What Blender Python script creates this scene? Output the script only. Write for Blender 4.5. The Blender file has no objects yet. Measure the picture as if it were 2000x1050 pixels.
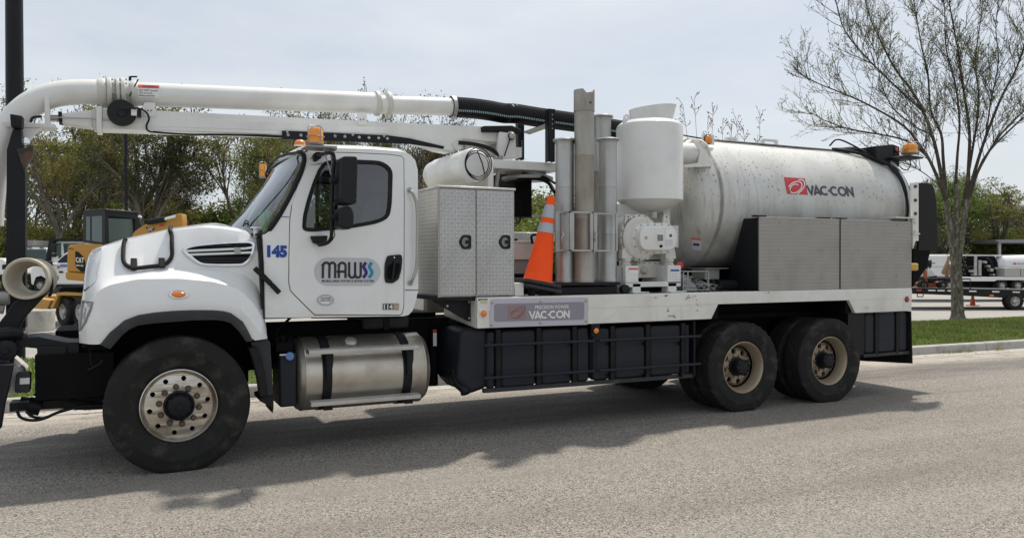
import bpy, bmesh, math, random
import numpy as np
from mathutils import Vector, Matrix
from mathutils.bvhtree import BVHTree
from mathutils.geometry import tessellate_polygon

scene = bpy.context.scene
COL = scene.collection
R = math.radians
PI = math.pi

# ------------------------------------------------------------------ camera
FPX, YAW, PITCH, ROLL = 1551.35, 0.4516, -0.0083, -0.0012
CAM = Vector((0.0, -7.0471, 1.7162))
FW = Vector((math.sin(YAW) * math.cos(PITCH), math.cos(YAW) * math.cos(PITCH), math.sin(PITCH)))
RT = Vector((math.cos(YAW), -math.sin(YAW), 0.0))
UP = RT.cross(FW)
RT, UP = RT * math.cos(ROLL) + UP * math.sin(ROLL), -RT * math.sin(ROLL) + UP * math.cos(ROLL)
cd = bpy.data.cameras.new("camera")
cd.sensor_width = 36.0
cd.lens = FPX / 2000.0 * 36.0
cd.clip_start = 0.1
cd.clip_end = 3000.0
cam = bpy.data.objects.new("camera", cd)
COL.objects.link(cam)
cam.matrix_world = Matrix(((RT.x, UP.x, -FW.x, CAM.x), (RT.y, UP.y, -FW.y, CAM.y), (RT.z, UP.z, -FW.z, CAM.z), (0, 0, 0, 1)))
scene.camera = cam

# ------------------------------------------------------------------ world, sun, exposure
SUN = Vector((0.43, 0.335, 1.0)).normalized()
sun_el = math.asin(SUN.z)
world = bpy.data.worlds.new("World")
scene.world = world
world.use_nodes = True
wn, wl = world.node_tree.nodes, world.node_tree.links
wn.clear()
w_out = wn.new("ShaderNodeOutputWorld")
w_bg = wn.new("ShaderNodeBackground")
w_sky = wn.new("ShaderNodeTexSky")
w_sky.sky_type = "NISHITA"
w_sky.sun_disc = False
w_sky.sun_elevation = sun_el
w_sky.sun_rotation = math.atan2(SUN.x, SUN.y)
w_sky.air_density = 1.0
w_sky.dust_density = 2.0
w_sky.ozone_density = 1.0
w_tc = wn.new("ShaderNodeTexCoord")
w_map = wn.new("ShaderNodeMapping")
w_map.inputs["Scale"].default_value = (1.6, 1.6, 5.0)
w_noise = wn.new("ShaderNodeTexNoise")
w_noise.inputs["Scale"].default_value = 1.7
w_noise.inputs["Detail"].default_value = 7.0
w_noise.inputs["Roughness"].default_value = 0.55
w_ramp = wn.new("ShaderNodeValToRGB")
w_ramp.color_ramp.elements[0].position = 0.36
w_ramp.color_ramp.elements[0].color = (0.60, 0.60, 0.60, 1)
w_ramp.color_ramp.elements[1].position = 0.68
w_ramp.color_ramp.elements[1].color = (0.97, 0.97, 0.97, 1)
w_mix = wn.new("ShaderNodeMixRGB")
w_mix.inputs["Color2"].default_value = (7.45, 7.85, 8.25, 1)   # thin high cloud veil over the whole sky
wl.new(w_tc.outputs["Generated"], w_map.inputs["Vector"])
wl.new(w_map.outputs["Vector"], w_noise.inputs["Vector"])
wl.new(w_noise.outputs["Fac"], w_ramp.inputs["Fac"])
wl.new(w_ramp.outputs["Color"], w_mix.inputs["Fac"])
wl.new(w_sky.outputs["Color"], w_mix.inputs["Color1"])
wl.new(w_mix.outputs["Color"], w_bg.inputs["Color"])
w_bg.inputs["Strength"].default_value = 0.1
wl.new(w_bg.outputs["Background"], w_out.inputs["Surface"])

sl = bpy.data.lights.new("sun", "SUN")
sl.energy = 3.9
sl.angle = R(2.4)
sl.color = (1.0, 0.93, 0.83)
sun = bpy.data.objects.new("sun", sl)
COL.objects.link(sun)
sun.rotation_euler = SUN.to_track_quat("Z", "Y").to_euler()
sun.location = (0, 0, 30)

vs = scene.view_settings
scene.display_settings.display_device = "sRGB"
vs.view_transform = "Standard"
vs.look = "None"
vs.exposure = 0.10
vs.gamma = 1.0
vs.use_curve_mapping = False
scene.cycles.max_bounces = 6
scene.cycles.transparent_max_bounces = 16

# ------------------------------------------------------------------ survey helpers: where a sight line of the photograph meets a plane
def ray(px, py):
    return FW + RT * ((px - 1000.0) / FPX) - UP * ((py - 525.0) / FPX)
def un(px, py, X=None, Y=None, Z=None, d=None):
    v = ray(px, py)
    if X is not None: t = (X - CAM.x) / v.x
    elif Y is not None: t = (Y - CAM.y) / v.y
    elif Z is not None: t = (Z - CAM.z) / v.z
    else: t = d
    return CAM + v * t
def xz(px, py, Y):
    p = un(px, py, Y=Y)
    return (p.x, p.z)
def XZ(pts, Y):
    return [xz(a, b, Y) for a, b in pts]

# ------------------------------------------------------------------ node expression helper
class E:
    def __init__(s, nt, sock): s.nt, s.s = nt, sock
    def _op(s, op, o=None, o2=None):
        n = s.nt.nodes.new("ShaderNodeMath"); n.operation = op
        for i, q in enumerate((s, o, o2)):
            if q is None: continue
            if isinstance(q, E): s.nt.links.new(q.s, n.inputs[i])
            else: n.inputs[i].default_value = q
        return E(s.nt, n.outputs[0])
    def __add__(s, o): return s._op("ADD", o)
    def __sub__(s, o): return s._op("SUBTRACT", o)
    def __mul__(s, o): return s._op("MULTIPLY", o)
    def __truediv__(s, o): return s._op("DIVIDE", o)
    def __neg__(s): return s._op("MULTIPLY", -1.0)
    def fract(s): return s._op("FRACT")
    def floor(s): return s._op("FLOOR")
    def abs(s): return s._op("ABSOLUTE")
    def mod(s, o): return s._op("MODULO", o)
    def max(s, o): return s._op("MAXIMUM", o)
    def min(s, o): return s._op("MINIMUM", o)
    def pow(s, o): return s._op("POWER", o)
    def lt(s, o): return s._op("LESS_THAN", o)
    def gt(s, o): return s._op("GREATER_THAN", o)
    def sat(s): return s._op("MINIMUM", 1.0)._op("MAXIMUM", 0.0)
    def step(s, a, b):
        n = s.nt.nodes.new("ShaderNodeMapRange"); n.interpolation_type = "SMOOTHSTEP"
        s.nt.links.new(s.s, n.inputs[0]); n.inputs[1].default_value = a; n.inputs[2].default_value = b
        return E(s.nt, n.outputs[0])

class Mat:
    def __init__(s, name, color=(0.5, 0.5, 0.5), rough=0.5, metal=0.0, spec=0.5, coat=0.0):
        m = bpy.data.materials.new(name); m.use_nodes = True
        s.m, s.nt = m, m.node_tree
        s.b = s.nt.nodes["Principled BSDF"]
        s.base = tuple(color) + (1,)
        s.b.inputs["Base Color"].default_value = s.base
        s.b.inputs["Roughness"].default_value = rough
        s.b.inputs["Metallic"].default_value = metal
        s.b.inputs["Specular IOR Level"].default_value = spec
        s.b.inputs["Coat Weight"].default_value = coat
        s.b.inputs["Coat Roughness"].default_value = 0.06
        s.tc = s.nt.nodes.new("ShaderNodeTexCoord")
        s.last = None
    def geo(s):
        g = s.nt.nodes.new("ShaderNodeNewGeometry"); return g.outputs["Position"]
    def xyz(s, world=False):
        n = s.nt.nodes.new("ShaderNodeSeparateXYZ")
        s.nt.links.new(s.geo() if world else s.tc.outputs["Object"], n.inputs[0])
        return [E(s.nt, n.outputs[i]) for i in range(3)]
    def noise(s, scale=5.0, detail=4.0, rough=0.55, stretch=(1, 1, 1), world=False, dist=0.0):
        mp = s.nt.nodes.new("ShaderNodeMapping"); mp.inputs["Scale"].default_value = stretch
        s.nt.links.new(s.geo() if world else s.tc.outputs["Object"], mp.inputs["Vector"])
        n = s.nt.nodes.new("ShaderNodeTexNoise")
        n.inputs["Scale"].default_value = scale; n.inputs["Detail"].default_value = detail
        n.inputs["Roughness"].default_value = rough; n.inputs["Distortion"].default_value = dist
        s.nt.links.new(mp.outputs["Vector"], n.inputs["Vector"])
        return E(s.nt, n.outputs["Fac"])
    def voro(s, scale=50.0, world=False, stretch=(1, 1, 1), feature="F1", out="Distance"):
        mp = s.nt.nodes.new("ShaderNodeMapping"); mp.inputs["Scale"].default_value = stretch
        s.nt.links.new(s.geo() if world else s.tc.outputs["Object"], mp.inputs["Vector"])
        n = s.nt.nodes.new("ShaderNodeTexVoronoi"); n.feature = feature
        n.inputs["Scale"].default_value = scale
        s.nt.links.new(mp.outputs["Vector"], n.inputs["Vector"])
        if out == "Color":
            sp = s.nt.nodes.new("ShaderNodeSeparateColor"); s.nt.links.new(n.outputs["Color"], sp.inputs[0])
            return E(s.nt, sp.outputs[0])
        return E(s.nt, n.outputs[out])
    def tint(s, fac, color):           # blend base colour towards color by fac
        n = s.nt.nodes.new("ShaderNodeMixRGB")
        if isinstance(fac, E): s.nt.links.new(fac.s, n.inputs[0])
        else: n.inputs[0].default_value = fac
        if s.last is None: n.inputs[1].default_value = s.base
        else: s.nt.links.new(s.last, n.inputs[1])
        n.inputs[2].default_value = tuple(color) + (1,)
        s.last = n.outputs[0]
        s.nt.links.new(s.last, s.b.inputs["Base Color"])
        return s
    def link(s, inp, e):
        s.nt.links.new(e.s, s.b.inputs[inp]); return s
    def bump(s, h, strength=0.3, dist=0.01):
        n = s.nt.nodes.new("ShaderNodeBump"); n.inputs["Strength"].default_value = strength
        n.inputs["Distance"].default_value = dist
        s.nt.links.new(h.s, n.inputs["Height"]); s.nt.links.new(n.outputs[0], s.b.inputs["Normal"])
        return s

M = {}
def simple(name, color, rough=0.5, metal=0.0, spec=0.5, coat=0.0, var=0.0, dirt=None, dscale=6.0, dlo=0.5, dhi=0.8, damt=0.5, bump=0.0, bscale=80.0):
    k = Mat(name, color, rough, metal, spec, coat)
    if var:
        k.tint((k.noise(3.0, 5) - 0.5) * (var * 2) , tuple(min(1, c * 0.35) for c in color))
    if dirt:
        k.tint(k.noise(dscale, 7, 0.65).step(dlo, dhi) * damt, dirt)
    if bump:
        k.bump(k.noise(bscale, 3), bump, 0.004)
    M[name] = k.m
    return k

def m_paint(name, color, streak=0.25, grime=0.25, rough=0.32, coat=0.6):
    k = Mat(name, color, rough, 0.0, 0.5, coat)
    k.tint(k.noise(2.2, 6, 0.6).step(0.42, 0.75) * grime, (0.46, 0.43, 0.38))
    k.tint(k.noise(3.0, 5, 0.6, (6, 6, 0.35)).step(0.58, 0.82) * streak, (0.30, 0.26, 0.21))
    k.tint(k.noise(60.0, 2, 0.5).step(0.70, 0.76) * 0.35, (0.25, 0.22, 0.19))
    zz = k.xyz(True)[2]
    k.tint(k.noise(2.6, 6, 0.62, (1, 1, 1.6), True).step(0.42, 0.70) * zz.step(1.55, 1.0) * 0.30, (0.36, 0.32, 0.26))
    k.link("Roughness", k.noise(4.0, 4) * 0.25 + (rough - 0.10))
    k.bump(k.noise(1.6, 2), 0.06, 0.02)
    M[name] = k.m
    return k
m_paint("white_paint", (0.80, 0.81, 0.81), 0.14, 0.14)
m_paint("boom_white", (0.74, 0.74, 0.72), 0.22, 0.35, 0.40, 0.25)
m_paint("deck_white", (0.74, 0.73, 0.69), 0.42, 0.35, 0.42, 0.2)
m_paint("part_white", (0.62, 0.61, 0.57), 0.55, 0.60, 0.45, 0.15)

k = Mat("tank_white", (0.66, 0.66, 0.635), 0.38, 0, 0.5, 0.25)        # dusty tank with soot streaks, drips, specks and painted-in shade on the lower half
wx, wy, wz = k.xyz(True)
k.tint(k.noise(1.3, 7, 0.62).step(0.35, 0.70) * 0.60, (0.42, 0.41, 0.37))
k.tint((k.noise(3.0, 6, 0.62, (2, 1, 0.5), True).step(0.40, 0.70) * wz.step(2.95, 2.1) * 0.5), (0.34, 0.33, 0.30))  # darker down the side: grime with shade painted in
k.tint((wx - 6.375).abs().step(0.05, 0.012) * k.noise(4.0, 4, 0.6, (1, 1, 1), True).step(0.3, 0.6) * 0.8, (0.10, 0.095, 0.085))
front = wx.step(8.2, 6.1)
k.tint((k.noise(2.0, 6, 0.65, (11, 1.0, 1.0), True).step(0.52, 0.76) * (front * 0.62 + 0.06)), (0.16, 0.15, 0.13))
k.tint((k.noise(2.6, 6, 0.62, (6, 6, 0.7), True).step(0.50, 0.72) * wx.step(6.42, 6.15) * wz.step(2.9, 2.2) * 0.75), (0.30, 0.24, 0.15))
k.tint((k.noise(1.5, 6, 0.6, (1, 3, 1), True).step(0.42, 0.66) * wz.step(2.35, 1.65) * 0.85), (0.22, 0.20, 0.16))  # dirt and painted shade, deepening towards the underside
k.tint((k.noise(0.8, 5, 0.6, (1, 1, 1), True).step(0.3, 0.6) * wz.step(2.7, 1.7) * 0.45), (0.36, 0.36, 0.34))  # shading painted in grey over the lower half
top = wz.step(2.25, 2.75)
sp = k.voro(17.0, True, (1.0, 2.0, 0.55), "F1")
k.tint(sp.step(0.26, 0.14) * k.noise(3.0, 4, 0.6, (1, 1, 1), True).step(0.36, 0.55) * top * 0.9, (0.16, 0.15, 0.14))
sp2 = k.voro(36.0, True, (1, 1, .55), "F1")
k.tint(sp2.step(0.22, 0.10) * k.noise(5.0, 3, 0.6, (1, 1, 1), True).step(0.50, 0.62) * top * 0.55, (0.20, 0.19, 0.17))
k.bump(k.noise(1.2, 3), 0.08, 0.03)
k.link("Roughness", k.noise(3.0, 4) * 0.3 + 0.25)
M["tank_white"] = k.m

def m_plate(name, base, rough, metal, cell, flip=False):      # rolled tread plate: raised lozenges, alternately turned
    k = Mat(name, base, rough, metal, 0.5)
    x, y, z = k.xyz()
    u = (x + y) / cell; v = z / cell
    if flip: v = v * 0.70
    fu, fv = u.fract() - 0.5, v.fract() - 0.5
    if flip:
        s = 1.0
        a = fu + fv * 0.9; b = fu - fv * 0.9
    else:
        par = ((u.floor() + v.floor()) * 0.5).fract().abs().gt(0.2)
        sg = par * 2.0 - 1.0
        a = (fu + sg * fv) * 0.7; b = (fu - sg * fv) * 0.7
    h = ((a / 0.50) * (a / 0.50) + (b / 0.15) * (b / 0.15)).step(1.0, 0.3)
    k.bump(h, 1.0, 0.010)
    k.tint(h * 0.95, tuple(min(1, c * 1.8) for c in base))
    k.tint(k.noise(2.5, 6, 0.6).step(0.45, 0.75) * 0.35, tuple(c * 0.6 for c in base))
    k.link("Roughness", k.noise(5.0, 5) * 0.30 + (rough - 0.12))
    M[name] = k.m
m_plate("tread_plate", (0.46, 0.46, 0.455), 0.32, 0.88, 0.036)
m_plate("dull_tread_plate", (0.34, 0.325, 0.30), 0.44, 0.70, 0.031, True)

def m_metal(name, base, rough, streak=0.4, dirt=(0.16, 0.13, 0.10), damt=0.45, aniso=(1, 1, 30), rust=0.0):
    k = Mat(name, base, rough, 0.9, 0.5)
    k.tint(k.noise(2.5, 6, 0.6).step(0.40, 0.72) * damt, dirt)
    n = k.noise(6.0, 5, 0.6, aniso)
    k.link("Roughness", n * 0.35 + (rough - 0.15))
    k.bump(n, 0.05, 0.004)
    if rust:
        r = k.noise(3.0, 7, 0.7, (2, 2, 0.5)).step(0.55, 0.72) * rust
        k.tint(r, (0.26, 0.12, 0.05))
    M[name] = k.m
    return k
m_metal("brushed_aluminium", (0.58, 0.54, 0.48), 0.36, damt=0.55, dirt=(0.26, 0.21, 0.15))
m_metal("galvanised", (0.46, 0.46, 0.45), 0.45, damt=0.45, dirt=(0.24, 0.23, 0.21), aniso=(8, 8, 1))
m_metal("weathered_steel", (0.40, 0.38, 0.34), 0.55, damt=0.6, dirt=(0.27, 0.23, 0.18), aniso=(4, 4, 1), rust=0.35)
m_metal("alloy_rim", (0.62, 0.575, 0.51), 0.32, damt=0.9, dirt=(0.25, 0.19, 0.13))
m_metal("step_alloy", (0.56, 0.55, 0.52), 0.40, damt=0.3)
simple("steel_rim", (0.36, 0.295, 0.215), 0.45, 0.4, dirt=(0.20, 0.14, 0.09), dscale=7, dlo=0.48, dhi=0.8, damt=0.6)
simple("chrome", (0.75, 0.76, 0.77), 0.14, 1.0)
simple("bolt_steel", (0.42, 0.40, 0.37), 0.4, 0.9)
simple("rusty_bolt", (0.10, 0.075, 0.06), 0.7, 0.3)
simple("tyre_rubber", (0.020, 0.0195, 0.019), 0.85, spec=0.2, dirt=(0.080, 0.073, 0.062), dscale=6, dlo=0.48, dhi=0.70, damt=0.6, bump=0.25, bscale=60)
simple("black_rubber", (0.011, 0.011, 0.012), 0.62, spec=0.25, dirt=(0.05, 0.046, 0.042), dscale=8, damt=0.35)
simple("trim_plastic", (0.036, 0.037, 0.040), 0.62, spec=0.3, dirt=(0.11, 0.105, 0.1), dscale=6, damt=0.5, bump=0.15, bscale=120)
simple("black_plastic", (0.009, 0.0095, 0.011), 0.45, spec=0.3, dirt=(0.03, 0.03, 0.03), damt=0.25)
simple("poly_tank", (0.019, 0.022, 0.030), 0.50, spec=0.22, dirt=(0.034, 0.034, 0.034), dscale=3.5, dlo=0.45, dhi=0.8, damt=0.5, bump=0.1, bscale=40)
simple("black_steel", (0.008, 0.009, 0.012), 0.45, spec=0.25, dirt=(0.035, 0.032, 0.03), dscale=5, damt=0.4, bump=0.08)
simple("chassis_black", (0.005, 0.005, 0.006), 0.75, spec=0.12, dirt=(0.02, 0.018, 0.015), damt=0.4)
simple("rusty_black", (0.02, 0.018, 0.018), 0.6, dirt=(0.11, 0.05, 0.03), dscale=9, dlo=0.42, dhi=0.6, damt=0.9)
simple("grey_steel", (0.30, 0.30, 0.29), 0.5, 0.3, dirt=(0.14, 0.12, 0.10), damt=0.5)
simple("stain_brown", (0.17, 0.125, 0.09), 0.7)
simple("hose_black", (0.008, 0.008, 0.009), 0.5, spec=0.3)
simple("hose_stripe", (0.25, 0.36, 0.36), 0.6)
simple("amber_lens", (0.85, 0.30, 0.015), 0.16, 0, 0.5, 0.6)
simple("amber_light", (0.80, 0.22, 0.01), 0.25, 0, 0.5, 0.6)
simple("red_lens", (0.45, 0.02, 0.02), 0.2, 0, 0.5, 0.5)
k = simple("cone_orange", (1.0, 0.095, 0.012), 0.5, 0, 0.2, 0.0)
k.tint(k.noise(5, 6, 0.6, (1, 1, .4)).step(0.5, 0.8) * 0.3, (0.45, 0.06, 0.02))
simple("far_cone", (0.42, 0.08, 0.03), 0.6)
simple("reflective_grey", (0.40, 0.42, 0.45), 0.35, 0.3)
simple("decal_red", (0.60, 0.035, 0.045), 0.4, var=0.1)
simple("decal_faded_red", (0.30, 0.19, 0.20), 0.5)
simple("decal_line_red", (0.16, 0.075, 0.09), 0.5)
simple("decal_dark", (0.055, 0.06, 0.075), 0.4)
simple("decal_black", (0.018, 0.014, 0.018), 0.4)
simple("decal_blue", (0.004, 0.055, 0.33), 0.35)
simple("decal_violet", (0.030, 0.008, 0.17), 0.4)
simple("decal_cyan", (0.005, 0.25, 0.44), 0.4)
simple("decal_grey", (0.52, 0.54, 0.57), 0.4)
simple("decal_white", (0.78, 0.78, 0.78), 0.4)
simple("decal_pale", (0.60, 0.58, 0.64), 0.4)
simple("sign_silver", (0.50, 0.48, 0.54), 0.45, 0.2, var=0.1)
simple("sign_grey", (0.27, 0.25, 0.30), 0.45, 0.1, var=0.15)
simple("decal_orange_red", (0.72, 0.09, 0.05), 0.4)
simple("decal_cream", (0.55, 0.50, 0.30), 0.5)
simple("pale_pipe", (0.46, 0.41, 0.32), 0.6, dirt=(0.2, 0.16, 0.11), damt=0.6, dscale=4)
simple("headlight_grey", (0.55, 0.56, 0.58), 0.2, 0.3, coat=0.8)
simple("panel_blue_white", (0.70, 0.72, 0.77), 0.25, coat=0.6)
simple("interior_dark", (0.022, 0.022, 0.024), 0.8)
simple("interior_grey", (0.10, 0.10, 0.105), 0.8)
simple("vest_green", (0.28, 0.72, 0.16), 0.8)
simple("paper_white", (0.7, 0.72, 0.70), 0.6)
simple("cat_yellow", (0.47, 0.23, 0.028), 0.45, dirt=(0.2, 0.11, 0.03), damt=0.4, coat=0.2)
simple("trailer_yellow", (0.48, 0.27, 0.06), 0.55, dirt=(0.2, 0.13, 0.05), damt=0.5)
simple("far_white", (0.74, 0.74, 0.74), 0.35, coat=0.4)
simple("far_grey", (0.20, 0.20, 0.20), 0.5)
simple("far_dark", (0.012, 0.013, 0.014), 0.5, spec=0.2)
simple("far_window", (0.05, 0.085, 0.08), 0.12, 0.0, 0.4)
simple("far_steel", (0.42, 0.41, 0.39), 0.45, 0.6)
simple("machine_red", (0.42, 0.08, 0.03), 0.5)
simple("old_wood", (0.30, 0.20, 0.13), 0.7)
simple("skin", (0.36, 0.20, 0.14), 0.5)
simple("shirt_blue", (0.12, 0.22, 0.52), 0.8)
simple("hair_dark", (0.03, 0.022, 0.018), 0.8)
simple("roof_grey", (0.22, 0.23, 0.24), 0.5)
simple("concrete_block", (0.36, 0.34, 0.30), 0.85, dirt=(0.12, 0.12, 0.11), dscale=3, dlo=0.45, dhi=0.7, damt=0.6, bump=0.3, bscale=25)

k = simple("concrete_kerb", (0.40, 0.38, 0.35), 0.85, dirt=(0.16, 0.15, 0.13), dscale=5, dlo=0.45, dhi=0.75, damt=0.6, bump=0.3, bscale=40)

def m_glass(name, tint, refl=1.0, rough=0.0):
    m = bpy.data.materials.new(name); m.use_nodes = True
    nt = m.node_tree; nt.nodes.clear()
    o = nt.nodes.new("ShaderNodeOutputMaterial"); mx = nt.nodes.new("ShaderNodeMixShader")
    tr = nt.nodes.new("ShaderNodeBsdfTransparent"); gl = nt.nodes.new("ShaderNodeBsdfGlossy")
    tr.inputs[0].default_value = tuple(tint) + (1,)
    gl.inputs["Roughness"].default_value = rough; gl.inputs["Color"].default_value = (0.95, 0.97, 1, 1)
    fr = nt.nodes.new("ShaderNodeFresnel"); fr.inputs[0].default_value = 1.52
    ml = nt.nodes.new("ShaderNodeMath"); ml.operation = "MULTIPLY_ADD"; ml.inputs[1].default_value = refl; ml.inputs[2].default_value = 0.02
    nt.links.new(fr.outputs[0], ml.inputs[0]); nt.links.new(ml.outputs[0], mx.inputs[0])
    nt.links.new(tr.outputs[0], mx.inputs[1]); nt.links.new(gl.outputs[0], mx.inputs[2])
    nt.links.new(mx.outputs[0], o.inputs[0])
    M[name] = m
m_glass("window_glass", (0.62, 0.68, 0.68), 2.2)
m_glass("windshield_glass", (0.62, 0.74, 0.70), 1.3)
m_glass("clear_film", (0.85, 0.86, 0.88), 3.0, 0.15)

# ------------------------------------------------------------------ object helpers
WLOC = {}
class MB:
    def __init__(s): s.v, s.f = [], []
    def add(s, vs, fs):
        n = len(s.v); s.v.extend([tuple(p) for p in vs]); s.f.extend([tuple(i + n for i in q) for q in fs]); return s
    def box(s, x0, x1, y0, y1, z0, z1):
        vs = [(x, y, z) for x in (x0, x1) for y in (y0, y1) for z in (z0, z1)]
        return s.add(vs, [(0, 1, 3, 2), (4, 6, 7, 5), (0, 4, 5, 1), (2, 3, 7, 6), (0, 2, 6, 4), (1, 5, 7, 3)])
    def obox(s, c, size, mat=None):
        mat = mat or Matrix.Identity(3); c = Vector(c)
        vs = [c + mat @ Vector((x * size[0] / 2, y * size[1] / 2, z * size[2] / 2)) for x in (-1, 1) for y in (-1, 1) for z in (-1, 1)]
        return s.add(vs, [(0, 1, 3, 2), (4, 6, 7, 5), (0, 4, 5, 1), (2, 3, 7, 6), (0, 2, 6, 4), (1, 5, 7, 3)])
    def bar(s, p0, p1, w, h):               # rectangular bar between two points, h along world Z as near as can be
        p0, p1 = Vector(p0), Vector(p1); d = (p1 - p0); L = d.length; d.normalize()
        u = Vector((0, 0, 1)) if abs(d.z) < 0.95 else Vector((0, 1, 0))
        sd = d.cross(u).normalized(); u = sd.cross(d)
        return s.obox((p0 + p1) / 2, (L, w, h), Matrix((d, sd, u)).transposed())
    def prism(s, pts, y0, y1):              # polygon in XZ (list of (x,z)) extruded along Y; y may be callables of (x,z)
        f0 = y0 if callable(y0) else (lambda x, z: y0); f1 = y1 if callable(y1) else (lambda x, z: y1)
        n = len(pts)
        vs = [(x, f0(x, z), z) for x, z in pts] + [(x, f1(x, z), z) for x, z in pts]
        fs = [tuple(range(n)), tuple(range(2 * n - 1, n - 1, -1))] + [(i, i + n, (i + 1) % n + n, (i + 1) % n) for i in range(n)]
        return s.add(vs, fs)
    def prismx(s, pts, x0, x1):             # polygon in YZ extruded along X
        n = len(pts)
        vs = [(x0, y, z) for y, z in pts] + [(x1, y, z) for y, z in pts]
        fs = [tuple(range(n)), tuple(range(2 * n - 1, n - 1, -1))] + [(i, i + n, (i + 1) % n + n, (i + 1) % n) for i in range(n)]
        return s.add(vs, fs)
    def prismz(s, pts, z0, z1):
        n = len(pts)
        vs = [(x, y, z0) for x, y in pts] + [(x, y, z1) for x, y in pts]
        fs = [tuple(range(n)), tuple(range(2 * n - 1, n - 1, -1))] + [(i, i + n, (i + 1) % n + n, (i + 1) % n) for i in range(n)]
        return s.add(vs, fs)
    def plate(s, outer, holes, y0, y1):     # polygon with holes in XZ, thickness from y0(x,z) to y1(x,z)
        f0 = y0 if callable(y0) else (lambda x, z: y0); f1 = y1 if callable(y1) else (lambda x, z: y1)
        loops = [outer] + list(holes)
        allp = [p for l in loops for p in l]
        tris = tessellate_polygon([[Vector((x, z, 0)) for x, z in l] for l in loops])
        n = len(allp)
        vs = [(x, f0(x, z), z) for x, z in allp] + [(x, f1(x, z), z) for x, z in allp]
        fs = [tuple(t) for t in tris] + [tuple(i + n for i in reversed(t)) for t in tris]
        o = 0
        for l in loops:
            m = len(l)
            fs += [(o + i, o + i + n, o + (i + 1) % m + n, o + (i + 1) % m) for i in range(m)]
            o += m
        return s.add(vs, fs)
    def tube(s, pts, r, seg=10, cap=True, closed=False):
        pts = [Vector(p) for p in pts]; n = len(pts)
        rs = r if isinstance(r, (list, tuple)) else [r] * n
        vs, fs = [], []
        prev = None
        for i, p in enumerate(pts):
            if closed: t = pts[(i + 1) % n] - pts[i - 1]
            else: t = pts[min(i + 1, n - 1)] - pts[max(i - 1, 0)]
            if t.length < 1e-9: t = Vector((0, 0, 1))
            t.normalize()
            if prev is None:
                a = Vector((0, 0, 1)) if abs(t.z) < 0.9 else Vector((1, 0, 0))
                nrm = (a - t * a.dot(t)).normalized()
            else:
                nrm = prev - t * prev.dot(t)
                nrm = nrm.normalized() if nrm.length > 1e-6 else t.orthogonal().normalized()
            prev = nrm; bn = t.cross(nrm)
            for j in range(seg):
                a = 2 * PI * j / seg
                vs.append(p + (nrm * math.cos(a) + bn * math.sin(a)) * rs[i])
        m = n if closed else n - 1
        for i in range(m):
            for j in range(seg):
                a, b = i * seg + j, i * seg + (j + 1) % seg
                c, d = ((i + 1) % n) * seg + (j + 1) % seg, ((i + 1) % n) * seg + j
                fs.append((a, b, c, d))
        if cap and not closed:
            fs.append(tuple(range(seg - 1, -1, -1))); fs.append(tuple(range((n - 1) * seg, n * seg)))
        return s.add(vs, fs)
    def lathe(s, prof, o, axis, seg=32, cap0=True, cap1=True):   # prof: (radius, height along axis)
        o, ax = Vector(o), Vector(axis).normalized()
        u = ax.orthogonal().normalized(); w = ax.cross(u)
        vs, fs = [], []
        for r, h in prof:
            for j in range(seg):
                a = 2 * PI * j / seg
                vs.append(o + ax * h + (u * math.cos(a) + w * math.sin(a)) * r)
        n = len(prof)
        for i in range(n - 1):
            for j in range(seg):
                fs.append((i * seg + j, i * seg + (j + 1) % seg, (i + 1) * seg + (j + 1) % seg, (i + 1) * seg + j))
        if cap0 and prof[0][0] > 1e-6: fs.append(tuple(range(seg - 1, -1, -1)))
        if cap1 and prof[-1][0] > 1e-6: fs.append(tuple(range((n - 1) * seg, n * seg)))
        return s.add(vs, fs)
    def cyl(s, p0, p1, r, seg=16, r1=None):
        p0, p1 = Vector(p0), Vector(p1)
        return s.lathe([(r, 0), (r if r1 is None else r1, (p1 - p0).length)], p0, p1 - p0, seg)
    def grid(s, rows, close=False):
        m = len(rows[0]); vs = [p for r in rows for p in r]
        fs = []
        for i in range(len(rows) - 1):
            for j in range(m if close else m - 1):
                fs.append((i * m + j, i * m + (j + 1) % m, (i + 1) * m + (j + 1) % m, (i + 1) * m + j))
        return s.add(vs, fs)
    def hexbolt(s, p, axis, r=0.012, h=0.01):
        return s.lathe([(r, 0), (r, h * 0.8), (r * 0.8, h)], p, axis, 6, False, True)
    def build(s, name, mat, parent=None, bevel=0.0, sharp=32.0, seg=2, origin=None, weld=True, recalc=True, smooth=True):
        V3 = np.array(s.v, dtype=float)
        lo, hi = V3.min(0), V3.max(0)
        c = Vector(((lo[0] + hi[0]) / 2, (lo[1] + hi[1]) / 2, (lo[2] + hi[2]) / 2)) if origin is None else Vector(origin)
        me = bpy.data.meshes.new(name)
        me.from_pydata([(x - c.x, y - c.y, z - c.z) for x, y, z in s.v], [], s.f)
        bm = bmesh.new(); bm.from_mesh(me)
        if weld: bmesh.ops.remove_doubles(bm, verts=bm.verts, dist=1e-5)
        if recalc: bmesh.ops.recalc_face_normals(bm, faces=bm.faces)
        lim = R(sharp)
        if smooth:
            for f in bm.faces: f.smooth = True
            for e in bm.edges:
                if len(e.link_faces) == 2 and e.calc_face_angle(0.0) > lim: e.smooth = False
        bm.to_mesh(me); bm.free()
        me.materials.append(M[mat] if isinstance(mat, str) else mat)
        return obj(name, me, c, parent, bevel, seg)

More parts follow.
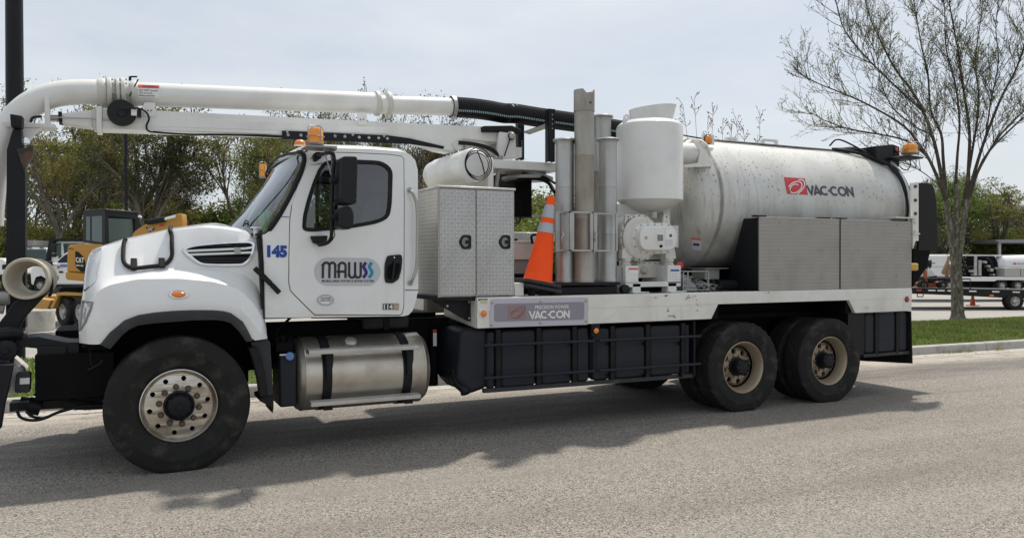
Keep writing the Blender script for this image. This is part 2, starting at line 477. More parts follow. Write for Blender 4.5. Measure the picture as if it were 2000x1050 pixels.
def obj(name, me, c, parent=None, bevel=0.0, seg=2):
    o = bpy.data.objects.new(name, me)
    COL.objects.link(o)
    if parent is not None:
        o.parent = parent
        o.location = Vector(c) - WLOC[parent.name]
    else:
        o.location = c
    WLOC[o.name] = Vector(c)
    if bevel:
        b = o.modifiers.new("bevel", "BEVEL"); b.width = bevel; b.segments = seg
        b.limit_method = "ANGLE"; b.angle_limit = R(40); b.harden_normals = False
    return o
def thing(name, label, cat, loc=(0, 0, 0), group=None):
    o = bpy.data.objects.new(name, None)
    COL.objects.link(o); o.location = loc; WLOC[o.name] = Vector(loc)
    o.empty_display_size = 0.3
    o["label"] = label; o["category"] = cat
    if group: o["group"] = group
    return o
def tag(o, label, cat, group=None):
    o["label"] = label; o["category"] = cat
    if group: o["group"] = group
    return o
def struct(o, kind="structure"):
    o["kind"] = kind; return o
def clone(o, loc=None, parent=None, rotz=None):
    c = o.copy(); COL.objects.link(c)
    if parent is not None: c.parent = parent
    if loc is not None: c.location = loc
    if rotz is not None: c.rotation_euler = (0, 0, rotz)
    for ch in list(o.children): clone(ch, None, c)
    return c
def bvh(*objs):
    vs, fs = [], []
    for o in objs:
        n = len(vs); off = WLOC[o.name]
        vs += [v.co + off for v in o.data.vertices]
        fs += [tuple(i + n for i in p.vertices) for p in o.data.polygons]
    return BVHTree.FromPolygons(vs, fs)
def hit(tree, px, py, off=0.003):
    d = ray(px, py).normalized()
    loc, nrm, i, dist = tree.ray_cast(CAM, d)
    if loc is None: return None
    if nrm.dot(d) > 0: nrm = -nrm
    return loc + nrm * off
def resample(pts, n, closed=False):
    P = [Vector(p) for p in pts]
    if closed: P = P + [P[0]]
    L = [0]
    for i in range(len(P) - 1): L.append(L[-1] + (P[i + 1] - P[i]).length)
    out = []
    for k in range(n):
        t = L[-1] * k / (n if closed else n - 1)
        i = 0
        while i < len(L) - 2 and L[i + 1] < t: i += 1
        q = (t - L[i]) / max(1e-9, L[i + 1] - L[i])
        out.append(P[i].lerp(P[i + 1], q))
    return out
def smooth_path(pts, n=6, closed=False):    # Catmull-Rom through the points
    P = [Vector(p) for p in pts]; N = len(P); out = []
    for i in range(N if closed else N - 1):
        p0 = P[i - 1] if (closed or i > 0) else P[0] * 2 - P[1]
        p1, p2 = P[i], P[(i + 1) % N]
        p3 = P[(i + 2) % N] if (closed or i + 2 < N) else P[-1] * 2 - P[-2]
        for k in range(n):
            t = k / n
            out.append(0.5 * ((2 * p1) + (p2 - p0) * t + (2 * p0 - 5 * p1 + 4 * p2 - p3) * t * t + (3 * p1 - p0 - 3 * p2 + p3) * t ** 3))
    if not closed: out.append(P[-1])
    return out
def roundpoly(pts, r, n=4):
    out = []; N = len(pts)
    rs = r if isinstance(r, (list, tuple)) else [r] * N
    for i in range(N):
        p, a, b = Vector(pts[i]), Vector(pts[i - 1]), Vector(pts[(i + 1) % N])
        if rs[i] <= 0: out.append(tuple(p)); continue
        da, db = (a - p), (b - p)
        q = min(rs[i], da.length * 0.48, db.length * 0.48)
        s, e = p + da.normalized() * q, p + db.normalized() * q
        for k in range(n + 1):
            t = k / n
            out.append(tuple(s * (1 - t) ** 2 + p * 2 * t * (1 - t) + e * t * t))
    return out
def offset_poly(pts, d):
    N = len(pts); A = sum(pts[i - 1][0] * pts[i][1] - pts[i][0] * pts[i - 1][1] for i in range(N))
    sg = 1 if A > 0 else -1; out = []
    for i in range(N):
        p = Vector(pts[i]); a = (p - Vector(pts[i - 1])); b = (Vector(pts[(i + 1) % N]) - p)
        if a.length < 1e-9 or b.length < 1e-9: out.append(tuple(p)); continue
        a.normalize(); b.normalize()
        n1, n2 = Vector((a.y, -a.x)) * sg, Vector((b.y, -b.x)) * sg
        m = n1 + n2
        m = m / max(0.3, m.length_squared / 2) if m.length > 1e-6 else n1
        out.append(tuple(p + m * d))
    return out

# ------------------------------------------------------------------ lettering
def ribbon(pts, w, n=None):                 # flat stroke of width w: list of quads (u,v)
    P = [Vector(p) for p in pts]; L, Rr = [], []
    for i, p in enumerate(P):
        t = P[min(i + 1, len(P) - 1)] - P[max(i - 1, 0)]; t.normalize()
        nn = Vector((-t.y, t.x))
        if 0 < i < len(P) - 1:
            a = (P[i] - P[i - 1]).normalized(); q = max(0.5, abs(Vector((-a.y, a.x)).dot(nn)))
        else: q = 1
        L.append(p + nn * w / 2 / q); Rr.append(p - nn * w / 2 / q)
    return [(L[i], L[i + 1], Rr[i + 1], Rr[i]) for i in range(len(P) - 1)]
def arc(cx, cy, rx, ry, a0, a1, n=14):
    return [(cx + rx * math.cos(R(a0 + (a1 - a0) * i / n)), cy + ry * math.sin(R(a0 + (a1 - a0) * i / n))) for i in range(n + 1)]
def dense(pts, step=0.15):
    out = [pts[0]]
    for a, b in zip(pts[:-1], pts[1:]):
        a, b = Vector(a), Vector(b); n = max(1, int((b - a).length / step))
        out += [tuple(a.lerp(b, i / n)) for i in range(1, n + 1)]
    return out
def strokes(glyphs, w):
    q = []
    for s in glyphs: q += ribbon(dense(s), w)
    return q
def put(mb, quads, fn):
    for q in quads:
        p = [fn(a[0], a[1]) for a in q]
        if any(x is None for x in p): continue
        mb.add(p, [tuple(range(len(p)))])
def quad_map(corners, tree, off=0.003):     # corners of the lettering in the photo: top-left, top-right, bottom-right, bottom-left; (u,v) in 0..1, v up
    tl, tr, br, bl = [Vector(c) for c in corners]
    def fn(u, v):
        p = (bl * (1 - u) + br * u) * (1 - v) + (tl * (1 - u) + tr * u) * v
        return hit(tree, p.x, p.y, off)
    return fn
_fonts = {}
def text_polys(s, thick=0.0):               # a line of the built-in font, scaled to 0..1 in both directions
    key = (s, thick)
    if key in _fonts: return _fonts[key]
    cu = bpy.data.curves.new("lettering", "FONT"); cu.body = s; cu.offset = thick; cu.resolution_u = 2
    o = bpy.data.objects.new("lettering", cu); COL.objects.link(o)
    dg = bpy.context.evaluated_depsgraph_get(); dg.update()
    me = bpy.data.meshes.new_from_object(o.evaluated_get(dg))
    co = [(v.co.x, v.co.y) for v in me.vertices]
    xs, ys = [c[0] for c in co], [c[1] for c in co]
    w, h = max(xs) - min(xs), max(ys) - min(ys)
    co = [((x - min(xs)) / w, (y - min(ys)) / h) for x, y in co]
    polys = [[co[i] for i in p.vertices] for p in me.polygons]
    bpy.data.objects.remove(o); bpy.data.curves.remove(cu); bpy.data.meshes.remove(me)
    _fonts[key] = polys
    return polys
def decal_text(name, s, corners, tree, mat, parent, off=0.003, thick=0.02):
    mb = MB(); put(mb, text_polys(s, thick), quad_map(corners, tree, off))
    if mb.f: return mb.build(name, mat, parent, smooth=False, recalc=False)
def decal_poly(name, pts, tree, mat, parent, off=0.002, cell=0.5):   # polygon of photo points laid on a surface
    mb = MB(); n = len(pts); cx, cy = sum(p[0] for p in pts) / n, sum(p[1] for p in pts) / n
    pp = []
    for i in range(n):                      # extra points along long edges
        a, b = pts[i], pts[(i + 1) % n]; m = max(1, int(math.hypot(b[0] - a[0], b[1] - a[1]) / 8))
        pp += [(a[0] + (b[0] - a[0]) * j / m, a[1] + (b[1] - a[1]) * j / m) for j in range(m)]
    rings = [[hit(tree, cx + (x - cx) * s, cy + (y - cy) * s, off) for x, y in pp] for s in (1, .8, .6, .4, .2, .03)]
    n = len(pp)
    for r0, r1 in zip(rings[:-1], rings[1:]):
        for i in range(n):
            q = (r0[i], r0[(i + 1) % n], r1[(i + 1) % n], r1[i])
            if all(x is not None for x in q): mb.add(q, [(0, 1, 2, 3)])
    if mb.f: return mb.build(name, mat, parent, smooth=False, recalc=False)
def decal_grid(name, corners, tree, mat, parent, off=0.002, nu=4, nv=4):
    fn = quad_map(corners, tree, off); mb = MB()
    g = [[fn(i / nu, j / nv) for i in range(nu + 1)] for j in range(nv + 1)]
    for j in range(nv):
        for i in range(nu):
            p = (g[j][i], g[j][i + 1], g[j + 1][i + 1], g[j + 1][i])
            if all(x is not None for x in p): mb.add(p, [(0, 1, 2, 3)])
    if mb.f: return mb.build(name, mat, parent, smooth=True, recalc=False)
# geometric sans letters on a unit-high grid (x advance in unit heights)
def word_vaccon():
    g = []; x = 0
    def sh(s, dx): return [(a + dx, b) for a, b in s]
    t = 0.11
    V = [[(0.06, 1.0), (0.42, 0.06), (0.78, 1.0)]]
    A = [[(0.05, 0.0), (0.42, 0.93), (0.79, 0.0)], [(0.20, 0.26), (0.64, 0.26)]]
    Cc = [arc(0.50, 0.5, 0.40, 0.40, 48, 312, 18)]
    O = [arc(0.50, 0.5, 0.40, 0.40, 0, 360, 24)]
    N = [[(0.1, 0.0), (0.1, 0.94), (0.70, 0.06), (0.70, 1.0)]]
    for L, adv in ((V, 0.72), (A, 0.78), (Cc, 0.90), ("dot", 0.22), (Cc, 0.90), (O, 1.0), (N, 0.8)):
        if L == "dot":
            g.append([(x + 0.02, 0.5), (x + 0.22, 0.5)])
        else:
            for s in L: g.append(sh(s, x))
        x += adv
    return g, x
# ================================================================== SETTING
KA = -0.0529
KX, KY = Vector((math.cos(KA), math.sin(KA), 0)), Vector((-math.sin(KA), math.cos(KA), 0))
def kf(s, t, z=0.0):                        # along the kerb, away from the road behind the kerb face
    return Vector((0, 3.55, 0)) + KX * s + KY * t + Vector((0, 0, z))

k = Mat("asphalt", (0.225, 0.202, 0.172), 0.88, 0, 0.25)        # worn pale asphalt, exposed aggregate
st = k.voro(150.0, True, out="Color")
k.tint(st.step(0.0, 1.0) * 0.75, (0.315, 0.292, 0.26))
k.tint(k.voro(82.0, True, out="Color").step(0.66, 0.85) * 0.9, (0.058, 0.056, 0.054))
k.tint(k.voro(125.0, True, out="Color").step(0.72, 0.92) * 0.9, (0.54, 0.50, 0.45))
k.tint(k.noise(220.0, 2, 0.6, (1, 1, 1), True).step(0.52, 0.68) * 0.5, (0.075, 0.072, 0.07))
k.tint(k.noise(0.55, 6, 0.6, (0.35, 1.8, 1), True).step(0.42, 0.68) * 0.42, (0.145, 0.130, 0.112))
k.tint(k.noise(0.35, 5, 0.6, (0.3, 1.5, 1), True).step(0.50, 0.72) * 0.40, (0.31, 0.285, 0.25))
k.tint(k.noise(2.3, 5, 0.6, (1, 1, 1), True).step(0.70, 0.76) * 0.5, (0.08, 0.076, 0.072))
k.tint(k.noise(1.7, 6, 0.65, (1, 1, 1), True).step(0.5, 0.75) * 0.25, (0.30, 0.275, 0.24))
px_, py_, pz_ = k.xyz(True)
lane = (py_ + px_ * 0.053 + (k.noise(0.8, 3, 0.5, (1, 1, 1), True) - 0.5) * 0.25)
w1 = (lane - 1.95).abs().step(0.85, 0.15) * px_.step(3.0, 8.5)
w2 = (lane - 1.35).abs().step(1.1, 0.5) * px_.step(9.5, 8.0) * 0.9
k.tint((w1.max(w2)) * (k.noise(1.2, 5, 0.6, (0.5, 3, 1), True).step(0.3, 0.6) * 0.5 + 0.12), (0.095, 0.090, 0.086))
sandy = lane.step(2.35, 2.95) * k.noise(3.0, 5, 0.6, (0.6, 2, 1), True).step(0.32, 0.55)
k.tint(sandy * 0.75, (0.46, 0.42, 0.35))
k.bump(k.voro(150.0, True) + k.noise(220.0, 2, 0.6, (1, 1, 1), True) * 0.8, 0.75, 0.006)
k.tint((k.noise(1.1, 6, 0.65, (0.25, 3.0, 1), True)).step(0.58, 0.70) * 0.30, (0.12, 0.112, 0.102))
k.tint((lane + 3.1).abs().step(0.5, 0.15) * 0.22, (0.30, 0.285, 0.26))
k.tint((lane + 1.2).abs().step(0.45, 0.10) * 0.18, (0.29, 0.275, 0.25))
M["asphalt"] = k.m
k = Mat("lot_concrete", (0.33, 0.315, 0.29), 0.9, 0, 0.3)
k.tint(k.noise(0.25, 6, 0.6, (1, 2.5, 1), True).step(0.42, 0.68) * 0.5, (0.26, 0.25, 0.235))
k.tint(k.noise(22.0, 3, 0.6, (1, 1, 1), True).step(0.45, 0.7) * 0.35, (0.27, 0.26, 0.25))
k.tint(k.noise(0.5, 5, 0.6, (0.3, 4, 1), True).step(0.60, 0.70) * 0.5, (0.16, 0.155, 0.15))
M["lot_concrete"] = k.m
k = Mat("turf", (0.075, 0.12, 0.025), 0.95, 0, 0.2)
k.tint(k.noise(1.3, 6, 0.6, (1, 1, 1), True).step(0.40, 0.7) * 0.6, (0.10, 0.115, 0.04))
k.tint(k.noise(30.0, 4, 0.6, (1, 1, 1), True).step(0.45, 0.65) * 0.6, (0.035, 0.065, 0.012))
k.tint(k.noise(6.0, 5, 0.6, (1, 1, 1), True).step(0.66, 0.75) * 0.6, (0.16, 0.12, 0.07))
k.bump(k.noise(40.0, 4, 0.6, (1, 1, 1), True), 0.8, 0.03)
M["turf"] = k.m
k = Mat("field", (0.07, 0.085, 0.03), 0.95, 0, 0.2)
k.tint(k.noise(0.08, 6, 0.6, (1, 1, 1), True).step(0.4, 0.7) * 0.7, (0.05, 0.05, 0.03))
M["field"] = k.m
k = Mat("grass_blade", (0.23, 0.29, 0.065), 0.7, 0, 0.2)
k.tint(k.noise(0.9, 5, 0.6, (1, 1, 1), True).step(0.40, 0.65) * 0.8, (0.26, 0.265, 0.095))
k.tint(k.noise(5.0, 4, 0.6, (1, 1, 1), True).step(0.5, 0.65) * 0.5, (0.13, 0.20, 0.04))
M["grass_blade"] = k.m

def sheet(name, corners, mat, z=0.0):
    mb = MB(); mb.add([Vector((c[0], c[1], z)) for c in corners], [tuple(range(len(corners)))])
    return struct(mb.build(name, mat, recalc=False, origin=(0, 0, 0)))
sheet("ground", [(-900, -300), (1400, -300), (1400, 1600), (-900, 1600)], "field", -0.06)
KC = [kf(-70, 0), kf(130, 0)]
sheet("road", [(-75, -30), (140, -30), KC[1], KC[0]], "asphalt", 0.0)
sheet("parking_lot", [kf(-70, 4.3), kf(130, 4.3), kf(130, 62), kf(-70, 40)], "lot_concrete", 0.0)
# verge: a low bank of turf behind the kerb
rng = random.Random(3)
def bank(t):
    return 0.13 + 0.16 * math.sin(PI * min(1, max(0, (t - 0.15) / 4.15))) * (1 if t < 4.3 else 0)
rows = []
for j in range(15):
    t = 0.15 + 4.15 * j / 14
    rows.append([kf(-70 + 200 * i / 160, t, bank(t) + (rng.uniform(-.012, .012) if 0 < j < 14 else 0) - (0.14 if j == 14 else 0)) for i in range(161)])
mb = MB(); mb.grid(rows)
struct(mb.build("grass_verge", "turf", origin=(0, 0, 0)))
# kerb stones, laid end to end
kerb = struct(MB().prismx([(-0.002, -0.05), (0.19, -0.05), (0.19, 0.10), (-0.002, 0.10)], -70, -69.9).build("kerb", "concrete_kerb", origin=(0, 3.55, 0)))
kerb.rotation_euler = (0, 0, KA)
mb = MB(); mb.prismx(roundpoly([(0.0, -0.05), (0.17, -0.05), (0.17, 0.155), (0.03, 0.155)], [0, 0, .01, .045], 4), 0.006, 2.994)
ks = mb.build("kerb_stone", "concrete_kerb", origin=(0, 0, 0))
ks.parent = kerb; ks.location = (-9, 0, 0)
for i in range(1, 20):
    c = clone(ks, (-9 + 3 * i, rng.uniform(-.006, .006), rng.uniform(-.004, .004)))
# gutter pan: narrow concrete strip at the kerb foot
sheet("gutter", [kf(-70, -0.34), kf(130, -0.34), kf(130, 0.02), kf(-70, 0.02)], "concrete_kerb", 0.004)

# grass blades where the verge is seen
def blades(name, s0, s1, t0, t1, n, h, seed):
    rg = np.random.default_rng(seed)
    S = rg.uniform(s0, s1, n); T = rg.uniform(t0, t1, n)
    H = h * rg.uniform(0.5, 1.3, n) * (0.75 + 0.5 * np.sin(S * 1.7 + T * 2.3) ** 2); A = rg.uniform(0, 2 * PI, n); L = rg.uniform(0.0, 0.7, n)
    vs = np.zeros((n, 3, 3))
    bx = 3.55 * 0
    zz = 0.13 + 0.16 * np.sin(PI * np.clip((T - 0.15) / 4.15, 0, 1)) - 0.01
    X = KX.x * S + KY.x * T; Y = 3.55 + KX.y * S + KY.y * T
    w = 0.007 + 0.006 * rg.random(n)
    vs[:, 0] = np.stack([X - np.cos(A) * w, Y - np.sin(A) * w, zz], 1)
    vs[:, 1] = np.stack([X + np.cos(A) * w, Y + np.sin(A) * w, zz], 1)
    vs[:, 2] = np.stack([X + np.cos(A + 1.3) * L * H, Y + np.sin(A + 1.3) * L * H, zz + H], 1)
    me = bpy.data.meshes.new(name)
    me.from_pydata(vs.reshape(-1, 3).tolist(), [], np.arange(n * 3).reshape(n, 3).tolist())
    me.materials.append(M["grass_blade"])
    return struct(obj(name, me, (0, 0, 0)), "stuff")
g1 = blades("grass", 11.0, 27.0, 0.16, 4.2, 90000, 0.060, 1)
g2 = blades("grass", -5.0, 4.0, 0.16, 4.2, 26000, 0.060, 2)
# dry litter and small tufts at the kerb foot
mb = MB(); rg = random.Random(8)
for i in range(420):
    s = rg.choice([rg.uniform(-2.5, 5.0), rg.uniform(12.5, 17.0)]); t = -abs(rg.gauss(0, 0.16)) - 0.01
    p = kf(s, t, 0.006); a = rg.uniform(0, PI); L = rg.uniform(.008, .035)
    d = Vector((math.cos(a), math.sin(a), rg.uniform(0, .4))) * L; q = Vector((-math.sin(a), math.cos(a), 0)) * L * rg.uniform(.2, .5)
    mb.add([p - d - q, p + d - q, p + d + q, p - d + q], [(0, 1, 2, 3)])
struct(mb.build("leaf_litter", "old_wood", origin=(0, 0, 0)), "stuff")
mb = MB()
for s0 in (13.9, 14.15, 14.4, 15.3, 0.4, 0.9):
    for i in range(26):
        p = kf(s0 + rg.gauss(0, .09), -0.02 - abs(rg.gauss(0, .05)), 0.0); a = rg.uniform(0, 2 * PI); h = rg.uniform(.03, .11)
        e = Vector((math.cos(a), math.sin(a), 0)); q = Vector((-e.y, e.x, 0)) * .006
        mb.add([p - q, p + q, p + e * h * .6 + Vector((0, 0, h))], [(0, 1, 2)])
struct(mb.build("weed_tufts", "grass_blade", origin=(0, 0, 0)), "stuff")
# a few short cracks in the asphalt
mb = MB(); rg = random.Random(4)
for (sx, sy, ex, ey) in ((465, 948, 492, 990),):
    a, b = un(sx, sy, Z=0), un(ex, ey, Z=0)
    pts = [a.lerp(b, i / 14) + Vector((rg.uniform(-.012, .012), rg.uniform(-.012, .012), 0.004)) for i in range(15)]
    for p, q in zip(pts[:-1], pts[1:]):
        n = (q - p).cross(Vector((0, 0, 1))).normalized() * rg.uniform(.0008, .0018)
        mb.add([p - n, q - n, q + n, p + n], [(0, 1, 2, 3)])
simple("crack_black", (0.03, 0.029, 0.028), 0.95)
struct(mb.build("road_crack", "crack_black", origin=(0, 0, 0)))
# ================================================================== THE TRUCK
W = 2.44
TR = thing("vacuum_truck", "big white sewer vacuum truck with boom pipe and long white tank parked along the kerb", "truck", (4.5, 1.22, 0))
def T(mb, name, mat, parent=None, **kw):
    return mb.build(name, mat, parent if parent is not None else TR, **kw)
def far(y): return W - y

# ---------------------------------------------------------------- wheels (built at the origin, outer face towards -Y)
def ringpts(r, n, ph=0.0): return [(r * math.cos(2 * PI * i / n + ph), r * math.sin(2 * PI * i / n + ph)) for i in range(n)]
def tyre_mb(Ro, Wd, Ri=0.292, lug=False, load=0.0, seg=108):
    h = Wd / 2
    prof = [(Ri, -h * 0.72), (Ri + 0.02, -h * 0.80), (Ri + 0.035, -h * .87), (Ri + 0.038, -h * .885), (Ri + 0.046, -h * .885), (Ri + 0.049, -h * .89), (Ri + (Ro - Ri) * 0.35, -h * 0.97), (Ri + (Ro - Ri) * 0.50, -h * .995), (Ri + (Ro - Ri) * 0.52, -h * 1.012), (Ri + (Ro - Ri) * 0.57, -h * 1.012), (Ri + (Ro - Ri) * 0.59, -h), (Ro - 0.055, -h * 0.97), (Ro - 0.028, -h * 0.93), (Ro - 0.008, -h * 0.86)]
    g = [-0.80, -0.50, -0.44, -0.16, -0.10, 0.10, 0.16, 0.44, 0.50, 0.80]
    d = [Ro - 0.003, Ro, Ro - 0.013, Ro - 0.013 if False else Ro, Ro, Ro - 0.013, Ro]
    tread = []
    for i, q in enumerate(g):
        tread.append((Ro, q * h))
        if q in (-0.50, -0.16, 0.10, 0.44): tread.append((Ro - 0.014, (q + 0.005) * h))
        if q in (-0.44, -0.10, 0.16, 0.50): tread.insert(-1, (Ro - 0.014, (q - 0.005) * h))
    prof = prof + tread + [(r, -y) for r, y in reversed(prof)]
    mb = MB(); mb.lathe(prof, (0, 0, 0), (0, 1, 0), seg, False, False)
    n = len(prof); v = []
    for i in range(n):
        for j in range(seg):
            x, y, z = mb.v[i * seg + j]
            r = math.hypot(x, z)
            if lug and abs(y) > h * 0.46 and r > Ro - 0.06 and (j % 3) == 0:
                f = (r - 0.011) / r; x *= f; z *= f
            elif (not lug) and abs(y) > h * 0.83 and r > Ro - 0.03 and j % 3 == 0:
                x *= 0.994; z *= 0.994
            if load and z < -(Ro - load):
                k2 = -(Ro - load) - z; z = -(Ro - load); y *= 1 + k2 * 0.9
            elif load and z < -(Ro * 0.72):
                y *= 1 + 0.10 * ((-z - Ro * .72) / (Ro * .28)) ** 2 * (0.6 if r < Ro - .02 else 0.2)
            v.append((x, y, z))
    mb.v = v
    return mb
def rim_rings(mb, prof, seg=48): return mb.lathe(prof, (0, 0, 0), (0, 1, 0), seg, False, False)
def wheel(name, pos, parent, Ro, Wd, front, far_side=False, load=0.018, lug=False, inner=False, seg=96):
    """rim mesh with tyre, hub, nuts as sub-parts"""
    z0 = Ro - load
    mb = MB(); h = Wd / 2
    if front:
        y0 = -h * 0.84                      # flange plane
        rim_rings(mb, [(0.298, y0 + .012), (0.300, y0), (0.292, y0 - .004), (0.284, y0 + 0.004), (0.272, y0 + 0.022), (0.262, y0 + 0.034)])
        dish = MB()
        holes = [[(0.224 * math.cos(a) + x, 0.224 * math.sin(a) + z) for x, z in ringpts(0.0205, 10)] for a in [2 * PI * i / 10 + 0.15 for i in range(10)]]
        dish.plate(ringpts(0.262, 60), holes + [ringpts(0.10, 24)], lambda x, z: y0 + 0.034 - 0.016 * max(0, min(1, (0.262 - math.hypot(x, z)) / 0.06)), lambda x, z: y0 + 0.06)
        mb.add(dish.v, dish.f)
        rim_rings(mb, [(0.270, y0 + 0.05), (0.270, h * 0.7)])
    else:
        y0 = -h * 0.80
        rim_rings(mb, [(0.297, y0 + .014), (0.299, y0), (0.291, y0 - .004), (0.283, y0 + .006), (0.268, y0 + .030), (0.262, y0 + .055), (0.250, y0 + .075), (0.246, y0 + .10), (0.244, y0 + 0.150)])
        if not inner:
            dish = MB()
            holes = [[(0.180 * math.cos(a) + x, 0.180 * math.sin(a) + z) for x, z in ringpts(0.035, 12)] for a in [2 * PI * i / 8 + 0.2 for i in range(8)]]
            dish.plate(ringpts(0.244, 48), holes + [ringpts(0.11, 24)], lambda x, z: y0 + 0.150 - 0.02 * max(0, min(1, (0.244 - math.hypot(x, z)) / 0.05)), lambda x, z: y0 + 0.17)
            mb.add(dish.v, dish.f)
        rim_rings(mb, [(0.2441, y0 + 0.152), (0.268, y0 + 0.2), (0.268, h * 0.7)])
    o = mb.build(name, "alloy_rim" if front else "steel_rim", parent, sharp=28, origin=(0, 0, 0))
    WLOC[o.name] = Vector((0, 0, 0))
    def sub(m, nm, mat, **kw): return m.build(nm, mat, o, origin=(0, 0, 0), **kw)
    sub(tyre_mb(Ro, Wd, lug=lug, load=load, seg=seg), "tyre", "tyre_rubber", sharp=40)
    b = MB(); b.lathe([(0.262, 0.0), (0.0001, 0.0)], (0, y0 + (0.085 if front else 0.20), 0), (0, 1, 0), 32, False, False)
    sub(b, "brake_drum", "chassis_black")
    if front:
        b = MB(); b.lathe([(0.122, y0 + .022), (0.122, y0 + .006), (0.108, y0), (0.098, y0 + .004), (0.094, y0 - .03), (0.082, y0 - .05), (0.06, y0 - .056), (0.03, y0 - .058), (0.028, y0 - .068), (0.0001, y0 - .068)], (0, 0, 0), (0, 1, 0), 32, False, False)
        sub(b, "hub_cap", "black_steel")
        for i in range(10):
            a = 2 * PI * i / 10 + 0.15 + PI / 10
            b = MB(); b.lathe([(0.025, y0 + .022), (0.025, y0 + .006), (0.018, y0 - .002), (0.017, y0 - .030), (0.010, y0 - .034), (0.0001, y0 - .034)], (0.154 * math.cos(a), 0, 0.154 * math.sin(a)), (0, 1, 0), 10, False, False)
            sub(b, "lug_nut", "rusty_bolt")
    elif not inner:
        b = MB(); b.lathe([(0.112, y0 + .155), (0.112, y0 + .115), (0.092, y0 + .110), (0.086, y0 + .03), (0.094, y0 + .026), (0.094, y0 + .012), (0.085, y0 + .004), (0.05, y0), (0.0001, y0)], (0, 0, 0), (0, 1, 0), 28, False, False)
        sub(b, "axle_hub", "black_steel")
        for i in range(10):
            a = 2 * PI * i / 10
            b = MB(); b.lathe([(0.014, y0 + .140), (0.013, y0 + .12), (0.008, y0 + .112), (0.0001, y0 + .112)], (0.128 * math.cos(a), 0, 0.128 * math.sin(a)), (0, 1, 0), 8, False, False)
            sub(b, "lug_nut", "steel_rim")
        for i in range(8):
            a = 2 * PI * i / 8 + .3
            b = MB(); b.lathe([(0.010, y0 + .01), (0.010, y0 - .006), (0.0001, y0 - .006)], (0.078 * math.cos(a), 0, 0.078 * math.sin(a)), (0, 1, 0), 6, False, False)
            sub(b, "hub_bolt", "chassis_black")
    p = Vector((pos[0], pos[1], z0))
    WLOC[o.name] = p; o.location = p - WLOC[parent.name]
    if far_side: o.rotation_euler = (0, 0, PI)
    else: o.rotation_euler = (0, pos[2] if len(pos) > 2 else 0, 0)
    return o
XF, XR1, XR2 = 0.383, 6.396, 7.766
FWD = 0.42
wheel("wheel", (XF, 0.02 + FWD / 2 * 0.84, 0.0), TR, 0.562, FWD, True, load=0.02)
wheel("wheel", (XF, W - 0.15, 0.0), TR, 0.562, FWD, True, True, load=0.02, seg=48)
for X in (XR1, XR2):
    RW = 0.285
    wheel("wheel", (X, 0.02 + RW / 2 * .80, 0.0), TR, 0.522, RW, False, load=0.02, lug=(X == XR1))
    wheel("wheel", (X, 0.02 + RW / 2 * .80 + 0.335, 0.0), TR, 0.522, RW, False, load=0.02, inner=True, seg=64)
    wheel("wheel", (X, W - 0.115, 0.0), TR, 0.522, RW, False, True, load=0.02, seg=48)
    wheel("wheel", (X, W - 0.45, 0.0), TR, 0.522, RW, False, True, load=0.02, inner=True, seg=48)
mb = MB()
for X in (XR1, XR2): mb.tube([(X, .35, .50), (X, 2.1, .50)], .09, 12); mb.lathe([(.0001, -.2), (.17, -.12), (.19, 0), (.17, .12), (.0001, .2)], (X, 1.22, .5), (1, 0, 0), 16)
T(mb, "rear_axles", "chassis_black")
mb = MB()
for y in (.78, 1.60): mb.box(-.4, 9.15, y, y + .09, .70, 1.0)
mb.box(-.15, 1.0, .55, 1.9, .62, 1.35); mb.tube([(XF, .3, .5), (XF, 2.1, .5)], .06, 10)
mb.box(1.0, 3.0, .62, .80, .75, 1.15); mb.box(3.05, 9.15, .5, 1.95, 1.02, 1.09)
mb.box(2.2, 2.9, .75, 1.7, .45, 1.2)
T(mb, "chassis_frame", "chassis_black", bevel=.01)

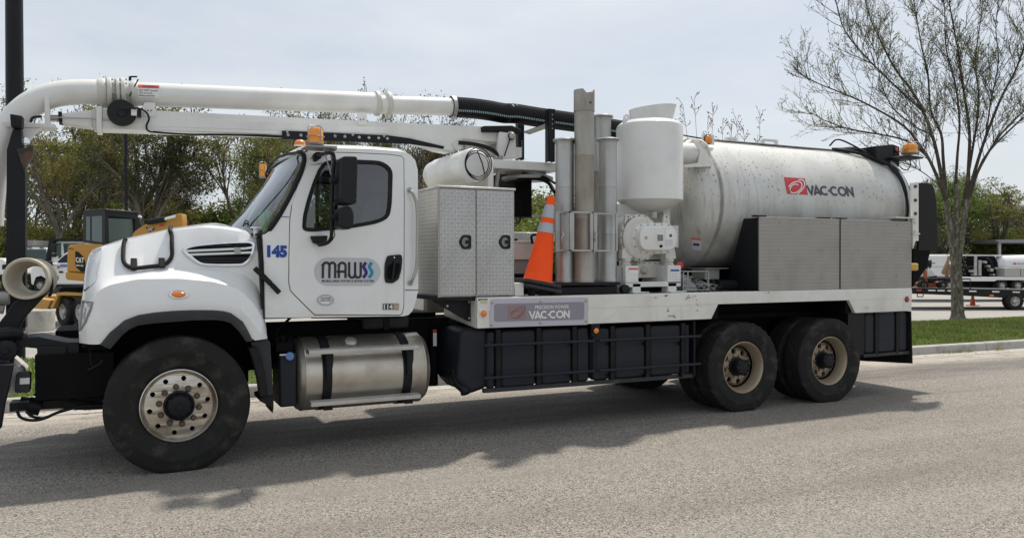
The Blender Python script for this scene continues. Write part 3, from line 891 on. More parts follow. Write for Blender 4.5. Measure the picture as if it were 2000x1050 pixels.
# ---------------------------------------------------------------- hood and fenders
def curve(pts, Y, x0=None, x1=None):
    yf = (lambda a: Y) if not isinstance(Y, tuple) else (lambda a: Y[0] + (Y[1] - Y[0]) * max(0, min(1, (a - 165) / 340.0)) ** 1.3)
    q = [un(a, b, Y=yf(a)) for a, b in pts]
    q.sort(key=lambda p: p.x)
    return q
arch_o = [(195.3, 672), (214, 649), (243, 625), (270, 614.7), (303, 609.6), (336.7, 606.7), (375, 605), (416.7, 605.3), (436, 607), (451, 610.7), (475, 628), (486, 648), (494, 665)]
arch_i = [(215, 681), (238, 654.7), (252, 643), (270, 634.7), (303, 630.5), (336.7, 628), (375, 625), (416.7, 624), (435, 626), (451, 630.7), (467, 646.7), (474, 656), (480.7, 666.7)]
HC = [
    curve([(152.7, 672), (175, 672.5)] + arch_o + [(508, 663), (522, 661)], 0.01),
    curve([(153.2, 655), (180, 646), (203, 633), (232, 612), (264.7, 594.7), (300, 590), (336.7, 588), (416.7, 586.7), (443, 591), (464.7, 601), (485, 618), (500, 640), (522, 658)], 0.0),
    curve([(155, 632), (170, 598), (192.7, 567), (215, 556), (270, 545), (350, 544), (416.7, 550), (445, 557), (470, 567), (496.7, 593), (514, 624), (521, 652)], 0.05),
    curve([(157, 612), (172, 580), (196, 556), (235, 544), (290, 535), (340, 534), (390, 536), (430, 543), (480, 562), (503, 590), (514, 618), (520, 640)], 0.12),
    curve([(160.7, 575), (173, 560), (200, 545), (240, 533), (310, 524), (380, 523), (440, 528), (480, 538), (500, 553), (511, 575), (514, 600)], 0.20),
    curve([(168, 520), (185, 512), (240, 498), (336.7, 480), (420, 474), (480, 480), (508, 495)], (0.33, 0.17)),
    curve([(176.7, 495), (198, 484.5), (243, 470), (336.7, 450), (390, 444), (430, 446), (470, 452), (495, 460), (507.5, 470)], (0.46, 0.24)),
    curve([(180, 489), (200, 480.5), (243, 467), (336.7, 446.5), (390, 440), (416.7, 439), (450, 444), (470, 447), (495, 455)], (0.62, 0.42)),
    curve([(178, 488), (198, 480), (243, 465.5), (336.7, 445), (390, 437.5), (416.7, 435), (434, 437), (451, 442), (470, 446), (495, 454)], 1.22),
]
HX0 = [c[0].x for c in HC]; HX1 = [c[-1].x for c in HC]
HX1 = HX1[:6] + [HX1[6], min(HX1[7], 0.99), 0.86]
NX = 56
rows = []
for ci, c in enumerate(HC):
    xs, zs = [p.x for p in c], [p.z for p in c]
    ys = [p.y for p in c]; row = []
    for i in range(NX + 1):
        t = i / NX; X = HX0[ci] + (HX1[ci] - HX0[ci]) * t
        z = float(np.interp(X, xs, zs))
        # plan view: nose corner drawn in
        y = float(np.interp(X, xs, ys)) + 0.14 * max(0, 1 - t / 0.10) ** 2 * (1 if ci < 6 else .4)
        if ci == 5: y += 0.02 * math.sin(PI * t)
        row.append(Vector((X, y, z)))
    rows.append(row)
# smooth z along each row slightly
for row in rows[1:]:
    z = [p.z for p in row]
    for i in range(1, NX): row[i].z = (z[i - 1] + 2 * z[i] + z[i + 1]) / 4
full = rows + [[Vector((p.x, W - p.y, p.z)) for p in r] for r in reversed(rows[:-1])]
mb = MB(); mb.grid(full)
fr = [r[0] for r in full]
mb.add(fr + [Vector((-0.40, 1.22, 1.2))], [(i, i + 1, len(fr)) for i in range(len(fr) - 1)] + [(len(fr) - 1, 0, len(fr))])
hood = T(mb, "hood", "white_paint", sharp=30)
HT = bvh(hood)
# the far lip and inner arch
for side in (0, 1):
    mb = MB()
    o_ = XZ(arch_o, 0.0); i_ = XZ(arch_i, 0.0)
    ya, yb = (-0.025, 0.10) if side == 0 else (W - .1, W + .025)
    n = len(o_)
    sec = []
    for (ox, oz), (ix, iz) in zip(o_, i_):
        mx_, mz_ = (ox + ix) / 2, (oz + iz) / 2
        s = [(ox, ya + .035, oz), (ox * .85 + ix * .15, ya + .006, oz * .85 + iz * .15), (mx_, ya, mz_), (ix, ya + .012, iz), (ix, yb, iz), (ox, yb, oz)]
        sec.append([Vector((a, b if side == 0 else (W - (b - (W - .1)) if False else b), c)) for a, b, c in s])
    mb.grid(sec, True); mb.add(sec[0], [tuple(range(6))]); mb.add(sec[-1], [tuple(range(6))])
    T(mb, "fender_trim", "trim_plastic", sharp=40)
mb = MB()                                   # wheel house liner
liner = XZ([(205, 690)] + [(a, b - 2) for a, b in arch_i] + [(490, 690)], 0.05)
sec = [[Vector((x, y, z)) for x, z in liner] for y in (0.06, 0.62)]
mb.grid(sec)
mb.add(sec[1], [tuple(range(len(liner)))])
T(mb, "wheel_house", "chassis_black")

# side decals and fittings laid on the hood
grille_ring = [(354, 490.7), (357, 485), (363, 482.0), (385, 477.5), (416.7, 474), (455, 472), (488.7, 471.5), (496, 474), (498.5, 479), (497, 490), (493, 502), (486, 513), (477, 519.5), (468, 520.5), (430, 521), (398, 520), (388, 517.5), (379, 512.5), (369, 505), (360, 497)]
inner_r = [(364, 491), (370, 486.5), (390, 482.5), (420, 479.5), (455, 477.5), (484, 477), (490, 479.5), (491, 484), (488, 496), (482, 507), (473, 513.5), (466, 515), (430, 515.5), (401, 514.5), (392, 512), (384, 507), (375, 499)]
def onhood(p, off): return hit(HT, p[0], p[1], off)
mb = MB()
O = smooth_path([onhood(p, .004) for p in grille_ring], 2, True); I = smooth_path([onhood(p, .004) for p in inner_r], 2, True)
O = resample(O, 60, True); I = resample(I, 60, True)
O2 = [a.lerp(b, .25) + Vector((0, -.022, .006)) for a, b in zip(O, I)]; I2 = [a.lerp(b, .8) + Vector((0, -.020, .005)) for a, b in zip(O, I)]
mb.grid([O, O2, I2, I], True)
mb2 = MB(); mb2.grid([list(x) for x in zip(O, O2, I2, I)] + [[O[0], O2[0], I2[0], I[0]]])
intake = T(mb2, "side_intake_frame", "chrome", sharp=45)
intake_bg = decal_poly('intake_mesh', [(x + (430 - x) * -.01, y) for x, y in inner_r], HT, 'chassis_black', intake, .008)
for (pa, pb, w, nm, mt) in (((357, 491.5), (494, 484), .019, "slat", "chrome"), ((363, 498.5), (492, 492.5), .019, "slat", "chrome")):
    pts = [onhood((pa[0] + (pb[0] - pa[0]) * i / 10, pa[1] + (pb[1] - pa[1]) * i / 10), .014) for i in range(11)]
    m3 = MB()
    for a, b in zip(pts[:-1], pts[1:]): m3.bar(a, b, .012, w)
    m3.build(nm, mt, intake)
for yy in (481.5, 486.5, 503, 506, 509, 512):
    x0_, x1_ = (388, 486) if yy < 495 else (380 + (yy - 500) * 1.2, 488 - (yy - 500) * .9)
    pts = [onhood((x0_ + (x1_ - x0_) * i / 6, yy - (3.0 if yy < 495 else 0) * i / 6), .007) for i in range(7)]
    m3 = MB()
    for a, b in zip(pts[:-1], pts[1:]): m3.bar(a, b, .006, .005)
    m3.build("fin", "trim_plastic", intake)
p = onhood((463.5, 489), .022)
m3 = MB(); m3.obox(p, (.055, .012, .055)); m3.build("badge", "far_steel", intake, bevel=.008)
# marker lamp
def disc_on(tree, cx, cy, rx, ry, off, n=28):
    return [hit(tree, cx + rx * math.cos(2 * PI * i / n), cy + ry * math.sin(2 * PI * i / n), off) for i in range(n)]
a, b, c = disc_on(HT, 348.7, 575.5, 20, 8.6, .003), disc_on(HT, 348.7, 575.5, 18, 7.4, .018), disc_on(HT, 348.7, 575.5, 14.5, 6.2, .016)
mb = MB(); mb.grid([a, b, c], True); mk = T(mb, "side_marker_bezel", "chrome", sharp=50)
d, e_ = disc_on(HT, 348.7, 575.5, 14.5, 6.2, .014), disc_on(HT, 348.7, 575.5, 9, 3.6, .026)
mb = MB(); mb.grid([d, e_], True); mb.add(e_, [tuple(range(len(e_)))]); mb.build("lens", "amber_light", mk)
# bent guard bar on the hood side, with its two clamps
gb = [(247, 470), (243.5, 478), (242, 496), (242, 510), (246, 519), (256, 525), (270, 526), (290, 523.5), (310, 521), (322, 518), (331, 511), (336, 500), (336.5, 480), (336, 462), (333, 452), (335, 447)]
P = smooth_path([onhood(q, .022) or un(q[0], q[1], Y=.5) for q in gb], 4)
mb = MB(); mb.tube(P, .0175, 10); gbar = T(mb, "hood_guard_bar", "black_rubber")
for cx in (262, 316):
    mb = MB(); p0, p1 = onhood((cx, 508 - (cx - 262) * .03), .02), onhood((cx + .5, 531 - (cx - 262) * .09), .02)
    mb.bar(p0, p1, .05, .028); mb.build("clamp", "black_rubber", gbar, bevel=.006)
# black hood latch strap at the cowl
mb = MB()
for a, b in (((497, 523), (512, 537)), ((512, 537), (530, 555)), ((530, 555), (546, 572))):
    mb.bar(un(a[0], a[1], Y=.055), un(b[0], b[1], Y=.055), .022, .045)
T(mb, "hood_latch", "black_rubber", bevel=.008)
# headlamp and grille surround wrapping the nose
decal_poly("grille_surround", [(199, 485.5), (195, 510), (188, 540), (183, 552), (167, 566), (168.5, 545), (171, 522), (175, 503), (181, 494)], HT, "panel_blue_white", TR, .006)
def frame_on(tree, pts, off, r, closed=True, mid=5):
    q = []
    N = len(pts)
    for i in range(N if closed else N - 1):
        a, b = pts[i], pts[(i + 1) % N]
        for j in range(mid): q.append(hit(tree, a[0] + (b[0] - a[0]) * j / mid, a[1] + (b[1] - a[1]) * j / mid, off))
    if not closed: q.append(hit(tree, pts[-1][0], pts[-1][1], off))
    return [x for x in q if x is not None]
mb = MB(); mb.tube(frame_on(HT, [(199, 485.5), (181, 494), (174, 504), (170, 523), (167.5, 545), (166, 566)], .006, .01, False), .008, 6)
mb.tube(frame_on(HT, [(166, 568), (184, 552), (191, 535)], .005, .01, False), .005, 6)
T(mb, "grille_edge_trim", "chrome")
HL = [(164, 588), (181.5, 590), (179, 601), (168, 629), (158, 645), (160, 615)]
hl = decal_poly("headlight", HL, HT, "headlight_grey", TR, .005)
if hl:
    WLOC[hl.name] = WLOC[hl.name]
    mb = MB(); mb.tube(frame_on(HT, HL, .008, .01), .009, 6, closed=True); mb.build("headlight_trim", "grey_steel", hl)
# cowl gap between hood and cab
mb = MB(); mb.prism(XZ([(505, 466), (513, 466), (516, 520), (518, 622), (515, 622), (509, 540)], .09), .10, .6); T(mb, "cowl_gap_seal", "black_rubber")

# ---------------------------------------------------------------- cab
def yc(x, z): return 0.11 + max(0.0, z - 1.95) * 0.085
def S(px, py):
    y = 0.12
    for _ in range(5):
        p = un(px, py, Y=y); y = yc(p.x, p.z)
    return (p.x, p.z)
def SL(pts): return [S(a, b) for a, b in pts]
cab_out = SL([(513, 620.5), (513, 458), (519, 456), (531, 445), (545, 423), (566, 388), (586, 349), (596, 320), (598, 300), (604, 292), (640, 290), (720, 292), (785, 297), (802, 303), (811, 313), (816, 332), (817, 560), (813, 585), (806, 606), (798, 614.5), (788, 617)])
door_out = SL([(614, 615.5), (596, 598), (575, 577), (566, 567), (563, 552), (563.5, 500), (565, 430), (569, 400), (580, 362), (598, 322), (610, 305), (618, 298), (640, 296.5), (700, 298), (760, 301), (784, 304), (789.5, 310), (790.5, 400), (789.5, 600), (786, 613), (780, 616)])
win_out = SL(roundpoly([(590, 449), (592.5, 420), (600, 390), (611, 357), (622, 331), (633, 316), (660, 312.5), (700, 313), (745, 315), (766, 330), (764, 395), (760, 425), (735, 436), (684, 445), (607, 452)], [8, 6, 6, 4, 4, 7, 0, 0, 12, 14, 6, 16, 10, 4, 8], 3))
win_in = offset_poly(win_out, -0.030)
th_ = 0.045
for side in (0, 1):
    f0 = (lambda x, z: yc(x, z)) if side == 0 else (lambda x, z: W - yc(x, z))
    f1 = (lambda x, z: yc(x, z) + th_) if side == 0 else (lambda x, z: W - yc(x, z) - th_)
    d0 = (lambda x, z: yc(x, z) - .006) if side == 0 else (lambda x, z: W - yc(x, z) + .006)
    d1 = (lambda x, z: yc(x, z) + .03) if side == 0 else (lambda x, z: W - yc(x, z) - .03)
    g0 = (lambda x, z: yc(x, z) - .012) if side == 0 else (lambda x, z: W - yc(x, z) + .012)
    g1 = (lambda x, z: yc(x, z) + .02) if side == 0 else (lambda x, z: W - yc(x, z) - .02)
    mb = MB(); mb.plate(cab_out, [door_out], f0, f1)
    sp = T(mb, "cab_side", "white_paint", sharp=25)
    di = offset_poly(door_out, -0.007)
    mb = MB(); mb.plate(di, [win_out], d0, d1)
    dr = T(mb, "cab_door", "white_paint", bevel=.005)
    mb = MB(); mb.plate(offset_poly(win_out, .004), [win_in], g0, g1); mb.build("window_seal", "black_rubber", dr, bevel=.004)
    mb = MB(); n = len(win_in); mb.add([(x, f0(x, z) + (.006 if side == 0 else -.006), z) for x, z in win_in], [tuple(range(n))])
    mb.build("door_window", "window_glass", dr, smooth=False)
    ix = [p for p in di]
    mb = MB(); lowz = min(z for x, z in win_out)
    mb.prism([(x, min(z, lowz + .02)) for x, z in offset_poly(door_out, -.03)], (lambda x, z: f1(x, z)), (lambda x, z: f1(x, z) + (.03 if side == 0 else -.03)))
    mb.build("door_card", "interior_dark", dr)
    if side == 0: door, side_panel = dr, sp
DT = bvh(door, side_panel)
# dark jamb behind the door gap
mb = MB(); mb.plate(offset_poly(door_out, .03), [offset_poly(door_out, -.05)], lambda x, z: yc(x, z) + .05, lambda x, z: yc(x, z) + .07); T(mb, "door_jamb", "chassis_black")
# vent bar in the window
mb = MB(); a, b = S(654, 318), S(646, 448)
mb.bar((a[0], yc(*a) + .012, a[1]), (b[0], yc(*b) + .012, b[1]), .02, .028); mb.build("vent_divider", "black_rubber", door)
# roof: lofted across from rail to rail
rail = SL([(598, 297), (604, 291.5), (640, 289.5), (720, 291.5), (785, 296.5), (802, 302.5), (811, 312.5)])
N_ = 24
xs = [p[0] for p in rail]; zs = [p[1] for p in rail]
rows = []
for q in range(17):
    u = q / 16.0; s_ = abs(2 * u - 1)       # 1 at the rails, 0 in the middle
    crown = 0.085 * (1 - s_ ** 5) ** 0.8
    row = []
    for i in range(N_ + 1):
        t = i / N_; x = xs[0] + (xs[-1] - xs[0]) * t; z = float(np.interp(x, xs, zs))
        yy = yc(x, z); y = yy + (W - 2 * yy) * u
        e = min(1, t / .10) * min(1, (1 - t) / .06)
        fwd = -0.10 * (1 - s_ ** 2) * max(0, 1 - t / .3)
        row.append(Vector((x + fwd, y, z + crown * (e ** .6))))
    rows.append(row)
mb = MB(); mb.grid(rows); roof = T(mb, "cab_roof", "white_paint", sharp=40)
mb = MB(); mb.grid([[p - Vector((0, 0, .045)) for p in r] for r in rows]); mb.build("headliner", "interior_grey", roof)
# back wall
bw = SL([(811, 313), (816, 332), (817, 560), (813, 585), (806, 606)])
mb = MB(); mb.grid([[Vector((x, y if 0 < j < 2 else (yc(x, z) if j == 0 else W - yc(x, z)), z)) for x, z in bw] for j, y in enumerate((0, 1.22, 0))])
T(mb, "cab_back", "white_paint")
mb = MB(); mb.prism([(x - .05, z) for x, z in bw] + [(x - .09, z) for x, z in reversed(bw)], .2, W - .2); T(mb, "cab_back_lining", "interior_grey")
# windscreen
wsn = SL([(517, 457), (531, 444), (547, 420), (566, 386), (584, 349), (594, 320), (595, 306), (591, 297)])
wsn = [(p.x, p.y) for p in smooth_path([Vector((a, b, 0)) for a, b in wsn], 4)]
def ws_pt(x, z, u, grow=0.0):
    y0 = yc(x, z) + .004; s_ = 2 * u - 1
    return Vector((x - (0.05 + 0.26 * max(0.0, min(1.0, (2.72 - z) / .75))) * (1 - s_ ** 2) ** .9, y0 + (W - 2 * y0) * u, z + 0.055 * (1 - s_ * s_) * max(0, (z - 2.2) / .5)))
NU = 24
rows = [[ws_pt(x, z, j / NU) for j in range(NU + 1)] for x, z in wsn]
mb = MB(); mb.grid(rows); ws = T(mb, "windshield", "windshield_glass")
edge = [r[0] for r in rows] + rows[-1][1:-1] + [r[-1] for r in reversed(rows)] + rows[0][-2:0:-1]
mb = MB(); mb.tube([p + Vector((-.004, 0, .0)) for p in edge], [(.022 if p.y < .35 else (.007 if p.y > 1.0 else .012)) if p.z > rows[0][0].z + .04 else .008 for p in edge], 8, closed=True); mb.build("windshield_seal", "black_rubber", ws)
a0 = rows
mb = MB()                                    # A pillar and roof brow: fills between seal and cab side / roof
for sgn in (0, -1):
    sec = []
    for i, (x, z) in enumerate(wsn):
        p = rows[i][sgn]; sec.append([p, Vector((x + .05, yc(x, z) if sgn == 0 else W - yc(x, z), z + .0))])
    mb.grid(sec)
brow0 = rows[-1]
x_, z_ = rail[0]
mb.grid([brow0, [Vector((p.x + .045, p.y, p.z + .028)) for p in brow0], [Vector((p.x + .14, p.y, p.z + .045)) for p in brow0]])
T(mb, "roof_brow", "white_paint", sharp=50)
# cowl, firewall, dash, wheel, seats
cow = S(517, 457)
mb = MB(); mb.grid([[Vector((cow[0] - .30 * (1 - (2 * j / 12 - 1) ** 2) - k_, .14 + 2.16 * j / 12, cow[1] - k_ * .25)) for j in range(13)] for k_ in (-.02, .02, .05)])
T(mb, "cowl", "black_plastic")
mb = MB(); mb.box(cow[0] - .02, cow[0] + .05, .2, 2.24, 1.25, cow[1] - .03); mb.box(cow[0], 2.42, .19, 2.25, 1.22, 1.27); T(mb, "cab_floor", "interior_dark")
mb = MB(); mb.prism([(cow[0] - .02, cow[1] - .03), (cow[0] + .14, cow[1] + .02), (cow[0] + .36, cow[1] - .02), (cow[0] + .40, cow[1] - .20), (cow[0] + .1, 1.4)], .2, 2.24)
T(mb, "dashboard", "interior_dark", bevel=.02)
mb = MB()
c = Vector((cow[0] + .47, .70, cow[1] + .02)); ax = Vector((.75, 0, .62)).normalized(); u_ = Vector((0, 1, 0)); v_ = ax.cross(u_)
mb.tube([c + (u_ * math.cos(a) + v_ * math.sin(a)) * .22 for a in [2 * PI * i / 28 for i in range(28)]], .015, 8, closed=True)
for a in (.5, 2.6, 4.7): mb.tube([c, c + (u_ * math.cos(a) + v_ * math.sin(a)) * .22], .013, 6)
mb.tube([c, c - ax * .3], .03, 8); T(mb, "steering_wheel", "black_plastic")
for yy in (.62, 1.72):
    mb = MB(); x0 = 1.92
    mb.obox((x0, yy, 1.72), (.5, .5, .16)); mb.obox((x0 + .27, yy, 2.06), (.14, .48, .66), Matrix.Rotation(.18, 3, "Y")); mb.obox((x0 + .33, yy, 2.45), (.10, .26, .2)); mb.box(x0 - .15, x0 + .15, yy - .15, yy + .15, 1.27, 1.66)
    T(mb, "seat", "interior_grey", bevel=.04, seg=3)
# wiper
mb = MB(); mb.tube([un(478, 436, Y=.55), un(497, 438, Y=.5), un(503, 447, Y=.5)], .008, 6); mb.tube([un(474, 441, Y=.6), un(480, 430, Y=.62), un(500, 440, Y=.48)], .006, 6)
mb.bar(un(513, 437, Y=.6), un(580, 300, Y=.75) , .012, .016) if False else None
T(mb, "wiper", "black_plastic")
# antenna post at the cowl corner
mb = MB(); mb.cyl(un(499, 463, Y=.22), un(499, 446, Y=.22), .018, 10); mb.cyl(un(499, 446, Y=.22), un(499, 443, Y=.22), .045, 14)
T(mb, "cowl_post", "white_paint")
# door handle
hp = roundpoly(SL([(756, 499), (783, 496.5), (785, 505), (783.5, 525), (778, 545), (766, 553), (752, 552), (750, 540), (751, 515)]), .02, 3)
mb = MB(); mb.plate(hp, [], lambda x, z: yc(x, z) - .016, lambda x, z: yc(x, z))
hd = mb.build("door_handle", "black_plastic", door, bevel=.006)
hp2 = roundpoly(SL([(757, 517), (780, 513), (779, 530), (770, 545), (757, 545), (753, 535)]), .02, 3)
mb = MB(); mb.plate(hp2, [], lambda x, z: yc(x, z) - .018, lambda x, z: yc(x, z) - .012); mb.build("handle_recess", "chassis_black", door)
mb = MB(); a, b = S(769, 510), S(764, 546); mb.bar((a[0], yc(*a) - .03, a[1]), (b[0], yc(*b) - .03, b[1]), .02, .03); mb.build("handle_lever", "black_plastic", door, bevel=.006)
mb = MB(); a = S(769, 502.5); mb.cyl((a[0], yc(*a) - .014, a[1]), (a[0], yc(*a) - .019, a[1]), .007, 10); mb.build("lock_cylinder", "chrome", door)
# grab rail behind the door
gr = [(800, 371), (801, 376), (806, 386), (810, 400), (811.5, 430), (811, 490), (810, 520), (806, 535), (802, 545), (801, 552)]
P = [S(*q) for q in gr]
mb = MB(); mb.tube(smooth_path([Vector((x, yc(x, z) - (.012 if i in (0, 9) else .055), z)) for i, (x, z) in enumerate(P)], 4), .0155, 10)
for q in (P[0], P[-1]): mb.lathe([(.026, 0), (.026, .008), (.015, .012)], (q[0], yc(*q), q[1]), (0, -1, 0), 14)
T(mb, "grab_rail", "far_steel")
# horizontal seam and lower rear corner
mb = MB(); a, b = S(791, 566), S(816, 566); mb.bar((a[0], yc(*a) - .001, a[1]), (b[0], yc(*b) - .001, b[1]), .004, .006)
a, b = S(547, 423), S(565, 424); mb.bar((a[0], yc(*a) - .001, a[1]), (b[0], yc(*b) - .001, b[1]), .004, .006); T(mb, "body_seam", "trim_plastic")
# mirrors on their bracket
YM = -0.16
def at(px, py, Y): return un(px, py, Y=Y)
mb = MB()
mb.tube(smooth_path([at(617, 303, .1), at(628, 302, -.05), at(645, 298, YM), at(651, 302, YM), at(652.5, 315, YM), at(650, 340, YM), at(648, 400, YM), at(647.5, 440, YM), at(647, 462, YM), at(641, 473, YM + .06), at(625, 478, -.02), at(622, 476, .07)], 4), .0165, 10)
mir = T(mb, "mirror_bracket", "black_plastic")
mb = MB(); mb.prism([xz(a, b, .09) for a, b in ((610, 303), (617, 297), (628, 298), (627, 309), (616, 317), (611, 314))], .06, .115); mb.build("upper_mount", "black_plastic", mir, bevel=.01)
mb = MB(); mb.prism([xz(a, b, .09) for a, b in ((605, 461), (639, 460), (637, 471), (625, 477), (611, 475))], .05, .105); mb.build("lower_mount", "black_plastic", mir, bevel=.01)
mb = MB(); mb.prism(roundpoly([xz(a, b, YM) for a, b in ((661, 309), (687, 308.5), (690, 316), (687.5, 398), (682, 402), (661, 399), (656, 390), (658, 320))], .03, 4), YM - .16, YM + .10); mb.build("main_mirror", "black_plastic", mir, bevel=.03, seg=3)
mb = MB(); mb.prism(roundpoly([xz(a, b, YM) for a, b in ((657, 408), (668, 404), (680, 406), (685, 420), (684, 440), (678, 449), (664, 448), (656, 444))], .03, 4), YM - .13, YM + .08); mb.build("convex_mirror", "black_plastic", mir, bevel=.03, seg=3)
mb = MB()
for (cx, cy) in ((654, 352), (652, 424)): mb.obox(at(cx, cy, YM), (.09, .06, .045))
mb.build("mirror_clamp", "black_plastic", mir, bevel=.01)
mb = MB(); mb.tube([at(652, 447, YM), at(654, 460, YM - .01), at(648, 470, YM)], .005, 6); mb.build("mirror_cable", "hose_black", mir)
# beacon on the cab roof corner
def beacon(px0, py0, px1, py1, Y, parent=None, cage=True, label=None):
    a, b = at(px0, py0, Y), at(px1, py1, Y); w = (b.x - a.x); cx = (a.x + b.x) / 2
    zt, zb = a.z, b.z; h = zt - zb
    m = MB(); m.lathe([(w * .5, 0), (w * .53, h * .1), (w * .5, h * .12)], (cx, Y, zb - h * .12), (0, 0, 1), 20)
    base = T(m, "beacon_base", "grey_steel")
    m = MB(); m.lathe([(w * .47, 0), (w * .47, h * .15), (w * .45, h * .85), (w * .36, h), (.0001, h)], (cx, Y, zb), (0, 0, 1), 20); m.build("beacon_lens", "amber_lens", base, sharp=40)
    if cage:
        m = MB()
        for q in range(4):
            a_ = q * PI / 2 + .4; rx, ry = math.cos(a_) * w * .55, math.sin(a_) * w * .55
            m.tube(smooth_path([(cx + rx, Y + ry, zb - h * .1), (cx + rx, Y + ry, zb + h * .9), (cx + rx * .8, Y + ry * .8, zt + h * .14), (cx, Y, zt + h * .18)], 3), .0035, 5)
        m.tube([(cx + math.cos(i * PI / 8) * w * .55, Y + math.sin(i * PI / 8) * w * .55, zb + h * .45) for i in range(16)], .003, 5, closed=True)
        m.build("beacon_cage", "grey_steel", base)
    return base
beacon(600, 250, 632, 281, -.02)
mb = MB(); mb.prism(XZ([(594, 286), (652, 289), (652, 296), (640, 292), (594, 289)], -.02), -.14, .12); mb.tube([at(632, 291, -.10), at(640, 318, -.14), at(647, 342, YM)], .006, 6); mb.bar(at(645, 293, -.05), at(649, 320, YM), .008, .02)
T(mb, "beacon_bracket", "grey_steel")
beacon(506, 320, 521, 345, 2.50, cage=True)
# cab marker lamp on the roof
mb = MB(); mb.lathe([(.055, 0), (.05, .03), (.025, .05), (.0001, .052)], at(586, 284, .35), (0, 0, 1), 16); T(mb, "roof_marker_lamp", "amber_light")
# ---- lettering on the cab
quads = strokes([[(.0, .82), (.10, .97), (.10, 0)]], .13)
def letters_145():
    g = [ [(.02, .80), (.13, .90), (.13, 0.0)],
          [(.70, 0.0), (.70, .93), (.36, .32), (.36, .25), (.84, .25)],
          [(1.38, .92), (1.06, .92), (1.03, .52), (1.15, .60), (1.28, .60), (1.37, .50), (1.40, .33), (1.37, .16), (1.27, .075), (1.13, .075), (1.04, .16), (1.01, .27)] ]
    return [[(x / 1.47, z) for x, z in s] for s in g]
mb = MB(); pass
decal_text('number_decal', '145', [(521.5, 478.5), (561, 479), (561, 503), (521.5, 502.5)], DT, 'decal_blue', TR, .004, .065)
pill = [(613.8, 530)] + [(613.8 + 27 - 27 * math.cos(a), 530 - 27.3 * math.sin(a)) for a in [PI / 2 * i / 8 for i in range(1, 9)]] + [(716 + 27 * math.sin(a), 503.7 + 27 - 27 * math.cos(a)) for a in [PI * i / 16 for i in range(17)]] + [(641 - 27 * math.sin(a), 530.5 + 27 * math.cos(a)) for a in [PI / 2 * i / 8 for i in range(8)]]
pill = [(x, y) for x, y in pill]
oval = decal_poly("door_decal", pill, DT, "decal_grey", door, .003)
dq = quad_map([(628.5, 511), (729, 512), (729, 542.5), (628, 543)], DT, .0055)
def mawss():
    bl = []
    w = .048
    # m
    bl += [[(.022, 0), (.022, .78)] + arc(.085, .78, .063, .17, 180, 0, 10) + [(.148, 0)], arc(.148 + .056, .78, .056, .17, 180, 0, 10) + [(.26, 0)]]
    # a
    bl += [[(.33, 0), (.33, .76)] + arc(.395, .76, .065, .19, 180, 0, 10) + [(.46, 0)], [(.29, .40), (.46, .40)]]
    # w
    bl += [[(.53, 1), (.53, .20)] + arc(.588, .20, .058, .17, 180, 360, 10) + [(.646, 1)], [(.646, .2)] + arc(.70, .20, .054, .17, 180, 360, 10) + [(.754, 1)]]
    return bl, w
bl, w_ = mawss()
def ribbon_aspect(pts, w, asp):             # stroke of even width in the picture: v is stretched by asp
    q = ribbon([(x, y / asp) for x, y in pts], w)
    return [tuple(Vector((a.x, a.y * asp)) for a in k2) for k2 in q]
mb = MB()
for s in bl: put(mb, ribbon_aspect(dense(s, .1), .047, 3.2), dq)
mb.build("logo_letters", "decal_black", door, recalc=False, smooth=False)
def ess(dx): return [(.855 + dx, .99), (.815 + dx, .78), (.815 + dx, .66), (.845 + dx, .50), (.862 + dx, .36), (.845 + dx, .20), (.80 + dx, .02)]
for dx, mt in ((0, "decal_violet"), (.112, "decal_cyan")):
    mb = MB(); put(mb, ribbon_aspect([(p.x, p.y) for p in smooth_path([Vector((a, b, 0)) for a, b in ess(dx)], 4)], .062, 3.2), dq); mb.build("logo_wave", mt, door, recalc=False, smooth=False)
decal_text("door_lettering", "MOBILE AREA WATER & SEWER SYSTEM", [(628.5, 546), (729.5, 546.3), (729.5, 550.5), (628.5, 550.7)], DT, "decal_black", door, .0055, .018)
ov = [(635.5 + 17 * math.cos(2 * PI * i / 32), 585.7 + 11 * math.sin(2 * PI * i / 32)) for i in range(32)]
decal_poly("idle_sticker", ov, DT, "decal_white", door, .003)
for rx, ry in ((16.3, 10.4), (13.8, 8.3)):
    P = [hit(DT, 635.5 + rx * math.cos(2 * PI * i / 32), 585.7 + ry * math.sin(2 * PI * i / 32), .004) for i in range(32)]
    mb = MB(); mb.tube(P, .0016, 4, closed=True); mb.build("sticker_ring", "decal_dark", door)
decal_text("sticker_lettering", "CERTIFIED", [(626, 580.5), (646, 580.5), (646, 584), (626, 584)], DT, "decal_dark", door, .0055, .02)
decal_text("sticker_lettering", "CLEAN IDLE", [(624, 585), (647, 585), (647, 588.2), (624, 588.2)], DT, "decal_dark", door, .0055, .02)
decal_grid("model_badge", [(746.5, 591.5), (779.5, 591.5), (779, 605.5), (746, 605.5)], DT, "chrome", door, .004)
decal_grid("badge_field", [(748, 593), (767.5, 593), (767.3, 604), (747.6, 604)], DT, "decal_black", door, .0055)
decal_grid("badge_field", [(768, 593), (778.5, 593), (778, 604), (767.8, 604)], DT, "old_wood", door, .0055)
decal_text("badge_lettering", "114", [(749.5, 594), (766.5, 594), (766.3, 603), (749.3, 603)], DT, "decal_white", door, .008, .03)
decal_text("badge_lettering", "SD", [(769.5, 595), (777.3, 595), (777, 602), (769.3, 602)], DT, "decal_pale", door, .008, .03)
mb = MB(); pass
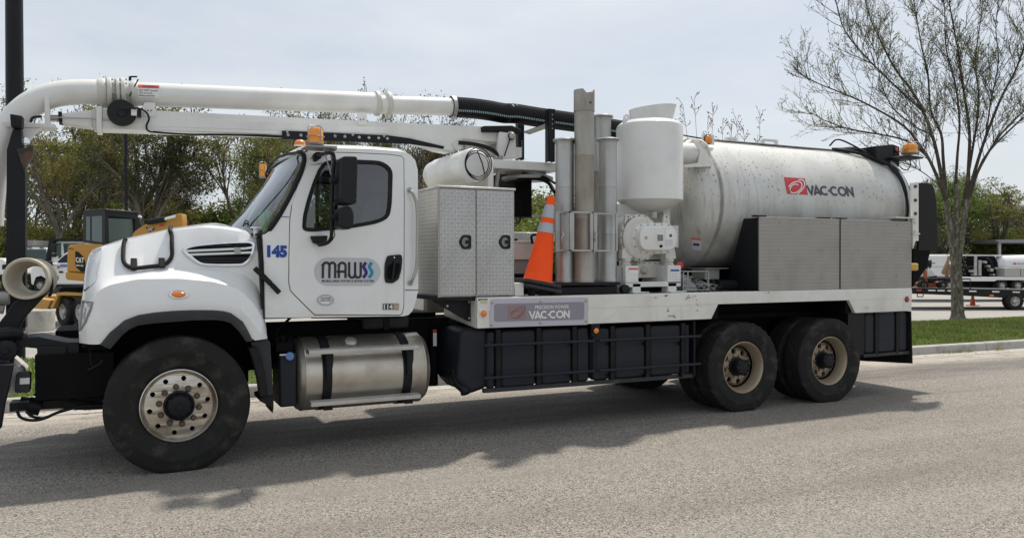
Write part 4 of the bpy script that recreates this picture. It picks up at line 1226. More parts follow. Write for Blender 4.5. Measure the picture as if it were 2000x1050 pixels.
# ---------------------------------------------------------------- under the cab: splash panel, fluid tank, fuel tank and steps
mb = MB(); mb.prism(XZ([(489, 668), (522, 661.5), (528, 668), (531, 720), (534, 770), (520, 774), (512, 730), (500, 690)], .06), .06, .35); T(mb, "splash_panel", "trim_plastic", bevel=.006)
mb = MB(); mb.prism(XZ([(486, 680), (504, 676), (511, 698), (518, 730), (523, 774), (508, 776), (502, 735), (494, 703)], .0), .0, .10); T(mb, "splash_guard_edge", "black_rubber", bevel=.012)
mb = MB(); mb.prism(XZ([(508, 776), (534, 770), (534, 797), (532, 806), (530, 792), (518, 788), (508, 783)], .06), .05, .42); T(mb, "mud_flap", "black_rubber")
a, b = un(546, 690, Y=.16), un(580, 793, Y=.16)
mb = MB(); mb.box(a.x, b.x, .16, .55, b.z, a.z); dt = T(mb, "fluid_tank", "poly_tank", bevel=.02, seg=3)
c = un(566, 697, Y=.14)
mb = MB(); mb.lathe([(.036, 0), (.038, .012), (.036, .034), (.0001, .036)], (c.x, .165, c.z), (0, -1, .3), 18); simple("cap_blue", (.10, .20, .42), .5); mb.build("filler_cap", "cap_blue", dt)
mb = MB(); mb.bar((a.x + .0, .155, a.z - .012), (a.x + .09, .155, a.z - .012), .01, .012); mb.build("strap", "paper_white", dt)
mb = MB(); c = un(556, 672, Y=.25); mb.box(c.x - .08, c.x + .06, .2, .5, c.z - .06, c.z + .02)
rg = random.Random(5)
for i in range(9): mb.cyl((c.x - .08 + .017 * i, .2 + .02 * (i % 3), c.z + .02), (c.x - .08 + .017 * i, .2 + .02 * (i % 3), c.z + .04 + .05 * rg.random()), .008, 8)
mb.tube([(c.x - .1, .3, c.z - .02), (c.x - .06, .3, c.z + .12), (c.x + .1, .35, c.z + .26)], .012, 6); T(mb, "pump_unit", "chassis_black")
FTY, FTR = .415, .325
zt, zb = un(700, 652, Y=FTY).z, un(700, 790, Y=FTY).z
FTZ = (zt + zb) / 2 - .005; FTR = (zt - zb) / 2
x0, x1 = un(577, 730, Y=FTY - .15).x, un(836, 715, Y=FTY - .2).x
mb = MB(); mb.lathe([(.0001, 0), (FTR - .08, 0), (FTR - .05, .006), (FTR - .02, .025), (FTR - .004, .055), (FTR + .003, .06), (FTR + .003, .075), (FTR, .08), (FTR, x1 - x0 - .08), (FTR + .003, x1 - x0 - .075), (FTR + .003, x1 - x0 - .06), (FTR - .004, x1 - x0 - .055), (FTR - .03, x1 - x0 - .018), (FTR - .08, x1 - x0), (.0001, x1 - x0)], (x0, FTY, FTZ), (1, 0, 0), 64)
ft = T(mb, "fuel_tank", "brushed_aluminium", sharp=30)
for cx in (640, 797):
    X = un(cx, 740, Y=FTY - FTR).x
    mb = MB()
    sec = [[Vector((X + s * .042, FTY + math.cos(a) * r, FTZ + math.sin(a) * r)) for a in [2 * PI * i / 48 for i in range(48)]] for s, r in ((-1, FTR), (-1, FTR + .008), (1, FTR + .008), (1, FTR))]
    mb.grid([list(q) for q in zip(*sec)] + [[s[0] for s in sec]])
    st = mb.build("tank_strap", "black_rubber", ft, sharp=50)
    mb = MB(); mb.prism([(X - .02, FTZ + .21), (X + .045, FTZ + .21), (X + .045, FTZ + .13), (X + .02, FTZ - .02), (X - .015, FTZ - .02)], FTY - FTR - .03, FTY - FTR + .1); mb.build("step_bracket", "black_steel", ft)
    mb = MB(); mb.box(X - .038, X + .038, FTY - FTR - .03, FTY - FTR + .06, FTZ - FTR + .045, FTZ - FTR + .13); mb.build("lower_bracket", "black_steel", ft)
    mb = MB(); mb.tube([(X - .035, FTY - FTR - .034, FTZ - FTR + .09), (X - .035, FTY - FTR - .036, FTZ - FTR + .13), (X + .035, FTY - FTR - .036, FTZ - FTR + .13), (X + .035, FTY - FTR - .034, FTZ - FTR + .09)], .007, 6); mb.build("strap_buckle", "bolt_steel", ft)
a = un(682, 663, Y=FTY - .18); th = R(128)
n_ = Vector((0, math.cos(th), math.sin(th))); pc = Vector((a.x, FTY, FTZ)) + n_ * FTR
mb = MB(); mb.lathe([(.085, -.012), (.085, .004), (.056, .008), (.052, .02)], pc, n_, 24); mb.build("filler_flange", "brushed_aluminium", ft)
mb = MB(); prof = [(.050, .018), (.053, .022), (.053, .050), (.046, .056), (.0001, .058)]; mb.lathe(prof, pc, n_, 28)
mb.v = [tuple(Vector(v) + (Vector(v) - pc - n_ * (Vector(v) - pc).dot(n_)) * (.05 if i % 2 else 0)) for i, v in enumerate(mb.v)]; mb.build("filler_cap", "far_steel", ft, sharp=40)
for (q0, q1, zz, nm) in (((603.7, 684.5), (818.5, 674.8), 7.6, "upper_step"), ((607.8, 787.3), (822.3, 769.5), 7.6, "lower_step")):
    Yf = -.045; a, b = un(*q0, Y=Yf), un(*q1, Y=Yf); z = (a.z + b.z) / 2
    mb = MB(); mb.box(a.x, b.x, Yf, Yf + .135, z - .036, z)
    st = T(mb, nm, "step_alloy", bevel=.004)
    mb = MB()
    nx = int((b.x - a.x) / .028)
    for i in range(nx):
        for j in range(4):
            mb.lathe([(.0085, 0), (.007, .005), (.004, .005)], (a.x + .015 + i * .028 + (.014 if j % 2 else 0), Yf + .02 + j * .032, z), (0, 0, 1), 6, False, True)
    struct(mb.build("grip_studs", "step_alloy", st), "stuff")
mb = MB(); a, b = un(708, 616, Y=.55), un(800, 641, Y=.55); mb.box(a.x, b.x, .55, .85, b.z, a.z); at_ = T(mb, "air_tank", "trim_plastic", bevel=.03, seg=3)
mb = MB(); mb.box((a.x + b.x) / 2 - .03, (a.x + b.x) / 2 + .03, .54, .86, b.z - .005, a.z); mb.build("tank_strap", "black_rubber", at_)
mb = MB(); mb.cyl(un(846, 640, Y=.6), un(846, 752, Y=.6), .05, 12); c = un(851, 645, Y=.55)
T(mb, "exhaust_pipe", "chassis_black")
mb = MB(); a, b = un(846, 643, Y=.54), un(853, 675, Y=.54); mb.box(a.x, b.x, .54, .545, b.z, a.z); sg = T(mb, "caution_label", "decal_white")
mb = MB(); mb.box(a.x, b.x, .536, .54, a.z - .035, a.z); mb.build("label_band", "decal_red", sg)

# ---------------------------------------------------------------- deck, beam, sign
BZ0, BZ1 = 1.078, 1.378
xb0, xb1 = un(932.1, 600, Y=0).x, un(1780.7, 590, Y=0).x
xa, xc1, xc2, xd = un(1389.7, 624, Y=0).x, un(1405, 588.6, Y=0).x, un(1657, 583.5, Y=0).x, un(1671, 610.5, Y=0).x
zc = un(1530, 586, Y=0).z
beam_poly = [(xb0, BZ0), (xa, BZ0), (xc1, zc), (xc2, zc - .005), (xd, BZ0), (xb1, BZ0), (xb1, BZ1), (xb0, BZ1)]
mb = MB(); mb.prism(beam_poly, 0.0, 0.05)
beam = T(mb, "side_beam", "deck_white", bevel=.006)
zl = BZ0 + .165
mb = MB(); mb.prism([(xb0 + .001, zl), (xb1 - .001, zl), (xb1 - .001, BZ1 - .03), (xb0 + .001, BZ1 - .03)], -.004, .002); mb.build("beam_web", "deck_white", beam)
BT = bvh(beam)
mb = MB(); mb.prism(beam_poly, W - .05, W); T(mb, "side_beam", "deck_white", bevel=.006)
mb = MB(); mb.prismx([(.05, BZ0), (.9, BZ0 + .07), (.9, BZ1 - .01), (.05, BZ1 - .002)], xb0, xb0 + .05); T(mb, 'front_beam', 'deck_white', bevel=.005); mb = MB(); mb.prismx([(W - .05, BZ0), (W - .9, BZ0 + .07), (W - .9, BZ1 - .01), (W - .05, BZ1 - .002)], xb0, xb0 + .05); T(mb, "front_beam", "deck_white", bevel=.005)
mb = MB(); mb.box(xb0 + .05, xb1, .05, W - .05, BZ1 - .03, BZ1 - .006); T(mb, "deck_plate", "grey_steel")
# black gusset carrying the locker
mb = MB(); mb.prism(XZ([(838, 581), (923, 582), (923, 627), (912, 626), (868, 601)], .18), .16, .20); mb.prism(XZ([(838, 577), (930, 578), (930, 586), (838, 585)], .15), .05, .7)
gs = T(mb, "locker_bracket", "black_steel")
for q in ((916, 589), (916, 621), (873, 597)):
    mb = MB(); mb.hexbolt(un(q[0], q[1], Y=.16), (0, -1, 0), .014, .014); mb.build("bolt", "bolt_steel", gs)
def flat(name, pts, Y, thick, mat, parent=None, bevel=0.0, r=0.0):
    p = XZ(pts, Y)
    if r: p = roundpoly(p, r, 4)
    m = MB(); m.prism(p, Y - thick, Y); return T(m, name, mat, parent, bevel=bevel)
sign = flat("name_plate", [(957, 584), (1148.6, 580.3), (1147.7, 633.5), (956.5, 639.3)], -.001, .007, "sign_silver", r=.02)
fld = flat("plate_field", [(965, 593), (1141, 589), (1141, 623.7), (965, 628)], -.008, .002, "sign_grey", sign, r=.03)
ST = bvh(fld)
lg = decal_grid("logo_square", [(992.3, 596.6), (1027.4, 595.7), (1027.6, 622.3), (992.3, 622.7)], ST, "decal_faded_red", sign, .002)
def strokes_px(name, paths, w, tree, mat, parent, off, n=5):
    m = MB()
    for pth in paths:
        q = smooth_path([Vector((a, b, 0)) for a, b in pth], n)
        put(m, ribbon([(p.x, p.y) for p in q], w), lambda a, b: hit(tree, a, b, off))
    if m.f: return m.build(name, mat, parent, recalc=False, smooth=False)
SW = [[(360, 470), (400, 420), (470, 370), (560, 338), (625, 345), (650, 385), (635, 450), (575, 520), (490, 570), (420, 580), (380, 555)],
      [(375, 530), (400, 470), (450, 420), (520, 395), (575, 408)], [(600, 296), (680, 300), (712, 340), (700, 420), (640, 500), (550, 575), (510, 600)]]
def sw_to(c):
    tl, tr, br, bl = [Vector(q) for q in c]; out = []
    for p in SW:
        o = []
        for x, y in p:
            u, v = (x - 305) / 440, (y - 262) / 340
            u2 = min(1, max(0, u)); v2 = min(1, max(0, v)); q = (tl * (1 - u2) + tr * u2) * (1 - v2) + (bl * (1 - u2) + br * u2) * v2
            o.append((q.x, q.y))
        out.append(o)
    return out
strokes_px("logo_swoosh", sw_to([(992.3, 596.6), (1027.4, 595.7), (1027.6, 622.3), (992.3, 622.7)]), .9, ST, "decal_line_red", sign, .004)
g_, adv_ = word_vaccon()
def put_word(name, corners, tree, mat, parent, off, w, asp):
    m = MB(); fn = quad_map(corners, tree, off)
    for s in g_: put(m, [tuple(Vector((a.x / adv_, a.y)) for a in q) for q in ribbon(dense(s, .12), w)], fn)
    return m.build(name, mat, parent, recalc=False, smooth=False)
put_word("name_lettering", [(1032.6, 607.0), (1112.5, 605.4), (1112.5, 620.3), (1033.5, 622.6)], ST, "decal_white", sign, .004, .20, 1)
decal_text("name_lettering", "PRECISION POWER", [(1045, 596.4), (1111, 595), (1111, 601.8), (1045, 603.2)], ST, "decal_white", sign, .004, .015)
for q in ((961, 590.5), (1055.7, 588.5), (1144.8, 587), (960.5, 634), (1055.3, 630.3), (1144.8, 627)):
    mb = MB(); mb.lathe([(.014, 0), (.013, .006), (.006, .010), (.0001, .0105)], un(q[0], q[1], Y=-.008), (0, -1, 0), 10); mb.build("bolt", "bolt_steel", sign)
# front corner lamp and label, mid lamp, rear red lamp
def lamp(name, px, py, r, Y, lens, bez="decal_white", axis=(0, -1, 0)):
    c = un(px, py, Y=Y); m = MB(); m.lathe([(r * 1.28, 0), (r * 1.25, .006), (r * 1.02, .010), (r, .006)], c, axis, 24, True, False); o = T(m, name, bez)
    m = MB(); m.lathe([(r, .002), (r * .97, .014), (r * .6, .022), (.0001, .024)], c, axis, 24); m.build("lens", lens, o); return o
lamp("side_lamp", 944, 611.5, .034, -.002, "amber_light")
lamp("side_lamp", 1163.5, 645.5, .030, .02, "amber_light", "black_rubber")
mb = MB(); c = un(1163.5, 645.5, Y=.02); mb.box(c.x - .05, c.x + .05, .022, .05, c.z - .05, BZ0); T(mb, "lamp_bracket", "black_steel")
lamp("tail_side_lamp", 1771.5, 584, .030, -.006, "red_lens", "rusty_bolt")
lb = decal_grid("rating_label", [(934, 583.5), (952, 583.2), (952, 596.8), (934, 597.2)], BT, "decal_black", TR, .0035)
for i in range(3): decal_grid("label_line", [(938, 585 + i * 2.7), (951, 584.8 + i * 2.7), (951, 586.8 + i * 2.7), (938, 587 + i * 2.7)], BT, "decal_cream", lb, .0055)
# stains and chips on the beam
simple("chip_black", (0.05, 0.045, 0.04), .8)
rg = random.Random(12); mb = MB()
for cx, cy, n, sx, sy in ((1312, 617, 14, 7, 3), (1300, 577, 6, 4, 1.5), (1345, 579, 12, 10, 4), (1280, 581, 3, 3, 1), (1360, 595, 5, 8, 8), (1304, 606, 5, 2, 5), (1690, 601, 4, 5, 2), (1500, 572, 3, 6, 2)):
    for i in range(n):
        x, y = cx + rg.gauss(0, sx * .6), cy + rg.gauss(0, sy * .6); w, h = rg.uniform(.5, 2.2), rg.uniform(.4, 1.2)
        P = [hit(BT, x + w * math.cos(a) * rg.uniform(.6, 1.1), y + h * math.sin(a) * rg.uniform(.6, 1.1), .008) for a in [2 * PI * j / 7 for j in range(7)]]
        if all(p is not None for p in P): mb.add(P, [tuple(range(7))])
struct(mb.build("paint_chips", "chip_black", beam, recalc=False, smooth=False), "stuff")
# mud skirts and dark wheel bay
mb = MB(); mb.box(xc1 - .25, xd + .1, .62, 1.9, 1.09, 1.30); mb.box(xc1 - .1, xc1 + .02, .05, .8, BZ0 - .0, zc + .05); mb.box(xd - .12, xd - .02, .05, .8, BZ0, zc + .1); T(mb, "wheel_bay", "chassis_black")

# ---------------------------------------------------------------- poly water tanks under the deck, ribs, straps and guard rails
def water_tank(pxl, pxr, py0, py1, Yn, Yf, ribs, slant=0.0):
    zt, zb = 1.055, None
    xl, xr = un(pxl, 700, Y=Yn).x, un(pxr, 690, Y=Yn).x
    zb = un((pxl + pxr) / 2, py1, Y=Yn).z; zt = un((pxl + pxr) / 2, py0, Y=Yn).z
    xs = [xl] + [un(r, 700, Y=Yn).x for r in ribs] + [xr]
    o = None
    mb = MB(); mb.prism(roundpoly([(xl + .02, zb + .01), (xr - .02, zb + .01), (xr - .02, zt - .01), (xl + .02, zt - .01)], .05, 4), Yn + .035, Yf)
    o = T(mb, "water_tank", "poly_tank", bevel=.03, seg=3)
    for a, b in zip(xs[:-1], xs[1:]):
        mb = MB(); mb.prism(roundpoly([(a + .035, zb), (b - .035, zb), (b - .035, zt), (a + .035, zt)], .045, 4), Yn, Yn + .10)
        mb.build("tank_panel", "poly_tank", o, bevel=.022, seg=3)
        for q in (.33, .66):
            m3 = MB(); z = zb + (zt - zb) * q; m3.bar((a + .05, Yn - .001, z), (b - .05, Yn - .001, z), .004, .006)
            m3.build("mould_line", "poly_tank", o)
    for r in xs[1:-1]:
        mb = MB(); mb.box(r - .028, r + .028, Yn - .012, Yn + .03, zb - .03, zt + .02); mb.build("tank_strap", "black_rubber", o, bevel=.008)
    return o, xl, xr, zb
t1, xl, xm, zb1 = water_tank(946, 1156, 643, 752, .06, .70, [973, 1052, 1122])
t2, xm2, xr, zb2 = water_tank(1153, 1352, 637, 736, .06, .70, [1196, 1265, 1334])
mb = MB()
P = [(900, 643), (952, 640), (952, 757), (918, 770), (893, 745)]
mb.prism(XZ(P, .1), .09, .70); T(mb, "tank_end", "poly_tank", bevel=.05, seg=4)
mb = MB(); a, b = un(945, 765, Y=.04), un(1354, 735, Y=.04)
mb.bar((a.x, .06, a.z + .01), (b.x, .06, b.z + .012), .05, .04); T(mb, "lower_frame_rail", "grey_steel" if False else "trim_plastic")
mb = MB(); a = un(1352, 690, Y=.06); mb.box(a.x - .01, a.x + .01, .02, .3, un(1352, 735, Y=.02).z, 1.06); T(mb, "rail_end_plate", "black_steel")
for pts, nm in (([(945, 674.5), (1160, 665.5)], "guard_rail"), ([(1170, 665), (1368, 656)], "guard_rail"), ([(945, 738.5), (1160, 724)], "guard_rail"), ([(1170, 723.5), (1368, 710)], "guard_rail")):
    mb = MB(); a, b = un(*pts[0], Y=-.02), un(*pts[1], Y=-.02); mb.tube([a.lerp(b, i / 8) for i in range(9)], .0145, 10)
    gr_ = T(mb, nm, "poly_tank")
for (px_a, pa, pb) in ((952, 672, 741), (1165, 663, 728)):
    mb = MB(); a, b = un(px_a, pa, Y=-.0), un(px_a, pb, Y=-.0); mb.tube([a, b], .008, 6); T(mb, "rail_hanger", "black_steel")
for r in (973, 1052, 1122, 1196, 1265, 1334):
    for y0_ in (0, 1):
        z = un(r, 667, Y=-.02).z if y0_ == 0 else un(r, 729, Y=-.02).z
        X = un(r, 667, Y=-.02).x
        mb = MB(); mb.box(X - .012, X + .012, -.012, .06, z - .04 - (r - 945) * 0, z - .008); T(mb, "rail_clip", "black_steel")
# drain valve at the tank's front foot
mb = MB(); mb.tube(smooth_path([un(888, 722, Y=.25), un(893, 745, Y=.2), un(906, 758, Y=.15), un(910, 768, Y=.12)], 4), .05, 12)
mb.cyl(un(885, 718, Y=.3), un(892, 735, Y=.2), .025, 10); mb.tube([un(876, 724, Y=.25), un(890, 716, Y=.25)], .012, 6); T(mb, "drain_valve", "black_steel")
# rear side tank and flap behind the wheels
t3, a3, b3, z3 = water_tank(1686, 1775, 611, 687, .06, .6, [1711, 1752])
mb = MB(); mb.box(xd - .05, un(1688, 650, Y=.07).x, .07, .9, un(1688, 694, Y=.07).z, 1.075); T(mb, "tank_end", "black_steel")
mb = MB(); mb.box(a3, b3, .05, .11, z3 - .045, z3 - .008); T(mb, "lower_frame_rail", "trim_plastic")
mb = MB()
a, b, c, d = un(1708, 690, Y=.9), un(1781, 607, Y=.02), un(1786, 709, Y=.02), un(1708, 701, Y=.9)
mb.add([Vector((9.22, .02, 1.07)), Vector((9.22, .9, 1.07)), Vector((9.25, .9, d.z)), Vector((9.25, .02, c.z + .0)), Vector((9.235, .02, 1.07)), Vector((9.235, .9, 1.07)), Vector((9.265, .9, d.z)), Vector((9.265, .02, c.z))],
       [(0, 1, 2, 3), (7, 6, 5, 4), (0, 4, 5, 1), (1, 5, 6, 2), (2, 6, 7, 3), (3, 7, 4, 0)])
T(mb, "rear_mud_flap", "black_rubber", smooth=False)

# ---------------------------------------------------------------- upright tread plate locker behind the cab
LZ0, LZ1 = 1.385, 2.425
lx0, lx1 = un(855.7, 470, Y=.03).x, un(1004.8, 470, Y=.03).x
lxm = un(930.5, 470, Y=.03).x
mb = MB(); mb.box(lx0, lx1, .045, .62, LZ0, LZ1); loc_ = T(mb, "locker", "tread_plate", bevel=.004)
mb = MB(); mb.box(lx0 - .012, lx1 + .012, .02, .635, LZ1, LZ1 + .022); mb.build("locker_lid", "step_alloy", loc_, bevel=.004)
for (xa_, xb_, hx) in ((lx0 + .012, lxm - .006, 909), (lxm + .006, lx1 - .004, 986)):
    mb = MB(); mb.box(xa_, xb_, .028, .044, LZ0 + .012, LZ1 - .008); ld = T(mb, "locker_door", "tread_plate", bevel=.003)
    c = un(hx, 472.5, Y=.03)
    pts = roundpoly([(c.x - .075, c.z), (c.x - .03, c.z + .072), (c.x + .058, c.z + .066), (c.x + .058, c.z - .066), (c.x - .03, c.z - .072)], [.03, .03, .02, .02, .03], 4)
    mb = MB(); mb.prism(pts, .018, .030); lt = mb.build("latch", "black_plastic", ld, bevel=.004)
    mb = MB(); mb.prism([(c.x + .036 * math.cos(a) - .005, c.z + .046 * math.sin(a)) for a in [2 * PI * i / 20 for i in range(20)]], .0155, .019)
    WL = WLOC[ld.name]; mb.build("latch_bowl", "far_grey", ld)
    mb = MB(); mb.box(c.x - .008, c.x + .034, .010, .016, c.z - .018, c.z + .018); mb.build("latch_grip", "black_plastic", ld, bevel=.003)
    mb = MB()
    mb.box(xa_ - .007, xa_ - .001, .02, .03, LZ0 + .02, LZ1 - .01); mb.build("door_hinge", "grey_steel", ld)
mb = MB(); mb.box(lx0 - .004, lx0 + .008, .022, .046, LZ0, LZ1); mb.box(lxm - .005, lxm + .005, .026, .046, LZ0, LZ1); T(mb, "locker_edge", "far_steel")
mb = MB(); mb.box(lx0 - .018, lx0 - .001, .10, .55, LZ1 - .30, LZ1 - .04); pass

# ---------------------------------------------------------------- boom
BY = 1.20
def bp(px, py): return un(px, py, Y=BY)
mb = MB(); mb.tube(smooth_path([bp(*q) for q in ((-22, 440), (-20, 400), (-15, 350), (-8, 310), (5, 270), (26, 236), (56, 207), (95, 188), (140, 180.5), (203, 180))], 5), .113, 28); T(mb, "suction_elbow", "boom_white")
mb = MB(); mb.tube([bp(258, 183.5).lerp(bp(736, 202), i / 6) for i in range(7)], .111, 28); T(mb, "boom_pipe", "boom_white")
mb = MB(); mb.tube([bp(736, 203.5), bp(758, 205)], .100, 28); mb.tube([bp(758, 205), bp(884, 209)], .097, 28); T(mb, "boom_pipe_end", "boom_white")
dirp = (bp(736, 203.5) - bp(258, 185)).normalized()
for px, r, w, nm in ((200, .122, .035, "pipe_flange"), (214, .135, .02, "pipe_flange"), (231, .130, .015, "pipe_flange"), (241, .140, .018, "pipe_flange"), (262, .116, .03, "pipe_flange"), (736, .128, .022, "pipe_flange"), (758, .125, .022, "pipe_flange")):
    c = bp(px, 181 + (px - 200) * .04); mb = MB(); mb.lathe([(.09, -w), (r, -w), (r + .006, -w * .6), (r + .006, w * .6), (r, w), (.09, w)], c, dirp, 32, False, False)
    fl = T(mb, nm, "part_white")
    if px in (214, 231, 241):
        for i in range(8):
            a = 2 * PI * i / 8 + .2; u_, v_ = dirp.orthogonal().normalized(), None; v_ = dirp.cross(u_)
            m3 = MB(); q = c + (u_ * math.cos(a) + v_ * math.sin(a)) * (r - .012); m3.cyl(q - dirp * .03, q + dirp * .035, .008, 6); m3.build("flange_bolt", "bolt_steel", fl)
mb = MB(); mb.tube([bp(203, 181), bp(222, 182), bp(236, 183), bp(262, 185)], .100, 24); T(mb, "swivel_joint", "part_white")
mb = MB(); mb.tube([bp(206, 182), bp(211, 182)], .112, 24); mb.tube([bp(225, 182), bp(229, 182)], .118, 24); mb.tube([bp(233, 182), bp(238, 183)], .120, 24); T(mb, "swivel_seal", "grey_steel")
mb = MB(); mb.tube([un(253, 188, Y=BY - .12), un(270, 155, Y=BY - .1)], .006, 6); mb.tube([un(254, 150, Y=BY), un(268, 150, Y=BY)], .008, 6); mb.cyl(un(254, 158, Y=BY), un(254, 150, Y=BY), .012, 8); T(mb, "joint_lever", "black_steel")
PT_obj = [o for o in TR.children if o.name.startswith("boom_pipe") and not o.name.startswith("boom_pipe_end")]
PT = bvh(PT_obj[0])
wl_ = decal_grid("warning_sticker", [(269.5, 166), (311.5, 167.5), (311.5, 191.5), (269.5, 190)], PT, "decal_white", TR, .003, 6, 6)
decal_grid("sticker_band", [(270, 166.5), (311, 168), (311, 173), (270, 172)], PT, "decal_orange_red", wl_, .006, 6, 2)
decal_text("sticker_lettering", "WARNING", [(278, 168), (308, 169), (308, 172.3), (278, 171.5)], PT, "decal_black", wl_, .009, .02)
for s, y0_, xr_ in (("DO NOT exceed", 174.6, 308), ("700 pounds", 179.6, 297), ("lifting capacity", 184.6, 302)):
    decal_text("sticker_lettering", s, [(271.5, y0_), (xr_, y0_ + 1.0), (xr_, y0_ + 4.6), (271.5, y0_ + 3.6)], PT, "decal_dark", wl_, .006, .01)
# hose, corrugated
hc = smooth_path([bp(*q) for q in ((880, 209), (920, 211.5), (955, 216), (985, 221.5), (1005, 222), (1050, 229), (1100, 236), (1150, 243), (1215, 254))], 4)
hc = resample(hc, 190)
mb = MB(); mb.tube(hc, [.110 + (.005 if i % 2 else -.004) for i in range(190)], 28); hs = T(mb, "vacuum_hose", "hose_black", sharp=60)
mb = MB()
for i in range(4, 178):
    if i % 2: mb.obox(hc[i] + Vector((0, -.104, -.052)), (.011, .010, .030), Matrix.Rotation(-.45, 3, "X"))
struct(mb.build("hose_stripe", "hose_stripe", hs), "stuff")
mb = MB(); c = bp(884, 209.3); mb.lathe([(.118, -.022), (.122, -.02), (.122, .02), (.118, .022)], c, dirp, 28, False, False); mb.obox(c + Vector((0, -.03, -.125)), (.04, .05, .03)); T(mb, "hose_clamp", "galvanised")
# telescoping beam
def bprism(name, pts, mat, hw=.12, bevel=.008, parent=None, Y=BY):
    m = MB(); m.prism(XZ(pts, Y - hw), Y - hw, Y + hw); return T(m, name, mat, parent, bevel=bevel)
bm_ = bprism("boom_beam", [(199, 210.5), (560, 228.5), (760, 238.5), (944, 247), (975, 252), (973, 278.5), (905, 272.5), (893, 283), (886, 296), (862, 292), (800, 272), (760, 269), (551, 263), (199, 252)], "boom_white", .125)
bprism("boom_web_panel", [(205, 223), (760, 249), (760, 262), (551, 255.5), (205, 243)], "boom_white", .128, .002)
bprism("boom_end_plate", [(188, 207.5), (199, 207.5), (199, 254.5), (188, 254)], "boom_white", .16, .004)
bprism("boom_inner_end", [(180, 213), (188, 211), (188, 251), (182, 249)], "part_white", .13, .004)
m = MB(); a, b = un(120, 231, Y=BY), un(182, 231, Y=BY); m.lathe([(.075, 0), (.10, .02), (.135, (b - a).length)], a, b - a, 4); 
mb = MB(); mb.prism(XZ([(117, 222), (182, 214), (182, 249), (117, 240)], BY - .09), BY - .09, BY + .09); T(mb, "boom_nose", "boom_white", bevel=.01)
mb = MB(); mb.cyl(un(115, 231, Y=BY - .05), un(122, 231, Y=BY - .05), .06, 16); T(mb, "nose_collar", "black_rubber")
mb = MB(); mb.tube([un(88, 231, Y=BY), un(117, 231, Y=BY)], .03, 10); mb.tube([un(85, 228, Y=BY - .1), un(180, 232, Y=BY - .13), un(240, 237, Y=BY - .14)], .006, 6); T(mb, "extension_rod", "galvanised")
# yoke holding the elbow
mb = MB(); mb.prism(XZ([(87, 190), (96, 190), (99, 243), (88, 243)], BY - .1), BY - .13, BY - .07); mb.prism(XZ([(3, 238), (45, 240), (108, 243), (108, 250), (45, 250), (12, 249)], BY - .1), BY - .13, BY + .1)
mb.prism(XZ([(38, 250), (80, 250), (57, 276), (48, 290), (38, 288), (36, 270), (43, 258)], BY - .1), BY - .12, BY - .06); T(mb, "elbow_yoke", "boom_white", bevel=.006)
c = un(48, 278, Y=BY - .13); mb = MB(); mb.lathe([(.045, 0), (.045, .03), (.03, .035), (.0001, .035)], c, (0, -1, 0), 18); T(mb, "yoke_pin", "chrome")
# stickers, reel, brackets, cable
c = un(238, 220, Y=BY - .2); mb = MB(); mb.lathe([(.0001, -.10), (.118, -.10), (.122, -.09), (.122, -.08), (.06, -.075), (.06, -.025), (.122, -.02), (.122, -.008), (.118, 0), (.04, .002), (.035, .012), (.0001, .012)], c, (0, -1, 0), 40); T(mb, "cable_reel", "trim_plastic" if False else "black_plastic")
mb = MB(); mb.tube(smooth_path([un(238, 212, Y=BY - .24), un(255, 211, Y=BY - .26), (un(275, 213, Y=BY - .25)), un(286, 220, Y=BY - .2), un(291, 232, Y=BY - .17), un(286, 246, Y=BY - .16), un(290, 256, Y=BY - .15), un(310, 259, Y=BY - .14), un(380, 263, Y=BY - .13), un(470, 264, Y=BY - .13), un(551, 268, Y=BY - .13)], 4), .009, 7); mb.tube(smooth_path([un(300, 257, Y=BY - .1), un(350, 259, Y=BY), un(430, 261.5, Y=BY - .05), un(551, 266, Y=BY - .1)], 4), .008, 6); T(mb, "control_cable", "hose_black")
mb = MB(); a, b = un(256, 214, Y=BY - .22), un(267, 226, Y=BY - .22); mb.box(a.x, b.x, BY - .24, BY - .18, b.z, a.z); T(mb, "reel_label", "decal_white")
mb = MB(); a, b = un(268, 212, Y=BY - .20), un(276, 228, Y=BY - .20); mb.box(a.x, b.x, BY - .20, BY - .13, b.z, a.z); T(mb, "reel_socket", "black_plastic")
for q in ([(281, 201), (303, 201), (303.5, 228.5), (282, 228)], [(698, 220), (716, 220.5), (716, 244.5), (698.5, 244)]):
    mb = MB(); mb.prism(roundpoly(XZ(q, BY - .13), .01, 2), BY - .142, BY - .128); pb = T(mb, "pipe_bracket", "boom_white")
    for dx in (-3, 3):
        m3 = MB(); m3.cyl(un((q[0][0] + q[1][0]) / 2 + dx, (q[0][1] + q[2][1]) / 2 + 1, Y=BY - .14), un((q[0][0] + q[1][0]) / 2 + dx, (q[0][1] + q[2][1]) / 2 + 1, Y=BY - .15), .006, 8); m3.build("bolt", "chassis_black", pb)
holes = [(563, 263), (588, 263.8), (655, 265.5), (674, 266.5), (702, 268), (721, 268.8), (740, 269.5), (757, 270.5)]
outer = XZ([(551, 255), (759, 264.5), (800, 270), (868, 286), (866, 291), (802, 281.5), (551, 272)], BY - .15)
hh = []
for hx, hy in holes:
    c = un(hx, hy, Y=BY - .15); hh.append([(c.x + .017 * math.cos(2 * PI * i / 10), c.z + .017 * math.sin(2 * PI * i / 10)) for i in range(10)])
mb = MB(); mb.plate(outer, hh, BY - .150, BY - .142); rk = T(mb, "cable_tray", "black_steel")
for q in ((561, 258), (689, 263.5), (750, 266)):
    m3 = MB(); m3.lathe([(.014, 0), (.010, .008), (.0001, .009)], un(q[0], q[1], Y=BY - .15), (0, -1, 0), 10); m3.build("bolt", "far_steel", rk)
